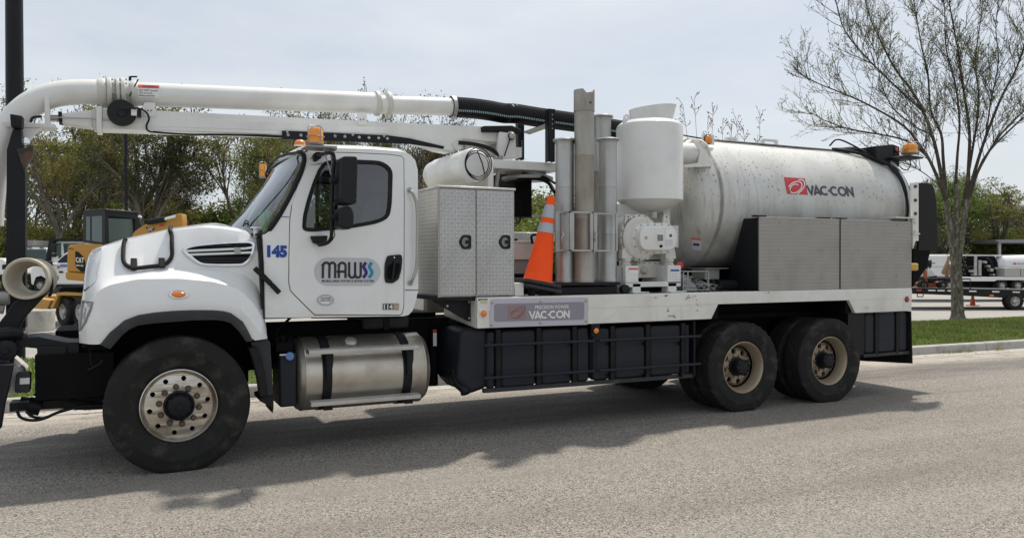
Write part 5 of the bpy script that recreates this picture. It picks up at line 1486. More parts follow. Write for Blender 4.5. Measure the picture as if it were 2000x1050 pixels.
for hx, hy in holes: 
    m3 = MB(); c = un(hx, hy, Y=BY - .14); m3.box(c.x - .02, c.x + .02, BY - .138, BY - .133, c.z - .02, c.z - .004); m3.build("tray_lip", "far_steel", rk)
# turret
tp = [(975, 258), (982, 254), (1001, 254), (1007, 258), (1009, 309), (970, 309), (972, 296)]
mb = MB(); mb.prism(XZ(tp, BY - .2), BY - .2, BY - .15); mb.prism(XZ(tp, BY - .2), BY + .15, BY + .2); mb.box(un(975, 300, Y=BY).x, un(1008, 300, Y=BY).x, BY - .15, BY + .15, un(990, 309, Y=BY).z, un(990, 290, Y=BY).z)
tu = T(mb, "turret", "boom_white", bevel=.006)
c = un(997, 266.5, Y=BY - .2)
mb = MB(); mb.lathe([(.055, 0), (.055, .02), (.036, .024)], c, (0, -1, 0), 20); mb.build("pivot_ring", "part_white", tu)
mb = MB(); mb.lathe([(.036, .0), (.036, .05), (.030, .056), (.0001, .057)], c, (0, -1, 0), 20); mb.build("pivot_pin", "far_steel", tu)
mb = MB(); mb.lathe([(.040, .018), (.043, .02), (.043, .034), (.036, .036)], c, (0, -1, 0), 20, False, False); mb.build("pivot_collar", "chassis_black", tu)
mb = MB(); mb.tube(smooth_path([un(996, 272, Y=BY - .24), un(990, 290, Y=BY - .24), un(985, 305, Y=BY - .23)], 4), .008, 6); mb.build("grease_line", "hose_black", tu)
mb = MB(); mb.prism(XZ([(944, 246), (1000, 245), (1018, 253), (1019, 260), (1010, 262), (975, 257), (945, 257)], BY - .2), BY - .21, BY + .21); T(mb, "turret_cover", "black_rubber", bevel=.01)
mb = MB(); q0, q1 = un(888, 286, Y=BY - .05), un(963, 302, Y=BY - .05)
mb.tube([q0.lerp(q1, .22), q1], .06, 16); mb.tube([q0, q0.lerp(q1, .25)], .03, 10); mb.lathe([(.055, -.1), (.055, .1)], q0, (0, 1, 0), 16); T(mb, "lift_cylinder", "part_white")
mb = MB()
for k_ in range(4):
    o_ = k_ * 1.6
    mb.tube(smooth_path([un(896, 276 + o_, Y=BY - .16), un(925, 279 + o_, Y=BY - .17), un(950, 285 + o_ * 1.2, Y=BY - .2), un(968, 294 + o_ * 1.4, Y=BY - .22), un(976, 308, Y=BY - .22 + k_ * .012)], 4), .0085, 6)
T(mb, "hydraulic_hoses", "hose_black")
mb = MB(); mb.cyl(un(976, 305, Y=BY - .2), un(976, 316, Y=BY - .2), .035, 10); mb.cyl(un(975, 316, Y=BY - .2), un(975, 330, Y=BY - .2), .02, 10); mb.tube(smooth_path([un(975, 328, Y=BY - .2), un(972, 345, Y=BY - .2), un(969, 370, Y=BY - .2)], 3), .024, 8); T(mb, "hose_manifold", "grey_steel")
# cross member and posts
mb = MB(); a, b = un(964, 312, Y=.95), un(1090, 334, Y=.95); zt_ = un(1030, 315, Y=.95).z; zb_ = un(1030, 332, Y=.95).z
mb.box(a.x, b.x, .95, 1.45, zb_, zt_); T(mb, "boom_pedestal", "boom_white", bevel=.008)
mb = MB(); a = un(964, 306, Y=.75); b = un(952, 370, Y=.75); mb.box(un(953, 340, Y=.75).x, un(964, 340, Y=.75).x, .75, 1.5, 1.38, un(960, 308, Y=.75).z); T(mb, "pedestal_post", "boom_white", bevel=.006)
mb = MB(); mb.lathe([(.30, 0), (.30, .03), (.22, .06), (.2, .16)], Vector((un(1030, 350, Y=1.2).x, 1.2, un(1030, 352, Y=1.2).z)), (0, 0, 1), 28); T(mb, "slew_ring", "grey_steel")
for px0, px1, py0, py1, Y in ((1072, 1084, 212, 316, .85), (1013, 1024, 236, 312, 1.62)):
    mb = MB(); a, b = un(px0, py0, Y=Y), un(px1, py1, Y=Y)
    mb.box(a.x, a.x + .012, Y, Y + .09, b.z, a.z); mb.box(a.x, b.x, Y + .004, Y + .016, b.z, a.z); mb.box(b.x - .012, b.x, Y, Y + .09, b.z, a.z)
    po = T(mb, "hose_rack_post", "black_steel")
    for i in range(7 if px0 < 1050 else 4):
        m3 = MB(); q = un((px0 + px1) / 2 + 1, (py0 + 40 if px0 < 1050 else py0 + 12) + i * (5 if px0 < 1050 else 9), Y=Y); m3.cyl((q.x, Y + .003, q.z), (q.x, Y - .001, q.z), .007, 8); m3.build("bolt_hole", "far_steel", po)
mb = MB(); mb.add([un(1022, 257, Y=1.6), un(1034, 261, Y=1.6), un(1076, 246, Y=.9), un(1068, 240, Y=.9)] + [un(1022, 259, Y=1.6), un(1034, 263, Y=1.6), un(1076, 248, Y=.9), un(1068, 242, Y=.9)], [(0, 1, 2, 3), (7, 6, 5, 4), (0, 4, 5, 1), (1, 5, 6, 2), (2, 6, 7, 3), (3, 7, 4, 0)]); T(mb, "hose_rest", "grey_steel", smooth=False)
# white cross drum over the locker with a coil of hose
c = un(926, 322, Y=.55); RD = .175
mb = MB(); mb.lathe([(.0001, -.035), (.06, -.032), (.13, -.018), (.16, 0), (RD, .02), (RD, .22), (RD + .002, .222), (RD + .002, .23), (RD, .232), (RD, .95), (RD + .002, .952), (RD + .002, .96), (RD, .962), (RD - .01, 1.12), (RD - .06, 1.20), (.0001, 1.22)], (c.x, .55, c.z), (0, 1, 0), 40); T(mb, "air_silencer", "boom_white")
mb = MB(); q = Vector((c.x + .01, .46, c.z))
for k_ in range(3):
    mb.tube([q + Vector((math.cos(a) * (.150 - .012 * k_) - .012 * k_, -.012 * k_, math.sin(a) * (.165 - .022 * k_) - .006 * k_)) for a in [2 * PI * i / 26 for i in range(26)]], .0058, 6, closed=True)
mb.tube([q + Vector((-.02, -.02, .13)), q + Vector((.03, -.03, 0)), q + Vector((.06, -.02, -.10))], .0075, 6); T(mb, "coiled_hose", "hose_black")
# machinery seen in the gap behind the cone
mb = MB(); a, b = un(1006, 335, Y=1.3), un(1031, 425, Y=1.3); mb.box(a.x - .05, b.x, 1.2, 1.9, b.z, a.z); a, b = un(1004, 370, Y=1.0), un(1016, 440, Y=1.0)
mb.tube([un(1006, 392, Y=.9), un(1015, 392, Y=.9), un(1016, 398, Y=.9), un(1016, 430, Y=.9), un(1013, 436, Y=.9), un(1006, 436, Y=.9)], .008, 6); mb.tube(smooth_path([un(1010, 352, Y=1), un(1045, 348, Y=.95), un(1070, 356, Y=.8), un(1083, 375, Y=.6)], 4), .022, 8); mb.tube(smooth_path([un(1020, 338, Y=1), un(1060, 345, Y=.9), un(1084, 358, Y=.6)], 4), .014, 8); T(mb, "engine_unit", "chassis_black")
mb = MB(); a, b = un(1000, 470, Y=.75), un(1046, 507, Y=.75); mb.box(a.x, b.x, .75, 1.6, b.z, a.z); hb = T(mb, "hydraulic_tank", "part_white", bevel=.008)
for i in range(8):
    m3 = MB(); q = un(1003 + i * 5.6, 474 + (0), Y=.75); m3.hexbolt((q.x, .75, q.z), (0, -1, 0), .009, .008); m3.build("bolt", "bolt_steel", hb)
mb = MB(); a, b = un(1000, 507, Y=.78), un(1046, 535, Y=.78); mb.box(a.x, b.x, .78, 1.6, b.z, a.z); T(mb, "pump_case", "grey_steel", bevel=.01)
mb = MB(); a, b = un(1004, 535, Y=.7), un(1090, 572, Y=.7); mb.box(a.x, b.x, .72, 1.7, 1.38, a.z); T(mb, "engine_base", "chassis_black")
mb = MB(); a, b = un(1004, 453, Y=1.75), un(1110, 470, Y=1.75); mb.box(a.x, b.x, 1.75, 2.3, b.z, a.z); T(mb, "far_locker", "boom_white", bevel=.01)
mb = MB(); mb.tube(smooth_path([un(1040, 474, Y=.74), un(1038, 462, Y=.7), un(1044, 458, Y=.68), un(1052, 459, Y=.68)], 4), .014, 7); mb.cyl(un(1006, 474, Y=.8), un(1006, 466, Y=.8), .03, 10); T(mb, "hose_fitting", "black_steel")
mb = MB(); a, b = un(1005, 552, Y=.06), un(1023, 579, Y=.06); mb.box(a.x, b.x, .06, .5, 1.38, a.z); T(mb, "rack_post", "boom_white", bevel=.004)

# ---------------------------------------------------------------- tube rack
mb = MB(); a, b = un(1083, 552, Y=.1), un(1210, 556, Y=.1); mb.box(a.x, b.x, .08, .85, b.z, a.z); a, b = un(1080, 555, Y=.1), un(1208, 575, Y=.1)
mb.box(a.x + .03, b.x, .14, .8, 1.38, a.z - .03); T(mb, "tube_rack_base", "black_steel", bevel=.004)
RKZ0, RKZ1 = un(1140, 489, Y=.08).z, un(1140, 415, Y=.08).z
def rack_plate(pxa, pxb, Y, z0=None, z1=None, mat="galvanised", th=.02):
    a, b = un(pxa, 450, Y=Y), un(pxb, 450, Y=Y); m = MB(); m.box(a.x, b.x, Y, Y + th, z0 or RKZ0, z1 or RKZ1); return T(m, "rack_plate", mat, bevel=.003)
rack_plate(1085, 1094, .16); rack_plate(1098, 1110, .17); rack_plate(1113, 1122, .05); rack_plate(1153, 1159, .05); rack_plate(1160, 1167, .07); rack_plate(1203, 1207, .14)
mb = MB()
for z in (RKZ0, RKZ1):
    a, b, c, d = un(1113, 450, Y=.05).x, un(1159, 450, Y=.05).x, un(1085, 450, Y=.16).x, un(1207, 450, Y=.14).x
    mb.box(a, b, .05, .065, z - .008, z + .008); mb.box(c, a, .16, .175, z - .008, z + .008); mb.box(b, d, .15, .165, z - .008, z + .008); mb.box(a, a + .02, .05, .9, z - .008, z + .008); mb.box(b - .02, b, .05, .9, z - .008, z + .008)
T(mb, "tube_rack_frame", "galvanised")
mb = MB()
for px in (1098, 1163):
    a, b = un(px, 452, Y=.05), un(px, 472, Y=.05); mb.tube([a, un(px + 3, 458, Y=.04), un(px - 1, 464, Y=.04), b], .009, 6)
T(mb, "rack_latches", "bolt_steel")
mb = MB(); a, b = un(1205, 520, Y=.25), un(1222, 572, Y=.25); mb.box(a.x, b.x, .25, .5, 1.38, a.z); T(mb, "rack_upright", "grey_steel", bevel=.004)

# ---------------------------------------------------------------- cyclone drum and blower
DY = .64; c = un(1268.5, 300, Y=DY); DX = c.x; DR = .388
dz1, dz0 = un(1268, 243, Y=DY).z, un(1268, 389, Y=DY - .2).z
mb = MB(); mb.lathe([(.0001, dz0 - .16), (.10, dz0 - .145), (.22, dz0 - .10), (.32, dz0 - .045), (DR - .02, dz0 - .012), (DR, dz0), (DR + .002, dz0 + .004), (DR, dz0 + .01), (DR, dz1 - .05), (DR - .012, dz1 - .02), (DR - .05, dz1 + .012), (.22, dz1 + .055), (.0001, dz1 + .075)], (DX, DY, 0), (0, 0, 1), 64); drum = T(mb, "cyclone_drum", "boom_white", sharp=24)
mb = MB(); n = 40; lo, hi = [], []
for i in range(n):
    a = 2 * PI * i / n; x, y = DX + .02 + .245 * math.cos(a), DY + .245 * math.sin(a)
    lo.append(Vector((x, y, dz1 + .02))); hi.append(Vector((DX + .02 + .255 * math.cos(a) + (.05 if math.cos(a) > .5 else 0), DY + .255 * math.sin(a), dz1 + .20 + .035 * math.cos(a))))
mb.grid([lo, hi], True); mb.grid([hi, [Vector((p.x * .94 + (DX + .02) * .06, p.y * .94 + DY * .06, p.z - .003)) for p in hi], [Vector((p.x * .94 + (DX + .02) * .06, p.y * .94 + DY * .06, dz1 + .03)) for p in lo]], True); mb.build("drum_collar", "boom_white", drum)
for dx in (-.33, .36):
    mb = MB(); mb.plate(roundpoly([(DX + dx - .05, dz1 - .03), (DX + dx + .05, dz1 - .03), (DX + dx + .03, dz1 + .09), (DX + dx - .03, dz1 + .09)], .03, 4), [[(DX + dx + .016 * math.cos(q), dz1 + .055 + .016 * math.sin(q)) for q in [2 * PI * i / 10 for i in range(10)]]], DY - .02, DY); mb.build("lifting_lug", "boom_white", drum)
mb = MB(); mb.cyl((DX - .04, DY - .15, dz0 - .14), (DX - .04, DY - .15, dz0 - .21), .03, 10); mb.build("drain_cock", "part_white", drum)
mb = MB(); mb.prism(XZ([(1206, 398), (1309, 400), (1309, 430), (1300, 432), (1295, 412), (1262, 418), (1262, 432), (1206, 432)], DY), DY, DY + .35)
mb.box(un(1300, 400, Y=.8).x, un(1309, 400, Y=.8).x, .8, .9, 1.7, un(1300, 400, Y=.8).z); T(mb, "drum_support", "part_white")
# pipe from drum to tank
cp = un(1350, 301, Y=.60)
mb = MB(); mb.tube([Vector((DX + .3, DY, cp.z)), Vector((cp.x - .02, .60, cp.z)), Vector((cp.x + .13, .66, cp.z + .005))], .13, 24); T(mb, "drum_pipe", "boom_white")
ax_ = Vector((1, .45, 0)).normalized(); c2 = Vector((cp.x + .10, .65, cp.z + .005))
mb = MB(); mb.lathe([(.12, 0), (.185, 0), (.188, .01), (.188, .03), (.12, .03)], c2, ax_, 32, False, False); pf = T(mb, "pipe_flange", "part_white")
u_ = ax_.orthogonal().normalized(); v_ = ax_.cross(u_)
for i in range(10):
    a = 2 * PI * i / 10; m3 = MB(); m3.hexbolt(c2 + (u_ * math.cos(a) + v_ * math.sin(a)) * .165, -ax_, .011, .012); m3.build("bolt", "bolt_steel", pf)
# blower
by0 = .30
def bl(px, py, Y=by0): return un(px, py, Y=Y)
c = bl(1246, 464); bxx, bzz = c.x, c.z
mb = MB(); mb.lathe([(.0001, .0), (.25, 0), (.262, -.012), (.262, -.10), (.262, -.45), (.0001, -.45)], (bxx + .03, by0, bzz), (0, -1, 0), 48); blo = T(mb, "blower", "part_white")
mb = MB(); mb.lathe([(.235, 0), (.235, .03), (.215, .035), (.21, .04)], (bxx + .02, by0, bzz), (0, -1, 0), 40, False, True); mb.build("blower_ring", "part_white", blo)
cover = roundpoly(XZ([(1249, 443), (1322, 441), (1322, 488), (1249, 489)], by0 - .12), .13, 8)
mb = MB(); mb.prism(cover, by0 - .13, by0 - .02); mb.prism(offset_poly(cover, .04), by0 - .045, by0); mb.build("blower_cover", "boom_white", blo, bevel=.01)
for i in range(20):
    a = 2 * PI * i / 20; m3 = MB(); m3.hexbolt((bxx + .02 + .248 * math.cos(a), by0, bzz + .248 * math.sin(a)), (0, -1, 0), .011, .014); m3.build("blower_bolt", "bolt_steel", blo)
for x, z in resample([Vector((p[0], p[1], 0)) for p in offset_poly(cover, .025)], 16, True) and [(p.x, p.y) for p in resample([Vector((p[0], p[1], 0)) for p in offset_poly(cover, .025)], 16, True)]:
    m3 = MB(); m3.hexbolt((x, by0 - .045, z), (0, -1, 0), .009, .010); m3.build("cover_bolt", "bolt_steel", blo)
cz = by0 - .131
def plate_px(nm, pts, mat, Y, parent, th=.003):
    m = MB(); m.prism(XZ(pts, Y), Y - th, Y); return m.build(nm, mat, parent, smooth=False)
plate_px("serial_plate", [(1282, 454.5), (1297, 454.5), (1297, 473.5), (1282, 473.5)], "decal_white", cz, blo)
plate_px("serial_field", [(1284, 458), (1295, 458), (1295, 470.5), (1284, 470.5)], "far_grey", cz - .003, blo)
plate_px("caution_label", [(1299, 447), (1315, 447), (1315, 479), (1299, 479)], "decal_white", cz, blo)
plate_px("label_field", [(1300, 467), (1314, 467), (1314, 478), (1300, 478)], "decal_pale", cz - .003, blo)
plate_px("label_mark", [(1307, 459), (1311, 456), (1313, 462), (1308, 463)], "decal_dark", cz - .003, blo)
mb = MB(); q = un(1290.5, 480.5, Y=cz); mb.cyl((q.x, cz, q.z), (q.x, cz - .015, q.z), .016, 12); mb.build("sight_glass", "chassis_black", blo)
mb = MB(); q = un(1262, 464, Y=cz); mb.cyl((q.x, cz, q.z), (q.x, cz - .01, q.z), .016, 12); mb.build("oil_plug", "bolt_steel", blo)
for px in (1227, 1302):
    q = un(px, 425, Y=by0); m = MB(); m.plate(roundpoly([(q.x - .06, q.z - .12), (q.x + .06, q.z - .12), (q.x + .03, q.z + .04), (q.x - .03, q.z + .04)], .03, 4), [[(q.x + .016 * math.cos(a), q.z + .01 + .016 * math.sin(a)) for a in [2 * PI * i / 10 for i in range(10)]]], by0 + .0, by0 + .03); m.build("lifting_lug", "part_white", blo)
mb = MB()
for px in (1226, 1311):
    mb.prism(XZ([(px - 10, 488), (px + 2, 470), (px + 8, 490), (px + 10, 505), (px - 11, 505)], by0 - .02), by0 - .02, by0 + .06)
T(mb, "blower_feet", "part_white", bevel=.005)
for px in (1227, 1311):
    q = un(px, 512, Y=by0 - .02); mb = MB(); mb.lathe([(.05, 0), (.062, .01), (.062, .03), (.05, .04), (.05, .05), (.062, .06), (.062, .08), (.05, .09)], (q.x, by0 + .03, q.z - .045), (0, 0, 1), 20); T(mb, "rubber_mount", "part_white")
mb = MB(); a, b = un(1222, 519, Y=.2), un(1247, 553, Y=.2); mb.box(a.x, b.x, .2, .7, b.z, a.z); c_, d_ = un(1300, 518, Y=.2), un(1330, 553, Y=.2); mb.box(c_.x + .03, d_.x, .2, .7, d_.z, c_.z)
mb.box(a.x, d_.x, .2, .28, un(1270, 560, Y=.2).z, un(1270, 550, Y=.2).z); mb.box(a.x + .09, a.x + .20, .2, .32, 1.38, b.z); mb.box(d_.x - .18, d_.x - .06, .2, .32, 1.38, b.z)
mb.box(a.x + .05, a.x + .26, .12, .3, 1.378, 1.392); mb.box(d_.x - .2, d_.x + .02, .12, .3, 1.378, 1.392); bb = T(mb, "blower_base", "boom_white", bevel=.005)
plate_px("warning_label", [(1227.5, 523), (1246, 523), (1246, 534), (1227.5, 534)], "decal_white", .199, bb); plate_px("label_band", [(1228, 523), (1246, 523), (1246, 526.5), (1228, 526.5)], "decal_orange_red", .196, bb)
plate_px("notice_label", [(1310, 526), (1326, 526), (1326, 543.5), (1310, 543.5)], "decal_white", .199, bb); plate_px("label_band", [(1310, 526), (1326, 526), (1326, 529.5), (1310, 529.5)], "decal_blue", .196, bb)
for i in range(4): plate_px("label_line", [(1311.5, 532 + i * 2.6), (1324, 532 + i * 2.6), (1324, 533 + i * 2.6), (1311.5, 533 + i * 2.6)], "decal_dark" if False else "decal_pale", .196, bb)
mb = MB(); a, b = un(1245, 510, Y=.42), un(1302, 542, Y=.42); mb.box(a.x, b.x, .42, .8, b.z, a.z); gb_ = T(mb, "gear_case", "part_white", bevel=.008)
q = un(1257, 528, Y=.42); mb = MB(); mb.lathe([(.045, 0), (.045, .012), (.03, .018), (.028, .03), (.0001, .032)], (q.x, .42, q.z), (0, -1, 0), 18); mb.build("case_plug", "bolt_steel", gb_)
for i in range(6):
    m3 = MB(); q = un(1249 + i * 10, 513.5, Y=.42); m3.hexbolt((q.x, .42, q.z), (0, -1, 0), .010, .01); m3.build("bolt", "bolt_steel", gb_)
mb = MB(); q = un(1225, 565, Y=.12); mb.lathe([(.05, 0), (.055, .02), (.05, .06), (.0001, .065)], (q.x, .2, q.z), (0, -1, 0), 18); T(mb, "hose_cap", "black_plastic")
mb = MB(); a, b = un(1244, 552, Y=.5), un(1300, 575, Y=.5); mb.box(a.x, b.x, .5, .9, 1.38, a.z); a, b = un(1205, 430, Y=.9), un(1320, 570, Y=.9); mb.box(a.x, b.x - .1, .95, 1.6, 1.38, b.z + .4); T(mb, "drive_case", "chassis_black")
mb = MB(); a, b = un(1310, 440, Y=.45), un(1325, 483, Y=.45); mb.box(a.x, b.x, .45, .5, b.z, a.z); T(mb, "blower_flange", "part_white")
mb = MB(); q = un(1326, 518, Y=.5); mb.lathe([(.04, 0), (.045, .03), (.0001, .04)], q, (0, -1, 0), 14); T(mb, "red_cap", "decal_red")

# ---------------------------------------------------------------- debris tank
TY, TZ, TRD = 1.22, 2.45, .85
tx0 = un(1404, 400, Y=TY - TRD).x; tx1 = un(1763, 400, Y=TY - TRD + .05).x
prof = [(.0001, -.34)]
for i in range(1, 15):
    a = i / 14 * PI / 2; prof.append((TRD * math.sin(a), -.34 * math.cos(a) ** .85 if i < 14 else 0))
L = tx1 - tx0
prof += [(TRD + .003, .004), (TRD + .003, .03), (TRD, .034), (TRD, L - .04), (TRD + .012, L - .035), (TRD + .012, L), (TRD + .05, L + .005), (TRD + .05, L + .05)]
prof += [(TRD * math.cos(i / 10 * PI / 2), L + .05 + .22 * math.sin(i / 10 * PI / 2)) for i in range(0, 10)] + [(.0001, L + .27)]
mb = MB(); mb.lathe(prof, (tx0, TY, TZ), (1, 0, 0), 128)
tank = T(mb, "debris_tank", "tank_white", sharp=24)
TKT = bvh(tank)
LC = [(1530.5, 346), (1572, 348.8), (1577.5, 380.5), (1537, 378.5)]
decal_grid("logo_square", LC, TKT, "decal_red", tank, .004, 8, 8)
strokes_px("logo_swoosh", sw_to(LC), 2.0, TKT, "decal_white", tank, .007)
put_word("logo_lettering", [(1574, 362), (1665, 365.3), (1668.5, 384), (1578, 380.2)], TKT, "decal_dark", tank, .004, .22, 1)
wt = decal_grid("warning_sticker", [(1350.5, 464), (1369, 466), (1370, 489), (1352, 487)], TKT, "decal_pale", tank, .004)
decal_grid("sticker_band", [(1350.5, 464), (1369, 466), (1369, 469), (1350.5, 467)], TKT, "decal_orange_red", tank, .006)
decal_grid("sticker_mark", [(1354, 474), (1366, 475), (1366, 480), (1354, 479)], TKT, "decal_dark", tank, .006)
# saddle, shelf and lifting eyes on top
mb = MB(); P = XZ([(1337, 325), (1390, 323), (1386, 311), (1375, 288), (1362, 277), (1352, 275), (1370, 300), (1366, 318), (1337, 321)], .48)
mb.prism([xz(q[0], q[1], .46) for q in ((1336, 327), (1391, 325), (1388, 311), (1380, 296), (1369, 284), (1355, 276), (1368, 296), (1364, 318), (1336, 322))], .46, .48); T(mb, "tank_gusset", "boom_white")
mb = MB(); q = [(1370, 263), (1394, 264), (1394, 283), (1371, 283)]; mb.prism(XZ(q, .72), .71, .72); lb_ = T(mb, "lamp_plate", "boom_white")
c = un(1382, 272.5, Y=.71); mb = MB(); mb.lathe([(.05, 0), (.05, .02), (.044, .03), (.025, .04), (.0001, .042)], c, (0, -1, 0), 20); mb.build("lens", "amber_light", lb_)
mb = MB(); mb.lathe([(.062, 0), (.062, .012), (.05, .014)], c, (0, -1, 0), 20); mb.build("lens_ring", "rusty_bolt", lb_)
for (pxa, pxb, pyt, pyb, nm) in ((1430, 1440, 268, 278, "tank_lug"), (1488, 1520, 270, 283, "lifting_eye")):
    a, b = un(pxa, pyt, Y=1.0), un(pxb, pyb, Y=1.0); m = MB()
    if nm == "tank_lug": m.box(a.x - .08, b.x, 1.0, 1.06, b.z - .05, a.z)
    else: m.plate(roundpoly([(a.x, b.z - .05), (b.x, b.z - .05), (b.x, a.z), (a.x, a.z)], .03, 3), [roundpoly([(a.x + .05, b.z - .02), (b.x - .05, b.z - .02), (b.x - .05, a.z - .035), (a.x + .05, a.z - .035)], .015, 2)], 1.0, 1.03)
    T(m, nm, "boom_white", bevel=.004)
def on_tank(X, deg, off=.01):
    a = R(deg); return Vector((X, TY - math.cos(a) * (TRD + off), TZ + math.sin(a) * (TRD + off)))
mb = MB()
rg = random.Random(2)
for k_ in range(3):
    pts = [Vector((DX + .35, DY, dz1 - .02)), Vector((DX + .5, .8, dz1 - .04)), on_tank(tx0 + .05, 72 + k_, .03)] + [on_tank(tx0 + .05 + (L - .25) * i / 7, 68 + 1.6 * k_ + rg.uniform(-1, 1), .015) for i in range(1, 8)]
    mb.tube(smooth_path(pts, 4), .009, 6)
T(mb, "tank_cables", "hose_black")
mb = MB()
for k_ in range(4):
    pts = [on_tank(tx1 - .62 - .05 * k_, 74 - k_, .03), on_tank(tx1 - .40, 66 - k_ * 2, .08 - .015 * k_), on_tank(tx1 - .20, 52 - k_ * 2, .05), on_tank(tx1 - .07 + .03 * k_, 36, .035), on_tank(tx1 - .02 + .028 * k_, 18, .03), on_tank(tx1 + .0 + .028 * k_, 0, .03), on_tank(tx1 + .01 + .025 * k_, -14, .03)]
    mb.tube(smooth_path(pts, 5), .016 + .004 * (k_ % 2), 8)
pts = [on_tank(tx1 - .75, 76, .06), on_tank(tx1 - .66, 74, .16), on_tank(tx1 - .5, 66, .12), on_tank(tx1 - .3, 58, .05)]
mb.tube(smooth_path(pts, 5), .012, 7); T(mb, "rear_hoses", "hose_black")
# rear control box and beacon
bx = [(1704, 284), (1745, 281), (1758, 287), (1758, 326), (1733, 326), (1704, 311)]
mb = MB(); mb.prism(XZ([(1710, 285), (1745, 282), (1746, 326), (1735, 327), (1712, 309)], .62), .62, .95); cb = T(mb, "control_box", "black_steel", bevel=.006)
mb = MB(); mb.prism(XZ([(1746, 282.5), (1757, 287), (1757, 325), (1747, 327)], .64), .64, .95); mb.build("box_end", "black_steel", cb, bevel=.004)
lamp("box_lamp", 1750.5, 293, .03, .62, "red_lens", "black_plastic")
mb = MB(); mb.prism(XZ([(1742, 307), (1765, 303), (1795, 308), (1795, 311), (1766, 311), (1742, 312)], .55), .48, .85); T(mb, "beacon_bracket", "black_steel", bevel=.004)
beacon(1767, 280, 1787, 300, .62)
mb = MB(); mb.tube(smooth_path([un(1777, 312, Y=.6), un(1778, 322, Y=.6), un(1772, 332, Y=.6), un(1763, 330, Y=.62), un(1757, 324, Y=.64)], 4), .008, 6); T(mb, "beacon_cable", "hose_black")
# rear bracket plate, flap, dark tail gate foot
mb = MB(); mb.prism(XZ([(1779, 357), (1793, 355), (1793, 470), (1787, 471), (1782, 486), (1781, 425)], .04), .03, .06); rb = T(mb, "tailgate_bracket", "deck_white", bevel=.003)
for py in (364, 391, 417, 434, 451):
    m3 = MB(); m3.hexbolt(un(1787, py, Y=.03), (0, -1, 0), .022, .022); m3.build("bolt", "rusty_bolt" if py < 420 else "deck_white", rb)
mb = MB(); mb.box(un(1748, 425, Y=0).x, un(1791, 425, Y=0).x, -.01, .2, un(1770, 426, Y=0).z, un(1770, 424, Y=0).z); mb.box(un(1781, 456, Y=.03).x, un(1793, 456, Y=.03).x, .0, .03, un(1787, 457.5, Y=.03).z, un(1787, 455, Y=.03).z); T(mb, "bracket_shelf", "deck_white")
mb = MB(); mb.prism(roundpoly(XZ([(1793.5, 357), (1824, 357), (1829, 400), (1832, 488), (1793.5, 489)], .06), [0, .15, 0, .02, 0], 5), .055, .09); T(mb, "tailgate_flap", "black_rubber", bevel=.006)
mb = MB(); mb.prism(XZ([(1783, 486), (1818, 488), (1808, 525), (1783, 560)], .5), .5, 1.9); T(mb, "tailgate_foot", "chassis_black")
mb = MB(); q = un(1785, 521, Y=.2); mb.box(q.x - .08, q.x + .1, .2, .35, q.z - .05, q.z + .05); simple("paint_yellow", (.6, .38, .08), .5); T(mb, "safety_prop", "paint_yellow", bevel=.02)

# ---------------------------------------------------------------- rear side lockers
PZ0, PZ1 = 1.380, 2.247
px0_, pxm0, pxm1, px1_ = un(1482.9, 500, Y=.03).x, un(1639.5, 500, Y=.03).x, un(1642.5, 500, Y=.03).x, un(1780.5, 500, Y=.03).x
mb = MB(); mb.add([Vector((px0_ + .002, .05, PZ0)), Vector((px0_ + .002, .05, PZ1 - .01)), Vector((px0_ + .002, .30, PZ1 - .01)), Vector((px0_ + .002, .62, PZ0)), Vector((px1_, .05, PZ0)), Vector((px1_, .05, PZ1 - .01)), Vector((px1_, .30, PZ1 - .01)), Vector((px1_, .62, PZ0))],
       [(0, 1, 2, 3), (7, 6, 5, 4), (0, 4, 5, 1), (1, 5, 6, 2), (2, 6, 7, 3), (3, 7, 4, 0)])
rl = T(mb, "side_locker", "black_steel", bevel=.008)
for (a, b, boltpx) in ((px0_, pxm0, [(1523, 433), (1607, 434.5), (1523, 488), (1607.5, 488), (1521.5, 542), (1606.5, 540.5)]), (pxm1, px1_, [(1677, 437), (1752, 438.5), (1677.5, 487.5), (1752.5, 487.5), (1677, 538.5), (1752, 537.5)])):
    mb = MB(); mb.prism(roundpoly([(a, PZ0), (b, PZ0), (b, PZ1), (a, PZ1)], [.02, .006, .006, .006], 3), .03, .048); ld = T(mb, "locker_door", "dull_tread_plate", bevel=.003)
    for q in boltpx:
        m3 = MB(); m3.lathe([(.013, 0), (.011, .006), (.0001, .008)], un(q[0], q[1], Y=.03), (0, -1, 0), 8); m3.build("bolt", "bolt_steel", ld)
for (pa, pb) in ((1477, 1497), (1602, 1622), (1635, 1655), (1748, 1768)):
    mb = MB(); a, b = un(pa, 422, Y=.04), un(pb, 422, Y=.04); mb.box(a.x, b.x, .035, .12, PZ1, PZ1 + .018); T(mb, "locker_hinge", "black_steel", bevel=.003)
# things tucked ahead of the locker: valve box and hose
mb = MB(); a, b = un(1377, 525, Y=.5), un(1405, 545, Y=.5); mb.box(a.x, b.x, .5, .75, b.z, a.z); mb.box(a.x - .02, b.x + .1, .45, .8, a.z, a.z + .012); T(mb, "valve_box", "grey_steel", bevel=.004)
mb = MB(); mb.tube([un(1400, 556, Y=.45), un(1450, 556, Y=.45)], .06, 14); mb.tube(smooth_path([un(1392, 548, Y=.5), un(1396, 562, Y=.45), un(1410, 560, Y=.4)], 4), .035, 10); T(mb, "drain_hose", "black_rubber")
mb = MB(); mb.box(un(1340, 525, Y=1.0).x, un(1480, 525, Y=1.0).x, .9, 1.6, 1.37, 1.72); T(mb, "tank_cradle", "chassis_black")

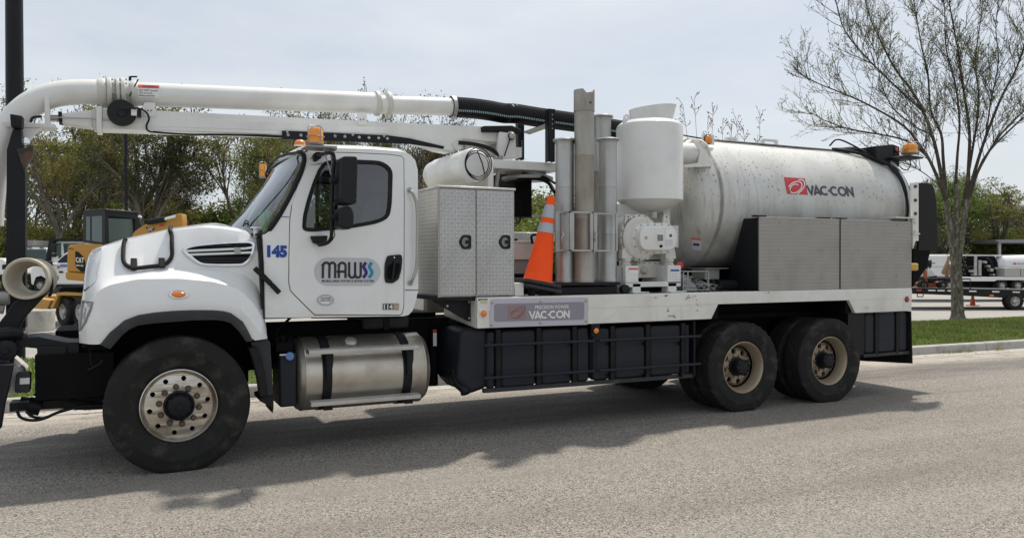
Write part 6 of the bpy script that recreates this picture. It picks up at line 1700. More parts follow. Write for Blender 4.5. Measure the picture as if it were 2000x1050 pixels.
# ---------------------------------------------------------------- front: boom rest post, hose reel frame
PYF = .95
def fp(px, py, Y=PYF): return un(px, py, Y=Y)
mb = MB(); mb.prism([xz(a, b, PYF) for a, b in ((13, 292), (25, 252), (42, 252), (42, 276), (49, 300), (50, 640), (11, 640), (12, 400))], PYF, PYF + .16); post = T(mb, "boom_rest_post", "black_steel", bevel=.006)
mb = MB(); mb.prism([xz(a, b, PYF - .01) for a, b in ((31, 290), (52, 288), (56, 283), (65, 284), (64, 305), (57, 313), (50, 325), (48, 340), (36, 300))], PYF - .012, PYF + .1); mb.build("rest_hook", "rusty_black", post, bevel=.004)
mb = MB(); mb.prism([xz(a, b, PYF - .05) for a, b in ((19, 222), (44, 226), (42, 250), (21, 247))], PYF - .05, PYF + .10); mb.build("rest_stop", "black_rubber", post, bevel=.01)
mb = MB(); mb.tube(smooth_path([fp(60, 239), fp(63, 231), fp(72, 228), fp(82, 228)], 4), .012, 7); T(mb, "sensor_cable", "hose_black")
# arm with the pipe rest: dark curved arm
RY = .55
arm = [(-10, 640), (12, 612), (26, 590), (40, 584), (62, 584), (84, 572), (96, 545), (102, 548), (98, 566), (72, 594), (48, 620), (37, 642), (33, 668), (-10, 668)]
mb = MB(); mb.prism(XZ(arm, RY), RY, RY + .10); T(mb, "pipe_rest_arm", "black_steel", bevel=.01)
mb = MB(); mb.tube(smooth_path([un(92, 527, Y=RY - .02), un(101, 545, Y=RY - .03), un(100, 570, Y=RY - .02), un(96, 578, Y=RY)], 4), .012, 7); T(mb, "rest_strap", "black_rubber")
mb = MB(); a = un(5, 585, Y=.8); mb.tube([un(-20, 585, Y=.8), un(18, 583, Y=.8)], .05, 12); mb.tube([un(-20, 600, Y=.8), un(8, 604, Y=.8)], .04, 10); T(mb, "hydraulic_motor", "grey_steel")
mb = MB()
fr_px = [(28, 662), (65, 658), (76, 657), (118, 666), (132, 668), (155, 668), (155, 744), (132, 744), (76, 750), (72, 680), (30, 676)]
mb.prism(XZ(fr_px, .35), .35, .75); fb = T(mb, "front_frame", "black_steel", bevel=.006)
mb = MB(); mb.prism(XZ([(72, 677), (130, 676), (130, 743), (76, 748)], .33), .325, .35); mb.build("frame_box", "black_steel", fb, bevel=.006)
mb = MB(); a, b = un(108, 646, Y=.9), un(175, 664, Y=.9); mb.box(a.x, b.x, .9, 1.6, b.z, a.z); mb.box(a.x - .1, b.x + .2, .3, 2.1, .62, .98); T(mb, "front_bumper", "chassis_black")
mb = MB(); mb.tube([un(62, 664, Y=.5), un(50, 651, Y=.45)], .010, 7); mb.lathe([(.0001, -.02), (.017, -.012), (.02, 0), (.017, .012), (.0001, .02)], un(48, 650, Y=.45), (1, 0, 0), 10); T(mb, "control_lever", "far_steel")
mb = MB(); c = un(10, 684, Y=.25); mb.lathe([(.0001, -.12), (.085, -.12), (.085, -.02), (.078, 0), (.03, .004), (.025, .015), (.0001, .015)], c, (0, -1, 0), 28); mb.tube([un(-30, 655, Y=.3), un(20, 650, Y=.3), un(38, 652, Y=.35)], .05, 10); T(mb, "reel_drive", "black_steel")
mb = MB(); mb.prism(XZ([(15, 700), (45, 725), (42, 762), (36, 770), (15, 770)], .45), .45, .9); T(mb, "reel_cover", "white_paint", bevel=.02)
mb = MB(); mb.prism(roundpoly(XZ([(31, 728), (59, 727), (58, 766), (28, 767)], .3), .02, 3), .30, .42); jb = T(mb, "junction_box", "trim_plastic", bevel=.006)
mb = MB(); mb.prism(XZ([(39, 738), (58, 737), (57.5, 749), (38.5, 750)], .298), .296, .299); mb.build("box_label", "decal_white", jb)
mb = MB(); mb.prism(XZ([(-14, 712), (27, 710), (22, 740), (10, 790), (3, 836), (-14, 836)], .12), .10, .16); mb.prism(XZ([(-20, 700), (20, 704), (14, 740), (2, 780), (-20, 780)], .2), .18, .5); T(mb, "reel_guard", "black_steel", bevel=.01)
mb = MB(); rg = random.Random(9)
def hose(px, r=.018, Y=.45, dy=.0):
    mb.tube(smooth_path([un(a, b, Y=Y + dy * i) for i, (a, b) in enumerate(px)], 4), r, 8)
hose([(72, 748), (100, 764), (140, 780), (200, 792), (230, 785)], .026, .55); hose([(85, 745), (120, 760), (160, 776), (215, 776)], .022, .5)
hose([(100, 742), (130, 760), (150, 776), (190, 790)], .02, .6); hose([(128, 742), (138, 758), (155, 772), (210, 774)], .024, .65)
hose([(70, 765), (110, 785), (160, 790), (220, 788)], .03, .6); hose([(40, 782), (90, 785), (150, 792), (225, 790)], .035, .7)
hose([(33, 800), (40, 814), (60, 820), (85, 817), (120, 802), (160, 794), (200, 792)], .012, .4); hose([(52, 802), (62, 812), (85, 816), (110, 806), (140, 797)], .012, .42)
hose([(150, 750), (170, 762), (190, 770)], .03, .8); hose([(175, 680), (177, 700), (180, 715)], .006, .3); hose([(172, 722), (185, 716), (200, 706), (196, 702)], .012, .3)
mb.box(un(20, 790, Y=.6).x, un(200, 790, Y=.6).x, .55, .75, un(100, 796, Y=.6).z, un(100, 780, Y=.6).z); mb.box(un(158, 745, Y=.5).x, un(184, 766, Y=.5).x, .5, .6, un(170, 767, Y=.5).z, un(170, 740, Y=.5).z)
mb.box(un(155, 676, Y=.5).x, un(215, 700, Y=.5).x, .5, .9, un(180, 735, Y=.5).z, un(180, 676, Y=.5).z)
mb.cyl(un(55, 790, Y=.55), un(80, 795, Y=.55), .07, 14)
T(mb, "front_hoses", "hose_black")

# ================================================================== loose things carried on the truck
# traffic cone leaning on the tube rack
cone_c = un(1052, 549, Y=.14); X0 = cone_c.x
lean = Matrix.Rotation(math.radians(10.5), 3, "Y")
CN = thing("traffic_cone", "tall orange traffic cone with two grey reflective bands standing on the truck deck", "traffic cone", (X0, .16, cone_c.z))
def cone_part(nm, prof, mat, parent, **kw):
    m = MB(); m.lathe(prof, (0, 0, 0), (0, 0, 1), 40, False, False); m.v = [tuple(lean @ Vector(v) + Vector((X0, .16, cone_c.z))) for v in m.v]
    return m.build(nm, mat, parent, **kw)
Hc = .885
def cr(h): return .150 - (.150 - .037) * (h / Hc)
body = cone_part("cone_body", [(cr(0) + .01, 0.0), (cr(0), .012)] + [(cr(Hc * i / 10), Hc * i / 10) for i in range(1, 11)] + [(.030, Hc), (.028, Hc - .05)], "cone_orange", CN)
for (h0, h1) in ((.500, .602), (.655, .795)):
    cone_part("reflective_band", [(cr(h0) + .001, h0), (cr(h0) + .0035, h0 + .002), (cr(h1) + .0035, h1 - .002), (cr(h1) + .001, h1)], "reflective_grey", CN)
m = MB(); sq = roundpoly([(-.21, -.19), (.21, -.19), (.21, .19), (-.21, .19)], .04, 3); m.prismz(sq, -.035, .0); m.v = [tuple(lean @ Vector(v) + Vector((X0 - .02, .16, cone_c.z))) for v in m.v]; m.build("cone_base", "trim_plastic", CN, bevel=.008)
mb = MB(); m2 = MB(); m2.prismz(roundpoly([(-.20, -.17), (.22, -.17), (.22, .2), (-.20, .2)], .04, 3), -.085, -.048); mb.v, mb.f = [tuple(lean @ Vector(v) + Vector((X0 + .0, .16, cone_c.z))) for v in m2.v], m2.f
T(mb, "cone_tray", "trim_plastic", bevel=.006)
mb = MB()
for px in (1040, 1068):
    a = un(px, 562, Y=.14); mb.box(a.x - .02, a.x + .02, .12, .2, 1.378, a.z + .02)
T(mb, "tray_feet", "black_steel")

# suction tubes standing in the rack
def stube(px, pyt, pyb, Y, r, mat, label, notch=False):
    a, b = un(px, pyt, Y=Y), un(px, pyb, Y=Y); X = (a.x + b.x) / 2; z0 = 1.505; z1 = a.z
    t = thing("suction_tube", label, "pipe", (X, Y, z0), "metal suction tubes standing in the truck's rack")
    m = MB(); h = z1 - z0; m.lathe([(r + .006, 0), (r + .006, .03), (r, .045), (r, h * .33), (r + .002, h * .332), (r, h * .338), (r, h * .66), (r + .002, h * .662), (r, h * .668), (r, h - .05), (r - .006, h - .05), (r - .006, .05)], (X, Y, z0), (0, 0, 1), 36, False, False)
    m.build("tube_body", mat, t)
    if notch:
        n = 48; m = MB(); up, dn, upi, dni = [], [], [], []
        for i in range(n):
            th = 2 * PI * i / n; d_ = min(abs((th % PI) - PI / 2), PI / 2)
            hz = z1 + (.005 if d_ > .62 else -.075 * max(0, 1 - d_ / .62)) 
            for L_, rr, zz in ((dn, r + .006, z1 - .22), (up, r + .006, hz), (upi, r - .004, hz), (dni, r - .004, z1 - .22)): L_.append(Vector((X + math.cos(th) * rr, Y + math.sin(th) * rr, zz)))
        m.grid([dn, up, upi, dni], True); m.build("notched_end", mat, t, sharp=50)
        m = MB(); m.cyl((X + .01, Y - r - .004, z1 - .14), (X + .01, Y - r - .008, z1 - .14), .014, 10); m.build("tube_bolt", "rusty_bolt", t)
    else:
        m = MB(); m.lathe([(r - .004, h - .05), (r + .003, h - .05), (r + .004, h - .025), (r + .026, h - .022), (r + .028, h - .010), (r + .02, h), (r - .004, h)], (X, Y, z0), (0, 0, 1), 36, False, False); m.build("rolled_flange", mat, t)
    return t
stube(1141, 178, 551, .20, .105, "weathered_steel", "tallest rust stained suction tube with notched top end", True)
stube(1103, 272, 551, .33, .100, "galvanised", "shorter grey suction tube left of the notched tube, right behind the cone")
stube(1187, 271, 551, .33, .100, "galvanised", "grey flanged suction tube right of the notched tube, nearest the white drum")
stube(1176, 226, 551, .62, .100, "galvanised", "suction tube standing behind the others, its flange higher than its two flanged neighbours")
# wire basket and a clear bag of wire
a, b = un(1335, 530, Y=.18), un(1384, 571, Y=.18)
mb = MB()
for x in (a.x, a.x + .06, b.x): mb.tube([(x, .18, 1.39), (x, .18, a.z)], .006, 6)
mb.tube([(a.x, .18, a.z), (b.x, .18, a.z)], .006, 6); mb.tube([(a.x, .18, 1.40), (b.x, .18, 1.40)], .006, 6); mb.tube([(a.x, .18, 1.46), (b.x, .18, 1.46)], .004, 6)
mb.tube([(a.x, .55, 1.40), (a.x, .55, a.z), (b.x, .55, a.z), (b.x, .55, 1.40)], .006, 6); mb.tube([(a.x, .18, a.z), (a.x, .55, a.z)], .006, 6); mb.tube([(b.x, .18, a.z), (b.x, .55, a.z)], .006, 6)
tag(mb.build("wire_basket", "galvanised"), "small wire frame basket on the deck beside the blower", "basket")
BG = thing("bag_of_wire", "clear plastic bag of loose silver wire lying on the truck deck by the tank", "bag", ((a.x + b.x) / 2, .35, 1.38))
rg = random.Random(21); mb = MB()
for i in range(70):
    p = Vector(((a.x + .04 + (b.x - a.x + .12) * rg.random()), .22 + .28 * rg.random(), 1.40)); hgt = .20 * max(.15, 1 - (p.x - a.x) / (b.x - a.x + .2)); p.z += hgt * rg.random()
    d = Vector((rg.gauss(0, 1), rg.gauss(0, 1), rg.gauss(0, .5))).normalized() * rg.uniform(.05, .12); e = Vector((rg.gauss(0, 1), rg.gauss(0, 1), rg.gauss(0, .6))).normalized() * .05
    mb.tube(smooth_path([p - d, p + e, p + d], 3), .0035, 4, cap=False)
struct(mb.build("wire", "far_steel", BG), "stuff")
mb = MB(); rows = []
for i in range(17):
    row = []
    for j in range(13):
        u, v = i / 16, j / 12; x = a.x + .02 + (b.x - a.x + .22) * u; y = .20 + .34 * v
        z = 1.385 + (.24 * (1 - u) ** .8) * math.sin(PI * v) ** .6 * math.sin(PI * min(1, u * 1.6 + .12)) + rg.uniform(-.012, .012)
        row.append(Vector((x, y, max(1.382, z))))
    rows.append(row)
mb.grid(rows); mb.build("bag_film", "clear_film", BG)
# pipe end held by the front rest
RN = thing("pipe_nozzle", "short beige pipe end held by the dark front arm of the truck", "pipe", un(55, 545, Y=.5))
c = un(50, 544, Y=.40); ax_ = ((c - CAM).normalized() * .32 + RT * .085).normalized()
r_ = 41 / FPX * ((un(50, 544, Y=.4) - CAM).dot(FW))
mb = MB(); mb.lathe([(r_ * .62, .30), (r_ * .62, .27), (r_ * .80, .10), (r_ * .83, .01), (r_ * .86, .0), (r_ * .97, 0), (r_, .01), (r_, .05), (r_ * .95, .06), (r_ * .93, .22), (r_ * .99, .222), (r_ * .99, .27), (r_ * .9, .30), (r_ * .62, .30)], c, ax_, 44, False, False); mb.build("pipe_body", "pale_pipe", RN)
# green vest on the dashboard
rg = random.Random(31); p0 = un(504, 408, Y=.75); p0 = Vector((cow[0] + .075, .52, cow[1] + .13))
mb = MB(); mb.lathe([(.0001, -.11), (.04, -.09), (.06, -.03), (.07, .04), (.045, .09), (.0001, .11)], p0, (0, .2, 1), 20)
mb.v = [tuple(Vector(v) + Vector((rg.gauss(0, .008), rg.gauss(0, .008), rg.gauss(0, .008)))) for v in mb.v]
tag(mb.build("safety_vest", "vest_green"), "bright green safety vest bundled on the dashboard behind the windshield", "vest")
# ================================================================== BACKGROUND
FWH = Vector((math.sin(YAW), math.cos(YAW), 0)); RTH = Vector((math.cos(YAW), -math.sin(YAW), 0))
def P3(px, py, d): return un(px, py, d=d)
def G(px, d):
    p = un(px, 525, d=d); p.z = 0.0; return p
def fprism(mb, pts, d, depth, skew=0.0):     # outline surveyed at depth d, given real thickness away from the road
    n = len(pts); back = (FWH + RTH * skew).normalized() * depth
    f = [P3(x, y, d) for x, y in pts]
    return mb.add(f + [p + back for p in f], [tuple(range(n)), tuple(range(2 * n - 1, n - 1, -1))] + [(i, i + n, (i + 1) % n + n, (i + 1) % n) for i in range(n)])
def fbox(mb, x0, y0, x1, y1, d, depth): return fprism(mb, [(x0, y0), (x1, y0), (x1, y1), (x0, y1)], d, depth)
def fb(name, mat, parent, pts, d, depth, bevel=0.0, skew=0.0):
    m = MB(); fprism(m, pts, d, depth, skew); return m.build(name, mat, parent, bevel=bevel)
def fwheel(parent, px, py, r_px, d, width=.25, ax=None, rim="far_steel"):
    c = P3(px, py, d); r = r_px * d / FPX; ax = ax or FWH
    m = MB(); m.lathe([(r * .55, .0), (r * .62, -.01), (r * .9, -.015), (r, .02), (r, width - .02), (r * .9, width), (r * .5, width)], c, ax, 28, False, False); w = m.build("wheel", "tyre_rubber", parent)
    m = MB(); m.lathe([(r * .60, 0), (r * .56, .015), (r * .50, .03), (r * .30, .05), (r * .26, .0), (r * .14, -.02), (.0001, -.02)], c, ax, 24, False, False); m.build("rim", rim, w)
    for i in range(6):
        a = 2 * PI * i / 6; u = ax.orthogonal().normalized(); v = ax.cross(u); m = MB(); m.lathe([(r * .055, 0), (.0001, -.001)], c + (u * math.cos(a) + v * math.sin(a)) * r * .40 + ax * .035, ax, 8, False, False); m.build("rim_hole", "chassis_black", w)
    return w
def ftext(name, s, mat, parent, corners, d, off=.01, thick=.02):
    tl, tr, br, bl = [P3(x, y, d) - FWH * off for x, y in corners]
    m = MB(); put(m, text_polys(s, thick), lambda u, v: (bl * (1 - u) + br * u) * (1 - v) + (tl * (1 - u) + tr * u) * v)
    return m.build(name, mat, parent, smooth=False, recalc=False)

# lamp poles
def pole(px, d, r, h, label, head=True):
    b = G(px, d); t = thing("lamp_pole", label, "pole", b)
    m = MB(); m.lathe([(r, 0), (r, h * .5), (r * .9, h)], b, (0, 0, 1), 20); m.build("pole_shaft", "black_steel", t)
    m = MB(); m.box(b.x - r * 1.6, b.x + r * 1.6, b.y - r * 1.6, b.y + r * 1.6, 0, .05); m.build("base_plate", "black_steel", t)
    if head:
        m = MB(); m.obox(b + Vector((0, 0, h + .05)), (.9, .35, .12)); m.build("lamp_head", "black_steel", t)
    return t
pole(31, 12.0, .12, 9.0, "thick dark lamp pole rising behind the curved end of the boom pipe")
pole(247, 42.0, .085, 8.6, "slim distant lamp pole rising above the yellow digger cab", False)

# round concrete block with a slab
b = G(70, 18.2); CB = thing("concrete_cylinder", "short round concrete block standing on the lot left of the truck's nose", "concrete block", b)
m = MB(); m.lathe([(.38, 0), (.38, .6), (.36, .64), (.0001, .645)], b, (0, 0, 1), 32); m.build("block", "concrete_block", CB, bevel=.01)
m = MB(); m.box(b.x - .1, b.x + .62, b.y - .5, b.y + .3, .0, .16); m.build("slab", "concrete_kerb", CB, bevel=.01)

# yellow digger on a trailer
d = 21.5
TRL = thing("equipment_trailer", "pale yellow low trailer with twin wheels carrying the digger", "trailer", G(110, d))
axw = (FWH * .80 - RTH * .6).normalized()
fwheel(TRL, 122, 608, 28.5, d, .24, (FWH * .80 + RTH * .6).normalized()); fwheel(TRL, 154, 609, 28.5, d - .3, .24, (FWH * .80 + RTH * .6).normalized())
fb("fender", "trailer_yellow", TRL, [(98, 600), (112, 571), (210, 575), (210, 579), (115, 576), (103, 602)], d - .15, .45)
fb("deck", "trailer_yellow", TRL, [(65, 577), (225, 580), (225, 590), (98, 588), (65, 585)], d + .5, 2.0)
fb("ramp_box", "trailer_yellow", TRL, [(66, 582), (100, 586), (92, 604), (66, 602)], d + .05, .8, .01)
fb("trailer_tongue", "trailer_yellow", TRL, [(40, 598), (100, 588), (100, 594), (40, 606)], d + .2, .3)
EX = thing("excavator", "yellow compact digger with black cab on the trailer behind the truck's hood", "excavator", P3(200, 580, d))
fb("tracks", "chassis_black", EX, [(112, 566), (120, 560), (260, 560), (268, 568), (262, 580), (118, 578)], d + .4, 1.6, .04)
fb("counterweight", "cat_yellow", EX, [(127, 531), (175, 534), (175, 550), (131, 546), (127, 543)], d + .18, 1.4, .03)
fb("engine_cover", "cat_yellow", EX, [(131, 482), (135, 478), (155, 475.5), (260, 478), (260, 535), (129, 531)], d + .2, 1.3, .05)
fb("side_vent", "far_dark", EX, [(147, 490.5), (153, 492), (161, 500), (166, 512), (166, 531), (158, 530), (150, 523), (147, 518)], d + .185, .03)
ftext("brand_lettering", "CAT", "decal_white", EX, [(148, 502), (164.5, 503), (164.5, 513), (148, 512)], d + .185, .01, .03)
fb("brand_mark", "paint_yellow", EX, [(155, 508), (160, 513), (151, 512.6)], d + .17, .004)
ftext("model_lettering", "303.5E", "decal_white", EX, [(148.5, 516), (163, 517), (163, 520.5), (148.5, 519.5)], d + .185, .01, .02)
ftext("small_lettering", "RENTAL", "decal_dark", EX, [(133, 483.5), (145, 485), (145, 488), (133, 486.5)], d + .2, .012, .02)
L_, C_, R_ = (163, .75), (206, .0), (270, .95)
def cabpt(px, py, dd): return P3(px, py, d + .15 + dd)
def cabpanel(nm, mat, quad, parent, th=.04):
    m = MB(); f = [cabpt(*q) for q in quad]; bk = [p + FWH * th for p in f]; n = len(f)
    m.add(f + bk, [tuple(range(n)), tuple(range(2 * n - 1, n - 1, -1))] + [(i, i + n, (i + 1) % n + n, (i + 1) % n) for i in range(n)]); return m.build(nm, mat, parent)
def lerpw(t, a, b_): return a + (b_ - a) * t
def face(px, side):
    if side == 0: t = (px - 163) / 43.0; return lerpw(t, .75, 0)
    t = (px - 206) / 64.0; return lerpw(t, 0, .95)
def cface(nm, mat, pts, side, parent, off=0.0, th=.03):
    m = MB(); f = [cabpt(x, y, face(x, side)) - FWH * off for x, y in pts]; n = len(f); bk = [p + FWH * th for p in f]
    m.add(f + bk, [tuple(range(n)), tuple(range(2 * n - 1, n - 1, -1))] + [(i, i + n, (i + 1) % n + n, (i + 1) % n) for i in range(n)]); return m.build(nm, mat, parent)
m = MB(); lo = [cabpt(163, 473, .75), cabpt(206, 478, 0), cabpt(270, 474, .95)]; lo.append(lo[0] + lo[2] - lo[1])
hi_ = [cabpt(163, 416, .75), cabpt(206, 414.5, 0), cabpt(271, 420, .95)]; hi_.append(hi_[0] + hi_[2] - hi_[1])
inn = lambda L4, f: [p.lerp((L4[0] + L4[2]) / 2, f) for p in L4]
l2, h2 = inn(lo, .12), inn(hi_, .12)
m.add(l2 + h2, [(0, 1, 5, 4), (1, 2, 6, 5), (2, 3, 7, 6), (3, 0, 4, 7), (0, 1, 2, 3), (4, 5, 6, 7)])
cabb = m.build("cab_interior", "interior_dark", EX)
m = MB(); top = [p + Vector((0, 0, .10)) for p in hi_]; m.add(hi_ + top, [(0, 1, 2, 3), (7, 6, 5, 4), (0, 4, 5, 1), (1, 5, 6, 2), (2, 6, 7, 3), (3, 7, 4, 0)]); m.build("cab_top", "far_dark", EX, bevel=.03)
for side, outl, wins in ((0, [(163, 414), (206, 412), (206, 479), (163, 473)], [[(167, 421), (177, 420.6), (177, 470), (167, 469)], [(179.5, 420.5), (200, 420), (200, 474), (179.5, 471)]]), (1, [(206, 412), (270, 419), (270, 474), (206, 479)], [[(212, 426), (258, 428), (262, 468), (213, 473)]])):
    ff = outl
    for (xa, ya, xb, yb) in ((ff[0][0], ff[0][1], ff[1][0], ff[1][1]),):
        pass
    (x0_, y0_), (x1_, y1_), (x2_, y2_), (x3_, y3_) = outl
    cface("cab_frame", "far_dark", [(x0_, y0_), (x1_, y1_), (x1_, y1_ + 9), (x0_, y0_ + 9)], side, EX, .02, .06)
    cface("cab_frame", "far_dark", [(x3_, y3_ - 5), (x2_, y2_ - 5), (x2_, y2_), (x3_, y3_)], side, EX, .02, .06)
    cface("cab_frame", "far_dark", [(x0_, y0_), (x0_ + 5, y0_), (x0_ + 5, y3_), (x0_, y3_)], side, EX, .022, .06)
    cface("cab_frame", "far_dark", [(x1_ - 6, y1_), (x1_, y1_), (x1_, y2_), (x1_ - 6, y2_)], side, EX, .024, .06)
    for w in wins: cface("cab_window", "far_window", w, side, EX, .015, .01)
fb("boom_arm", "cat_yellow", EX, [(255, 466), (262, 452), (280, 440), (300, 432), (325, 428), (342, 420), (346, 417), (354, 417.5), (356, 432), (355, 444), (346, 446), (300, 456), (262, 470)], d - .1, .35, .02)
fb("arm_window", "far_dark", EX, [(284, 443), (303, 446), (293, 453), (290, 452)], d - .115, .01); ftext("brand_lettering", "CAT", "decal_white", EX, [(288.5, 444.5), (298.5, 445), (298, 451), (288.5, 450.5)], d - .12, .006, .03)
m = MB(); m.tube([P3(288, 434, d - .2), P3(322, 428, d - .2)], .075, 12); m.build("arm_cylinder", "far_dark", EX)
m = MB(); m.tube([P3(320, 428.5, d - .2), P3(344, 422, d - .2)], .045, 10); m.build("cylinder_rod", "chrome", EX)
fb("arm_label", "decal_red", EX, [(312, 438), (320, 437), (320, 441), (312, 442)], d - .115, .006)
fb("cab_lamp", "far_white", EX, [(270, 420), (274, 422), (274, 425), (269, 424)], d + .6, .1)

# crew pickup with the driver's arm on the sill
d = 27.0
PK = thing("pickup_truck", "white pickup with driver's arm on the window sill behind the digger", "pickup truck", G(130, d))
fb("body", "far_white", PK, [(58, 528), (66, 518), (92, 514), (108, 513), (200, 512), (200, 556), (60, 556)], d, 1.8, .06)
fb("cab", "far_white", PK, [(106, 514), (112, 507), (124, 496), (132, 491), (148, 488), (200, 488), (200, 514)], d + .12, 1.5, .05)
fb("cab_opening", "interior_dark", PK, [(111, 513), (118, 505), (128, 497), (136, 494), (150, 492), (172, 492), (172, 513)], d + .10, .05)
fb("wheel_arch", "chassis_black", PK, [(66, 552), (70, 541), (80, 538), (88, 543), (91, 556), (66, 556)], d - .01, .2)
fwheel(PK, 78.5, 557, 13, d - .06, .25)
fb("door_handle", "chassis_black", PK, [(115, 529.5), (122.5, 529.5), (122.5, 532.5), (115, 532.5)], d - .03, .04)
fb("sill_trim", "far_dark", PK, [(96, 556), (200, 557), (200, 561), (96, 560)], d - .02, .4)
fb("side_mirror", "black_plastic", PK, [(82, 509), (96, 509), (98, 519), (90, 521), (84, 517)], d - .3, .2, .02)
fb("door_decal", "decal_grey", PK, [(100, 536), (115, 537), (115, 548), (100, 547.5)], d - .005, .01); ftext("decal_lettering", "MAWSS", "decal_dark", PK, [(101, 538.5), (114.5, 539), (114.5, 546), (101, 545.5)], d - .005, .012, .03)
DRV = thing("person", "driver in a blue shirt resting an arm on the white pickup's window sill", "person", P3(125, 512, d))
c = P3(121, 506.5, d + .35)
bmh = bmesh.new()
def skin_body(name, joints, edges, radii, mat, parent, levels=2):
    me = bpy.data.meshes.new(name); o0 = Vector(joints[0])
    me.from_pydata([Vector(j) - o0 for j in joints], edges, [])
    o = bpy.data.objects.new(name, me); COL.objects.link(o); o.parent = parent; o.location = o0 - WLOC[parent.name]; WLOC[o.name] = o0
    o.modifiers.new("skin", "SKIN"); s = o.modifiers.new("sub", "SUBSURF"); s.levels = s.render_levels = levels
    if not me.skin_vertices: bpy.context.view_layer.objects.active = o
    for i, v in enumerate(me.skin_vertices[0].data): v.radius = (radii[i], radii[i]); v.use_root = (i == 0)
    me.materials.append(M[mat]); return o
sh = P3(128, 515, d + .35); el = P3(131.5, 518.8, d + .02); wr = P3(114.5, 518, d - .05); hd_ = P3(112.5, 521.5, d - .06)
skin_body("torso", [P3(127, 527, d + .4), P3(127, 517, d + .4), P3(125.5, 512.5, d + .4), c - Vector((0, 0, .06)), c + Vector((0, 0, .05))], [(0, 1), (1, 2), (2, 3), (3, 4)], [.16, .17, .07, .085, .08], "skin", DRV)
skin_body("shirt_sleeve", [sh, el, P3(117, 517.8, d - .045)], [(0, 1), (1, 2)], [.075, .06, .05], "shirt_blue", DRV)
hj = [wr, P3(113, 519.5, d - .055)]; hr = [.036, .042]; he = [(0, 1)]
for i in range(4):
    a0 = P3(112 + i * .9, 521.3 + .3 * (i % 2), d - .06); a1 = P3(111.6 + i * 1.0, 524 + .4 * (1 - abs(i - 1.5)), d - .06); hj += [a0, a1]; he += [(1, len(hj) - 2), (len(hj) - 2, len(hj) - 1)]; hr += [.012, .009]
hj += [P3(115.5, 521, d - .08), P3(116, 523, d - .08)]; he += [(1, len(hj) - 2), (len(hj) - 2, len(hj) - 1)]; hr += [.013, .010]
skin_body("hand", hj, he, hr, "skin", DRV, 1)
m = MB(); m.lathe([(.115, 0), (.112, .05), (.08, .10), (.0001, .125)], c + Vector((0, 0, .03)), (0, 0, 1), 14, False, False); m.build("hair", "hair_dark", DRV)
# white tipper truck and another cab in the row behind
d = 34.0
DT2 = thing("dump_truck", "white cab dump truck with a dark tipper body parked behind the pickup", "truck", G(130, d))
fb("cab", "far_white", DT2, [(100, 478), (104, 473), (112, 470), (175, 470), (175, 530), (98, 530)], d, 2.0, .05)
fb("side_window", "far_window", DT2, [(107, 475), (119, 474), (119, 500), (106, 500)], d - .02, .02); fb('windscreen', 'far_window', DT2, [(123, 475), (165, 475), (165, 498), (126, 500)], d - .02, .02)
fb("tipper_body", "far_dark", DT2, [(96, 465.5), (200, 467), (200, 472), (106, 470), (99, 485), (92, 510), (88, 512)], d - .2, 2.4)
fb("mirror", "black_plastic", DT2, [(99, 477), (107, 476), (107, 493), (99, 493)], d - .5, .15, .02); fb("mirror", "black_plastic", DT2, [(99, 495), (107, 495), (107, 502), (99, 502)], d - .5, .15, .02)
TK3 = thing("parked_truck", "grey truck cab with two roof lamps seen beside the boom rest post", "truck", G(70, d + 3))
fb("cab", "far_white", TK3, [(40, 487), (44, 482.5), (90, 483), (93, 490), (95, 540), (38, 540)], d + 3, 1.8, .04)
fb("grille", "far_dark", TK3, [(40, 506), (94, 506), (94, 540), (40, 540)], d + 2.95, .05)
fb("windshield", "far_window", TK3, [(45, 487), (89, 487), (91, 505), (42, 505)], d + 2.96, .03)
for x in (57, 80): fb("roof_lamp", "far_grey", TK3, [(x - 3, 482), (x + 3, 482), (x + 3, 485), (x - 3, 485)], d + 2.9, .1)
fb("load", "far_grey", TK3, [(44, 468), (67, 469), (62, 480), (44, 480)], d + 4, 1.5)
WV = thing("parked_car", "white car bonnet just showing at the left picture edge", "car", G(0, d - 2))
fb("body", "far_white", WV, [(-60, 505), (-20, 503), (5, 505), (14, 512), (20, 518), (22, 535), (-60, 538)], d - 2, 1.7, .05); fb("bumper", "far_dark", WV, [(4, 517), (18, 515), (20, 524), (4, 526)], d - 2.05, .1)

# ---- right: low-loader with machines, trucks behind, canopy, cone
d = 28.3
FT = thing("flatbed_trailer", "long black flatbed trailer with white edge markers behind the roadside tree", "trailer", G(1900, d))
fb("deck", "far_dark", FT, [(1775, 561), (2110, 568), (2110, 583), (1990, 583), (1880, 577), (1775, 573)], d, 2.3, .02)
for x in (1820, 1838, 1858, 1900, 1945, 1985, 2010): fb("edge_marker", "decal_white", FT, [(x - 7, 565 + (x - 1800) * .02), (x + 7, 565.3 + (x - 1800) * .02), (x + 7, 567.8 + (x - 1800) * .02), (x - 7, 567.5 + (x - 1800) * .02)], d - .015, .01)
fb("side_light", "amber_light", FT, [(1933, 575), (1941, 575.2), (1941, 578), (1933, 577.8)], d - .02, .02)
fb("tail_light", "red_lens", FT, [(1790, 565), (1800, 565), (1800, 568), (1790, 568)], d - .02, .02)
m = MB(); m.tube([P3(1791.5, 573, d), P3(1791.5, 579, d), P3(1803, 579, d), P3(1803, 573, d)], .02, 6); m.build("step_loop", "far_dark", FT)
m = MB(); m.tube([P3(1805, 543, d), P3(1805, 563, d), ], .02, 6); m.tube([P3(1805, 543.5, d), P3(1895, 544.5, d), P3(1895, 565, d)], .022, 6); m.build("side_rail", "far_dark", FT)
fwheel(FT, 1983, 588, 17, d - .05, .3); fwheel(FT, 2032, 589, 17, d - .05, .3)
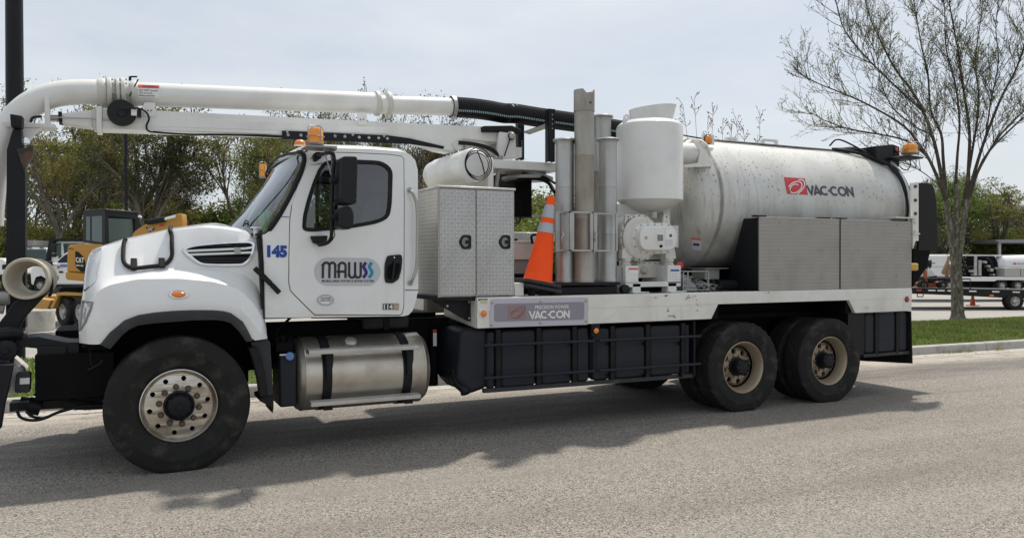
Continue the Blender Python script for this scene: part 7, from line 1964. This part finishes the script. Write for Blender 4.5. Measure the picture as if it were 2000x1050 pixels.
CS = thing("trencher", "small orange and white ride-on trencher strapped on the flatbed trailer", "machine", P3(1822, 560, d + .5))
fb("chassis", "machine_red", CS, [(1806, 552), (1845, 549), (1852, 556), (1846, 560), (1806, 560)], d + .6, .8, .03)
fb("engine_hood", "part_white", CS, [(1812, 525), (1820, 524), (1826, 533), (1830, 540), (1812, 541)], d + .5, .6, .04)
fb("engine", "far_dark", CS, [(1814, 540), (1830, 537), (1833, 549), (1813, 552)], d + .5, .7, .03)
m = MB(); m.tube([P3(1803, 523, d + .6), P3(1808, 541, d + .6), P3(1810, 553, d + .6)], .06, 8); m.tube([P3(1799, 523, d + .6), P3(1806, 523.5, d + .6)], .05, 8); m.build("trench_arm", "machine_red", CS)
m = MB(); m.lathe([(.0001, -.05), (.16, -.04), (.17, 0), (.16, .04), (.0001, .05)], P3(1808, 514, d + .7), (FWH * .5 + RTH * .8), 16); m.tube([P3(1809, 518, d + .7), P3(1810, 540, d + .7)], .05, 7); m.lathe([(.0001, -.05), (.14, -.04), (.15, 0), (.14, .04), (.0001, .05)], P3(1817, 514, d + .8), (FWH * .5 - RTH * .8), 16); m.tube([P3(1815, 518, d + .8), P3(1817, 527, d + .8)], .03, 7); m.build("control_paddles", "far_dark", CS)
fwheel(CS, 1805, 556, 9, d + .4, .2, rim="steel_rim"); fwheel(CS, 1842, 556, 8, d + .4, .2, rim="steel_rim")
ST1 = thing("wooden_stake_bundle", "brown timber stakes leaning upright on the trailer beside the tree trunk", "timber", P3(1846, 540, d + 1))
for (a, b_) in (((1840, 533), (1853, 505)), ((1843, 536), (1851, 512)), ((1846, 530), (1854, 500)), ((1848, 540), (1855, 516)), ((1850, 541), (1856, 520))):
    m = MB(); m.bar(P3(*a, d + 1.2), P3(*b_, d + 1.2), .07, .07); m.build("stake", "old_wood", ST1)
d = 34.5
HV = thing("box_body_truck", "white box body truck with a sloped tail parked behind the trencher", "truck", G(1815, d))
fb("body", "far_white", HV, [(1770, 535), (1770, 528), (1797, 499), (1800, 497.5), (1870, 497), (1870, 541), (1770, 541)], d, 2.4, .08)
fb("body_seam", "far_grey", HV, [(1783, 520.5), (1870, 520), (1870, 520.6), (1783, 521.1)], d - .01, .02)
fb("top_rail", "far_grey", HV, [(1808, 495.5), (1868, 495.5), (1868, 497.2), (1808, 497.2)], d + .2, .5)
fb("chassis", "chassis_black", HV, [(1770, 541), (1870, 541), (1870, 556), (1770, 556)], d + .1, 2.0)
fb("logo_square", "decal_red", HV, [(1796.5, 510.5), (1804.5, 511), (1805, 515), (1797.5, 515)], d - .01, .01); ftext("logo_lettering", "VAC-CON", "decal_dark", HV, [(1807, 511.7), (1826, 512.3), (1826, 515), (1807, 514.6)], d, .012, .03)
fwheel(HV, 1797, 557, 11, d - .05, .3); fwheel(HV, 1855, 557, 11, d - .05, .3)
fb("tail_stripe", "decal_blue", HV, [(1772, 539.5), (1806, 539.5), (1806, 543), (1772, 543)], d - .012, .01)
V2 = thing("vacuum_truck", "distant white vacuum truck with silver lockers parked right of the roadside tree", "truck", G(1950, d))
fb("side_beam", "far_white", V2, [(1872, 541), (2120, 540), (2120, 551), (2005, 551), (2003, 547), (1948, 546.5), (1943, 549), (1872, 549)], d - .05, 2.3, .01)
fb("chassis", "chassis_black", V2, [(1860, 548), (2120, 547), (2120, 562), (1905, 562), (1895, 567), (1860, 567)], d + .3, 1.6)
fwheel(V2, 1957, 557.5, 11.5, d - .05, .3); fwheel(V2, 1988, 557.5, 11.5, d - .05, .3)
m = MB(); a = P3(1951, 520, d + 1.1); m.lathe([(.0001, -.25), (.3, -.2), (.5, 0), (.52, .1), (.52, 4.5)], a, RTH, 32); m.build("debris_tank", "far_white", V2)
fb("logo_square", "decal_red", V2, [(1979, 513), (1985, 513), (1985, 516), (1979, 516)], d + .54, .01); ftext("logo_lettering", "VAC-CON", "decal_dark", V2, [(1986, 513), (2004, 513), (2004, 516.3), (1986, 516.3)], d + .56, .03, .03)
for x0_, x1_ in ((1962, 1993), (1994, 2030)): fb("side_locker", "far_steel", V2, [(x0_, 523), (x1_, 523), (x1_, 540), (x0_, 540)], d - .05, .6, .01)
fb("engine_unit", "chassis_black", V2, [(1886, 500), (1942, 500), (1947, 508), (1950, 541), (1886, 541)], d + .8, 1.3)
fb("boom", "far_white", V2, [(1880, 496.5), (1968, 497.5), (2010, 499), (2010, 502), (1940, 500.5), (1880, 499.5)], d + .9, .35)
for x in (1905.5, 1913.8): 
    m = MB(); m.tube([P3(x, 538, d + .2), P3(x, 500 if x < 1910 else 508, d + .2)], .062, 10); m.build("suction_tube", "galvanised", V2)
for (x, y, r) in ((1894, 529, 3.0), (1930, 527, 3.2), (1934, 536, 2.4), (1897, 536, 2), (1925, 520, 2.2), (1918, 512, 2.4), (1939, 524, 2.2)):
    m = MB(); m.lathe([(r * d / FPX, 0), (r * d / FPX, .3), (.0001, .32)], P3(x, y, d + .75), -FWH, 12); m.build("pump_part", "far_steel", V2)
m = MB(); m.tube(smooth_path([P3(1888, 526, d + .6), P3(1896, 520, d + .5), P3(1905, 526, d + .6)], 3), .04, 6); m.tube(smooth_path([P3(1928, 504, d + .5), P3(1936, 512, d + .5), P3(1941, 530, d + .6)], 3), .04, 6); m.build("hoses", "far_dark", V2)
b = G(1900, 31.0); fc = thing("traffic_cone", "small faded orange cone on the lot beneath the flatbed trailer", "traffic cone", b)
m = MB(); m.lathe([(.13, .03), (.10, .05), (.035, .46), (.0001, .47)], b, (0, 0, 1), 18); m.build("cone_body", "far_cone", fc); m = MB(); m.box(b.x - .17, b.x + .17, b.y - .17, b.y + .17, 0, .035); m.build("cone_base", "far_cone", fc)
d = 56.0
CP = thing("canopy_shelter", "grey flat roofed open shelter in the lot at the right edge", "shelter", G(1970, d))
fb("roof", "roof_grey", CP, [(1943, 468), (2150, 464), (2150, 474), (1953, 474)], d, 9.0)
for x in (1953, 2060): fb("post", "far_steel", CP, [(x - 2.2, 474), (x + 2.2, 474), (x + 2.2, 565), (x - 2.2, 565)], d + .3, .16)
fb("post", "far_steel", CP, [(1985, 476), (1988, 476), (1988, 548), (1985, 548)], d + 8, .16)
# ================================================================== VEGETATION
def m_leaf(name, c, c2):
    k = Mat(name, c, 0.6, 0, 0.3)
    n = k.noise(0.9, 4, 0.6, (1, 1, 1)); k.tint(n.step(0.40, 0.62) * 0.9, c2)
    oi = k.nt.nodes.new("ShaderNodeObjectInfo"); k.tint(E(k.nt, oi.outputs["Random"]) * 0.35, tuple(x * .55 for x in c2))
    tr = k.nt.nodes.new("ShaderNodeBsdfTranslucent"); mx = k.nt.nodes.new("ShaderNodeMixShader"); mx.inputs[0].default_value = 0.40
    k.nt.links.new(k.last, tr.inputs["Color"]); out = k.nt.nodes["Material Output"]
    k.nt.links.new(k.b.outputs[0], mx.inputs[1]); k.nt.links.new(tr.outputs[0], mx.inputs[2]); k.nt.links.new(mx.outputs[0], out.inputs[0])
    M[name] = k.m
m_leaf("leaf_olive", (0.150, 0.170, 0.040), (0.25, 0.215, 0.060))
m_leaf("leaf_green", (0.090, 0.150, 0.030), (0.18, 0.230, 0.055))
m_leaf("leaf_dark", (0.035, 0.055, 0.020), (0.085, 0.090, 0.035))
m_leaf("leaf_tan", (0.20, 0.150, 0.065), (0.26, 0.18, 0.07))
m_leaf("leaf_bud", (0.20, 0.27, 0.10), (0.34, 0.37, 0.19))
k = Mat("bark", (0.115, 0.098, 0.080), 0.9, 0, 0.2)
k.tint(k.noise(2.0, 6, 0.65, (3, 3, .6)).step(0.42, 0.65) * 0.7, (0.20, 0.185, 0.155)); k.tint(k.noise(9.0, 5, 0.65, (2, 2, .5)).step(0.5, 0.7) * 0.8, (0.05, 0.042, 0.035)); k.bump(k.noise(14.0, 5, 0.6, (2, 2, .4)), 0.8, 0.03); M["bark"] = k.m
k = Mat("lichen_bark", (0.135, 0.115, 0.092), 0.92, 0, 0.2)
k.tint(k.noise(6.0, 6, 0.65, (2.5, 2.5, 1)).step(0.48, 0.60) * 0.85, (0.27, 0.27, 0.235)); k.tint(k.noise(11.0, 5, 0.7, (2, 2, .6)).step(0.52, 0.66) * 0.9, (0.045, 0.038, 0.030)); k.bump(k.noise(22.0, 5, 0.6, (2, 2, .5)), 0.9, 0.03); M["lichen_bark"] = k.m
k = Mat("limb_bark", (0.075, 0.060, 0.048), 0.9, 0, 0.2); k.tint(k.noise(5.0, 6, 0.65).step(0.5, 0.65) * 0.7, (0.15, 0.14, 0.12)); M["limb_bark"] = k.m
simple("dry_stem", (0.17, 0.13, 0.09), .85)

def leaf_mesh(name, pts, size, mat, seed, nrm_up=0.3):
    rg = np.random.default_rng(seed); n = len(pts); C = np.array(pts, float)
    a = rg.normal(size=(n, 3)); a /= np.linalg.norm(a, axis=1)[:, None]
    b = rg.normal(size=(n, 3)); b -= (b * a).sum(1)[:, None] * a; b /= np.linalg.norm(b, axis=1)[:, None]
    s = size * rg.uniform(.55, 1.35, n)[:, None]
    q = np.stack([C - a * s, C - b * s * .55, C + a * s, C + b * s * .55], 1).reshape(-1, 3)
    me = bpy.data.meshes.new(name)
    me.vertices.add(n * 4); me.vertices.foreach_set("co", q.ravel())
    me.loops.add(n * 4); me.loops.foreach_set("vertex_index", np.arange(n * 4, dtype=np.int32))
    me.polygons.add(n); me.polygons.foreach_set("loop_start", np.arange(0, n * 4, 4, dtype=np.int32)); me.polygons.foreach_set("loop_total", np.full(n, 4, dtype=np.int32))
    me.update(calc_edges=True); me.materials.append(M[mat]); return me
def grow(rg, mb, tips, p, d, L, r, lev, maxlev, up=.25, spread=.75, kids=3, rmin=.012, wob=.12):
    n = 4; pts = [p]; dd = d.normalized(); q = p.copy()
    for i in range(n):
        dd = (dd + Vector((rg.gauss(0, wob), rg.gauss(0, wob), rg.gauss(0, wob) + up * .12))).normalized(); q = q + dd * (L / n); pts.append(q.copy())
    r1 = max(rmin, r * .58)
    mb.tube(pts, [r + (r1 - r) * i / n for i in range(n + 1)], 6 if lev == 0 else (4 if r > .03 else 3), cap=False)
    if lev >= maxlev:
        tips.append((pts[-1], dd)); tips.append((pts[2], dd)); return
    k = kids + (1 if rg.random() < .5 else 0)
    for i in range(k):
        f = 1.0 if i == 0 else rg.uniform(.40, .95)
        j = min(n - 1, int(f * n)); s = pts[j].lerp(pts[j + 1], f * n - j) if f < 1 else pts[-1]
        az = rg.uniform(0, 2 * PI); o = dd.orthogonal().normalized(); o = Matrix.Rotation(az, 3, dd) @ o
        ang = rg.uniform(.15, .35) if i == 0 else rg.uniform(.45, 1.0) * spread
        nd = (dd * math.cos(ang) + o * math.sin(ang) + Vector((0, 0, up * .5))).normalized()
        grow(rg, mb, tips, s, nd, L * rg.uniform(.60, .82), max(rmin, r * (.60 if i == 0 else .45)), lev + 1, maxlev, up, spread, kids, rmin, wob)
def tree_proto(kind, seed):
    rg = random.Random(seed); mb = MB(); tips = []
    if kind == "tall":      H, tr, lev, kd, up, sp, nl, ls, mat, cl = 11.5, .24, 4, 3, .35, .75, 26, .066, "leaf_olive", .22
    elif kind == "green":   H, tr, lev, kd, up, sp, nl, ls, mat, cl = 10.0, .22, 4, 3, .30, .85, 46, .070, "leaf_green", .25
    elif kind == "dark":    H, tr, lev, kd, up, sp, nl, ls, mat, cl = 10.0, .22, 4, 3, .15, .95, 40, .068, "leaf_dark", .24
    elif kind == "bare":    H, tr, lev, kd, up, sp, nl, ls, mat, cl = 11.0, .20, 5, 3, .40, .70, 4, .06, "leaf_tan", .24
    elif kind == "layered": H, tr, lev, kd, up, sp, nl, ls, mat, cl = 8.5, .24, 4, 3, .05, 1.15, 42, .066, "leaf_olive", .24
    else:                   H, tr, lev, kd, up, sp, nl, ls, mat, cl = 5.0, .10, 3, 4, .10, 1.05, 80, .080, ("leaf_green", "leaf_dark", "leaf_olive")[seed % 3], .38
    h0 = H * (.30 if kind != "bush" else .12)
    base = [Vector((0, 0, -.1)), Vector((rg.gauss(0, .05), rg.gauss(0, .05), h0 * .5)), Vector((rg.gauss(0, .15), rg.gauss(0, .15), h0))]
    mb.tube(base, [tr * 1.25, tr, tr * .85], 8, cap=False)
    nst = rg.choice([2, 3]) if kind != "bush" else 5
    for i in range(nst + (2 if kind in ("dark", "green", "layered") else 1)):
        a = 2 * PI * i / (nst + 1) + rg.uniform(-.4, .4); tilt = rg.uniform(.15, .55) * (1.5 if kind in ("layered", "bush") else 1)
        dd = Vector((math.cos(a) * math.sin(tilt), math.sin(a) * math.sin(tilt), math.cos(tilt)))
        st = base[2] if i < nst else base[1].lerp(base[2], .8)
        grow(rg, mb, tips, st, dd, (H - h0) * rg.uniform(.34, .44), tr * .6, 0, lev - 1 if kind != "bare" else lev - 1, up, sp, kd, .014)
    pts = []
    ng = np.random.default_rng(seed)
    for t, dd in tips:
        if rg.random() < (.30 if kind != 'bush' else .15): continue
        k = int(nl * rg.uniform(.5, 1.5) + rg.random())
        for i in range(k):
            o = ng.normal(size=3) * cl * np.array([1, 1, .6 if kind != "layered" else .3]); pts.append((t.x + o[0], t.y + o[1], t.z + o[2]))
    zmax = max(p[2] for p in pts)
    sc = H / zmax
    t_ = MB(); t_.v = [(x * sc, y * sc, z * sc) for x, y, z in mb.v]; t_.f = mb.f
    bk = bpy.data.meshes.new("trunk"); bk.from_pydata(t_.v, [], t_.f); bk.materials.append(M["bark"])
    for p in bk.polygons: p.use_smooth = True
    lf = leaf_mesh("crown", [(x * sc, y * sc, z * sc) for x, y, z in pts], ls, mat, seed)
    return bk, lf, H
PROTO = {}
def plant(kind, var, px, d, ytop, label, cat="tree", name=None, wide=1.0, group=None, rot=None):
    key = (kind, var)
    if key not in PROTO: PROTO[key] = tree_proto(kind, var * 17 + {"tall": 1, "green": 2, "dark": 3, "bare": 4, "layered": 5, "bush": 6}[kind])
    bk, lf, H = PROTO[key]
    b = G(px, d); b.z = -.05
    h = (CAM.z + (525 - 13 - ytop) * d / FPX)
    t = thing(name or {"tall": "spring_tree", "green": "leafy_tree", "dark": "dark_tree", "bare": "bare_tree", "layered": "layered_tree", "bush": "shrub"}[kind], label, cat, b, group)
    s = h / H; t.scale = (s * wide, s * wide, s); t.rotation_euler = (0, 0, rot if rot is not None else (px * .37) % 6.28)
    for nm, me in (("trunk", bk), ("crown", lf)):
        o = bpy.data.objects.new(nm, me); COL.objects.link(o); o.parent = t
    return t
TB = "trees at the far side of the lot"
L1 = [("tall", 1, -45, 48, 185, 1.0, "tall thin leaved tree at the left edge, partly outside the picture"),
      ("bare", 1, 14, 56, 225, 1.0, "mostly bare brown tree showing left of the boom rest post"),
      ("tall", 2, 106, 45, 196, .95, "tall forked tree with thick trunk right of the boom rest post"),
      ("green", 1, 150, 60, 240, .9, "green tree behind the forked tree, below the boom elbow"),
      ("tall", 3, 190, 54, 205, .9, "olive leaved tree below the cable reel"),
      ("layered", 1, 235, 50, 215, 1.0, "yellowish layered tree beside the slim lamp pole, left of it"),
      ("dark", 1, 288, 46, 262, 1.0, "dark rounded tree right of the slim lamp pole"),
      ("bare", 2, 338, 60, 330, .9, "low bare twiggy tree at the left of the open sky gap"),
      ("tall", 4, 478, 50, 240, 1.0, "light green open crowned tree just left of the truck's windshield"),
      ("green", 2, 548, 56, 236, .9, "green tree seen under the boom over the windshield"),
      ("tall", 1, 610, 54, 225, .8, "thin tree behind the roof beacon"),
      ("bare", 3, 690, 58, 232, 1.0, "bare tree behind the cab roof, left of the silencer drum"),
      ("tall", 5, 775, 60, 172, .55, "narrow yellowish tree topping out over the boom pipe"),
      ("bare", 1, 815, 57, 240, .9, "bare brown tree behind the cab's back corner"),
      ("dark", 2, 862, 62, 172, .60, "dark tree top showing above the joint of pipe and black hose"),
      ("bare", 2, 905, 60, 215, .8, "bare tree right of the dark tree top, behind the turret"),
      ("green", 3, 1795, 64, 350, .9, "green tree behind the truck's rear beacon"),
      ("green", 1, 1842, 58, 322, .95, "tall dense green tree directly behind the roadside tree"),
      ("green", 2, 1893, 60, 336, .9, "green tree just right of the roadside trunk"),
      ("layered", 2, 1945, 62, 345, 1.1, "spreading flat layered tree over the shelter roof"),
      ("bare", 3, 1992, 70, 392, 1.0, "bare brown tree behind the shelter at the right edge"),
      ("dark", 2, 60, 66, 262, .9, "dark tree filling in right behind the boom rest post, behind the forked tree"),
      ("dark", 1, 168, 68, 268, .9, "dark tree deep behind the forked tree, left of the olive tree"),
      ("green", 3, 222, 70, 275, .9, "deep green tree behind the digger's cab"),
      ("dark", 2, 322, 66, 305, .9, "dark tree behind the digger's arm"),
      ("green", 1, 508, 66, 262, .9, "full green tree close behind the windshield top"),
      ("green", 2, 640, 68, 250, .8, "green tree behind the roof beacon, under the boom"),
      ("dark", 1, 735, 70, 250, .9, "dark tree hidden mostly by the cab roof"),
      ("green", 1, 1778, 70, 372, 1.1, "green tree just behind the rear flap of the truck"),
      ("dark", 1, 1985, 78, 392, 1.2, "dark tree far behind the shelter roof"),
      ("dark", 3, 1818, 72, 345, 1.0, "dark tree deep behind the roadside tree, left part"),
      ("green", 3, 1868, 70, 330, 1.0, "green tree deep behind the roadside trunk"),
      ("dark", 2, 1920, 74, 362, 1.0, "dark tree deep behind the layered tree"),
      ("dark", 1, 2060, 62, 380, 1.0, "dark tree outside the right picture edge")]
for kd, v, px, d, yt, w, lab in L1: plant(kd, v, px, d, yt - (42 if (d < 62 and px < 700) else (-18 if (d > 64 and px < 700) else 0)), lab, wide=w, group=TB)
def zone(px):
    if px < 480: return "leafy undergrowth shrub below the tall trees left of the windshield", "shrubs below the trees left of the windshield"
    if px < 960: return "leafy undergrowth shrub behind the cab", "shrubs behind the cab"
    if px < 1200: return "leafy shrub seen in the gap behind the traffic cone", "shrubs in the gap behind the cone"
    return "leafy shrub beyond the trucks parked at the right", "shrubs beyond the trucks at the right"
rg = random.Random(77); SH = []
for px in list(range(-60, 470, 31)) + [500, 530, 560, 600, 650, 700, 745, 790, 850, 900]: SH.append((px, rg.uniform(49, 60), rg.uniform(372, 452)))
for px in (398, 425, 455): SH.append((px, 52, 384))
for px in (1008, 1030, 1052, 1074, 1092): SH.append((px, rg.uniform(44, 52), rg.uniform(352, 380)))
for px in (1785, 1812, 1838, 1868, 1900, 1925, 1950, 1985, 2020): SH.append((px, rg.uniform(60, 66), rg.uniform(425, 465)))
for i, (px, d, yt) in enumerate(SH): plant("bush", 1 + i % 4, px + rg.uniform(-6, 6), d, yt, zone(px)[0], "shrub", wide=rg.uniform(1.0, 1.35), group=zone(px)[1], rot=rg.uniform(0, 6.28))
# far-off wood: one mass behind everything
ng = np.random.default_rng(5); pts = []
for i in range(70000):
    px = ng.uniform(-200, 2300); d = ng.uniform(74, 96); hh = 4.3 + 1.5 * math.sin(px * .021) + 1.1 * math.sin(px * .057 + 1) + .7 * math.sin(px * .13)
    if 350 < px < 440: hh *= .75
    p = G(px, d); z = ng.beta(1.2, 1.4) * max(1.2, hh + .9); pts.append((p.x, p.y, z))
me = leaf_mesh("distant_wood", pts, .17, "leaf_dark", 9)
o = obj("distant_wood", me, (0, 0, 0)); o["kind"] = "stuff"; tag(o, "far dark wood filling in behind the trees beyond the lot", "wood")

# ---- roadside tree in the verge, nearly leafless
RD_ = 21.1
base = G(1871, RD_); base.z = bank(3.6) - .05
RTREE = thing("roadside_tree", "slender young leafing tree in the grass verge with many upright forking limbs", "tree", base)
limbs = [ # photo points, depth change at the end, start radius, end radius
    ([(1871, 642), (1870, 600), (1869, 560), (1866, 520)], 0, .165, .135),
    ([(1866, 530), (1860, 480), (1853, 430), (1848, 390)], -.3, .088, .07),
    ([(1868, 530), (1876, 480), (1882, 430), (1888, 390)], .3, .088, .07),
    ([(1866, 510), (1868, 460), (1868, 400), (1866, 360)], .5, .065, .055),
    ([(1848, 395), (1838, 365), (1818, 318), (1800, 289), (1765, 246), (1700, 207), (1650, 184), (1600, 164), (1570, 148)], -1.2, .075, .012),
    ([(1812, 305), (1770, 275), (1715, 262), (1660, 252), (1612, 236), (1580, 218)], 1.0, .045, .010),
    ([(1846, 390), (1836, 330), (1820, 262), (1790, 192), (1748, 134), (1722, 84), (1698, 30), (1684, -40)], .8, .08, .014),
    ([(1800, 215), (1745, 165), (1690, 110), (1650, 60), (1632, 0), (1628, -30)], -1.4, .04, .010),
    ([(1848, 392), (1842, 310), (1838, 262), (1818, 215), (1812, 142), (1800, 92), (1786, 10), (1775, -60)], 1.4, .065, .012),
    ([(1866, 365), (1870, 300), (1874, 240), (1866, 165), (1848, 95), (1845, 20), (1838, -60)], -.8, .055, .012),
    ([(1888, 392), (1892, 320), (1893, 250), (1880, 165), (1870, 92), (1855, 10), (1850, -70)], .2, .075, .014),
    ([(1890, 388), (1905, 330), (1925, 268), (1955, 192), (1985, 134), (2003, 80), (2025, 0), (2035, -60)], -.9, .07, .014),
    ([(1892, 380), (1915, 325), (1955, 262), (2005, 212), (2060, 160), (2110, 110)], .9, .06, .012),
    ([(1894, 385), (1920, 312), (1968, 258), (2012, 222), (2070, 200), (2130, 185)], -1.5, .05, .012),
    ([(1880, 400), (1898, 300), (1912, 200), (1905, 120), (1915, 40), (1925, -50)], 1.6, .055, .012),
    ([(1820, 262), (1792, 250), (1745, 212), (1720, 160), (1712, 110), (1690, 60)], 1.8, .03, .010),
    ([(1925, 268), (1935, 200), (1950, 120), (1945, 50), (1955, -30)], 1.2, .035, .010),
    ([(1838, 365), (1800, 335), (1760, 318), (1715, 322), (1690, 335)], .5, .02, .008)]
rg = random.Random(19); mb = MB(); leafs = []; tw = MB(); lb2 = MB()
SC = RD_ / FPX
def twig(p, d, L, r, lev):
    n = 4; pts = [p]; q = p.copy(); dd = d.normalized()
    for i in range(n):
        dd = (dd + Vector((rg.gauss(0, .10), rg.gauss(0, .10), rg.gauss(0, .08) + .07))).normalized(); q = q + dd * L / n; pts.append(q.copy())
    tw.tube(pts, [max(.0042, r * (1 - .6 * i / n)) for i in range(n + 1)], 3, cap=False)
    if lev > 0:
        for i in range(rg.choice([3, 4, 5]) if lev > 1 else rg.choice([2, 3])):
            f = rg.uniform(.25, 1.0) * n; j = min(n - 1, int(f)); s = pts[j].lerp(pts[j + 1], f - j)
            o = Matrix.Rotation(rg.uniform(0, 2 * PI), 3, dd) @ dd.orthogonal().normalized(); a = rg.uniform(.4, .95)
            twig(s, dd * math.cos(a) + o * math.sin(a) + Vector((0, 0, .15)), L * rg.uniform(.4, .62), r * .55, lev - 1)
    for i in range(1, n + 1):
        if rg.random() < .45:
            for k_ in range(rg.choice([1, 1, 2])): leafs.append(pts[i] + Vector((rg.gauss(0, .03), rg.gauss(0, .03), rg.gauss(0, .03))))
for li, (pp, dz, r0, r1) in enumerate(limbs):
    n = len(pp)
    P = [un(x, y, d=RD_ + (dz * (i / (n - 1)) ** 1.2 if li > 3 else 0)) for i, (x, y) in enumerate(pp)]
    if li == 0: P[0].z = base.z
    Q = smooth_path(P, 4); N = len(Q)
    rad = [(r0 + (r1 - r0) * (i / (N - 1)) ** .7) * (.78 if li > 3 else 1) for i in range(N)]
    if li == 0: rad[0] *= 1.25; rad[1] *= 1.12
    if li < 4:                                # rough bark: knobbly radius
        Q = resample(Q, 26); rad = [(r0 + (r1 - r0) * i / 25) * (1 + rg.uniform(-.07, .07)) for i in range(26)]
        if li == 0: rad[0] *= 1.3; rad[1] *= 1.18; rad[2] *= 1.08
    (mb if li < 4 else lb2).tube(Q, rad, 14 if li < 4 else 7, cap=True)
    if li < 4: continue
    Ltot = sum((Q[i + 1] - Q[i]).length for i in range(N - 1))
    m = int(Ltot * 6.2)
    for k_ in range(m):
        f = rg.uniform(.16, 1.0) ** .85 * (N - 1); j = min(N - 2, int(f)); s = Q[j].lerp(Q[j + 1], f - j); t = (Q[j + 1] - Q[j]).normalized()
        o = Matrix.Rotation(rg.uniform(0, 2 * PI), 3, t) @ t.orthogonal().normalized(); a = rg.uniform(.45, .95)
        twig(s, t * math.cos(a) + o * math.sin(a) + Vector((0, 0, .28)), rg.uniform(.5, 1.7) * (1.15 - .55 * f / (N - 1)), .011, 2)
    twig(Q[-1], Q[-1] - Q[-2], .5, .008, 1)
T1 = mb.build("trunk", "lichen_bark", RTREE, sharp=80); lb2.build("limbs", "limb_bark", RTREE, sharp=80); T2 = tw.build("twigs", "limb_bark", RTREE, weld=False, recalc=False, sharp=180)
for i in range(520):                          # small shoots on the stems
    li = rg.choice([0, 1, 2, 3, 1, 2, 3]); pp = limbs[li][0]; f = rg.uniform(0, len(pp) - 1.01); j = int(f)
    p = un(*pp[j], d=RD_).lerp(un(*pp[j + 1], d=RD_), f - j)
    if li == 0 and rg.random() < .7: continue
    a = rg.uniform(0, 2 * PI); leafs.append(p + Vector((math.cos(a), math.sin(a), rg.uniform(-.3, .3))) * rg.uniform(.10, .26))
me = leaf_mesh("crown", [tuple(p - base) for p in leafs], .025, "leaf_bud", 3); o = bpy.data.objects.new("crown", me); COL.objects.link(o); o.parent = RTREE; WLOC[o.name] = base

# ---- dry seed stalks of pruned shrubs in the verge behind the truck
def stalks(name, tops, Yb, label, seed):
    rg = random.Random(seed); b = un(sum(t[0] for t in tops) / len(tops), 300, Y=Yb); b = Vector((b.x, b.y, .15))
    t = thing(name, label, "shrub", b); m = MB()
    for (x, y) in tops:
        p = un(x, y, Y=Yb + rg.uniform(-.3, .3)); q = b.lerp(p, .5) + Vector((rg.uniform(-.12, .12), 0, 0)); Q = smooth_path([b + Vector((rg.uniform(-.2, .2), rg.uniform(-.2, .2), 0)), q, p], 5)
        m.tube(Q, [.011 - .008 * i / (len(Q) - 1) for i in range(len(Q))], 5)
        for i in range(7):
            s = p - (p - q).normalized() * rg.uniform(0, .38); a = rg.uniform(0, 2 * PI); e = s + Vector((math.cos(a) * .09, math.sin(a) * .09, rg.uniform(.05, .16))); m.tube([s, e], .0045, 4)
            for k_ in range(2): m.lathe([(.0001, -.014), (.013, 0), (.0001, .014)], e + Vector((rg.gauss(0, .02), rg.gauss(0, .02), rg.gauss(0, .02))), (0, 0, 1), 5)
    m.build("stems", "dry_stem", t, weld=False)
stalks("dry_shrub", [(1334, 206), (1356, 192), (1393, 212), (1382, 240), (1412, 240), (1430, 238)], 4.6, "bare dry shrub with seed heads showing over the front half of the big tank", 1)
stalks("dry_shrub", [(1437, 228), (1484, 214), (1480, 262), (1452, 250)], 4.8, "second dry shrub whose stalks show above the tank's lifting eye", 2)
stalks("dry_shrub", [(712, 160), (716, 172)], 4.6, "single dry stalk poking up above the middle of the boom pipe", 3)
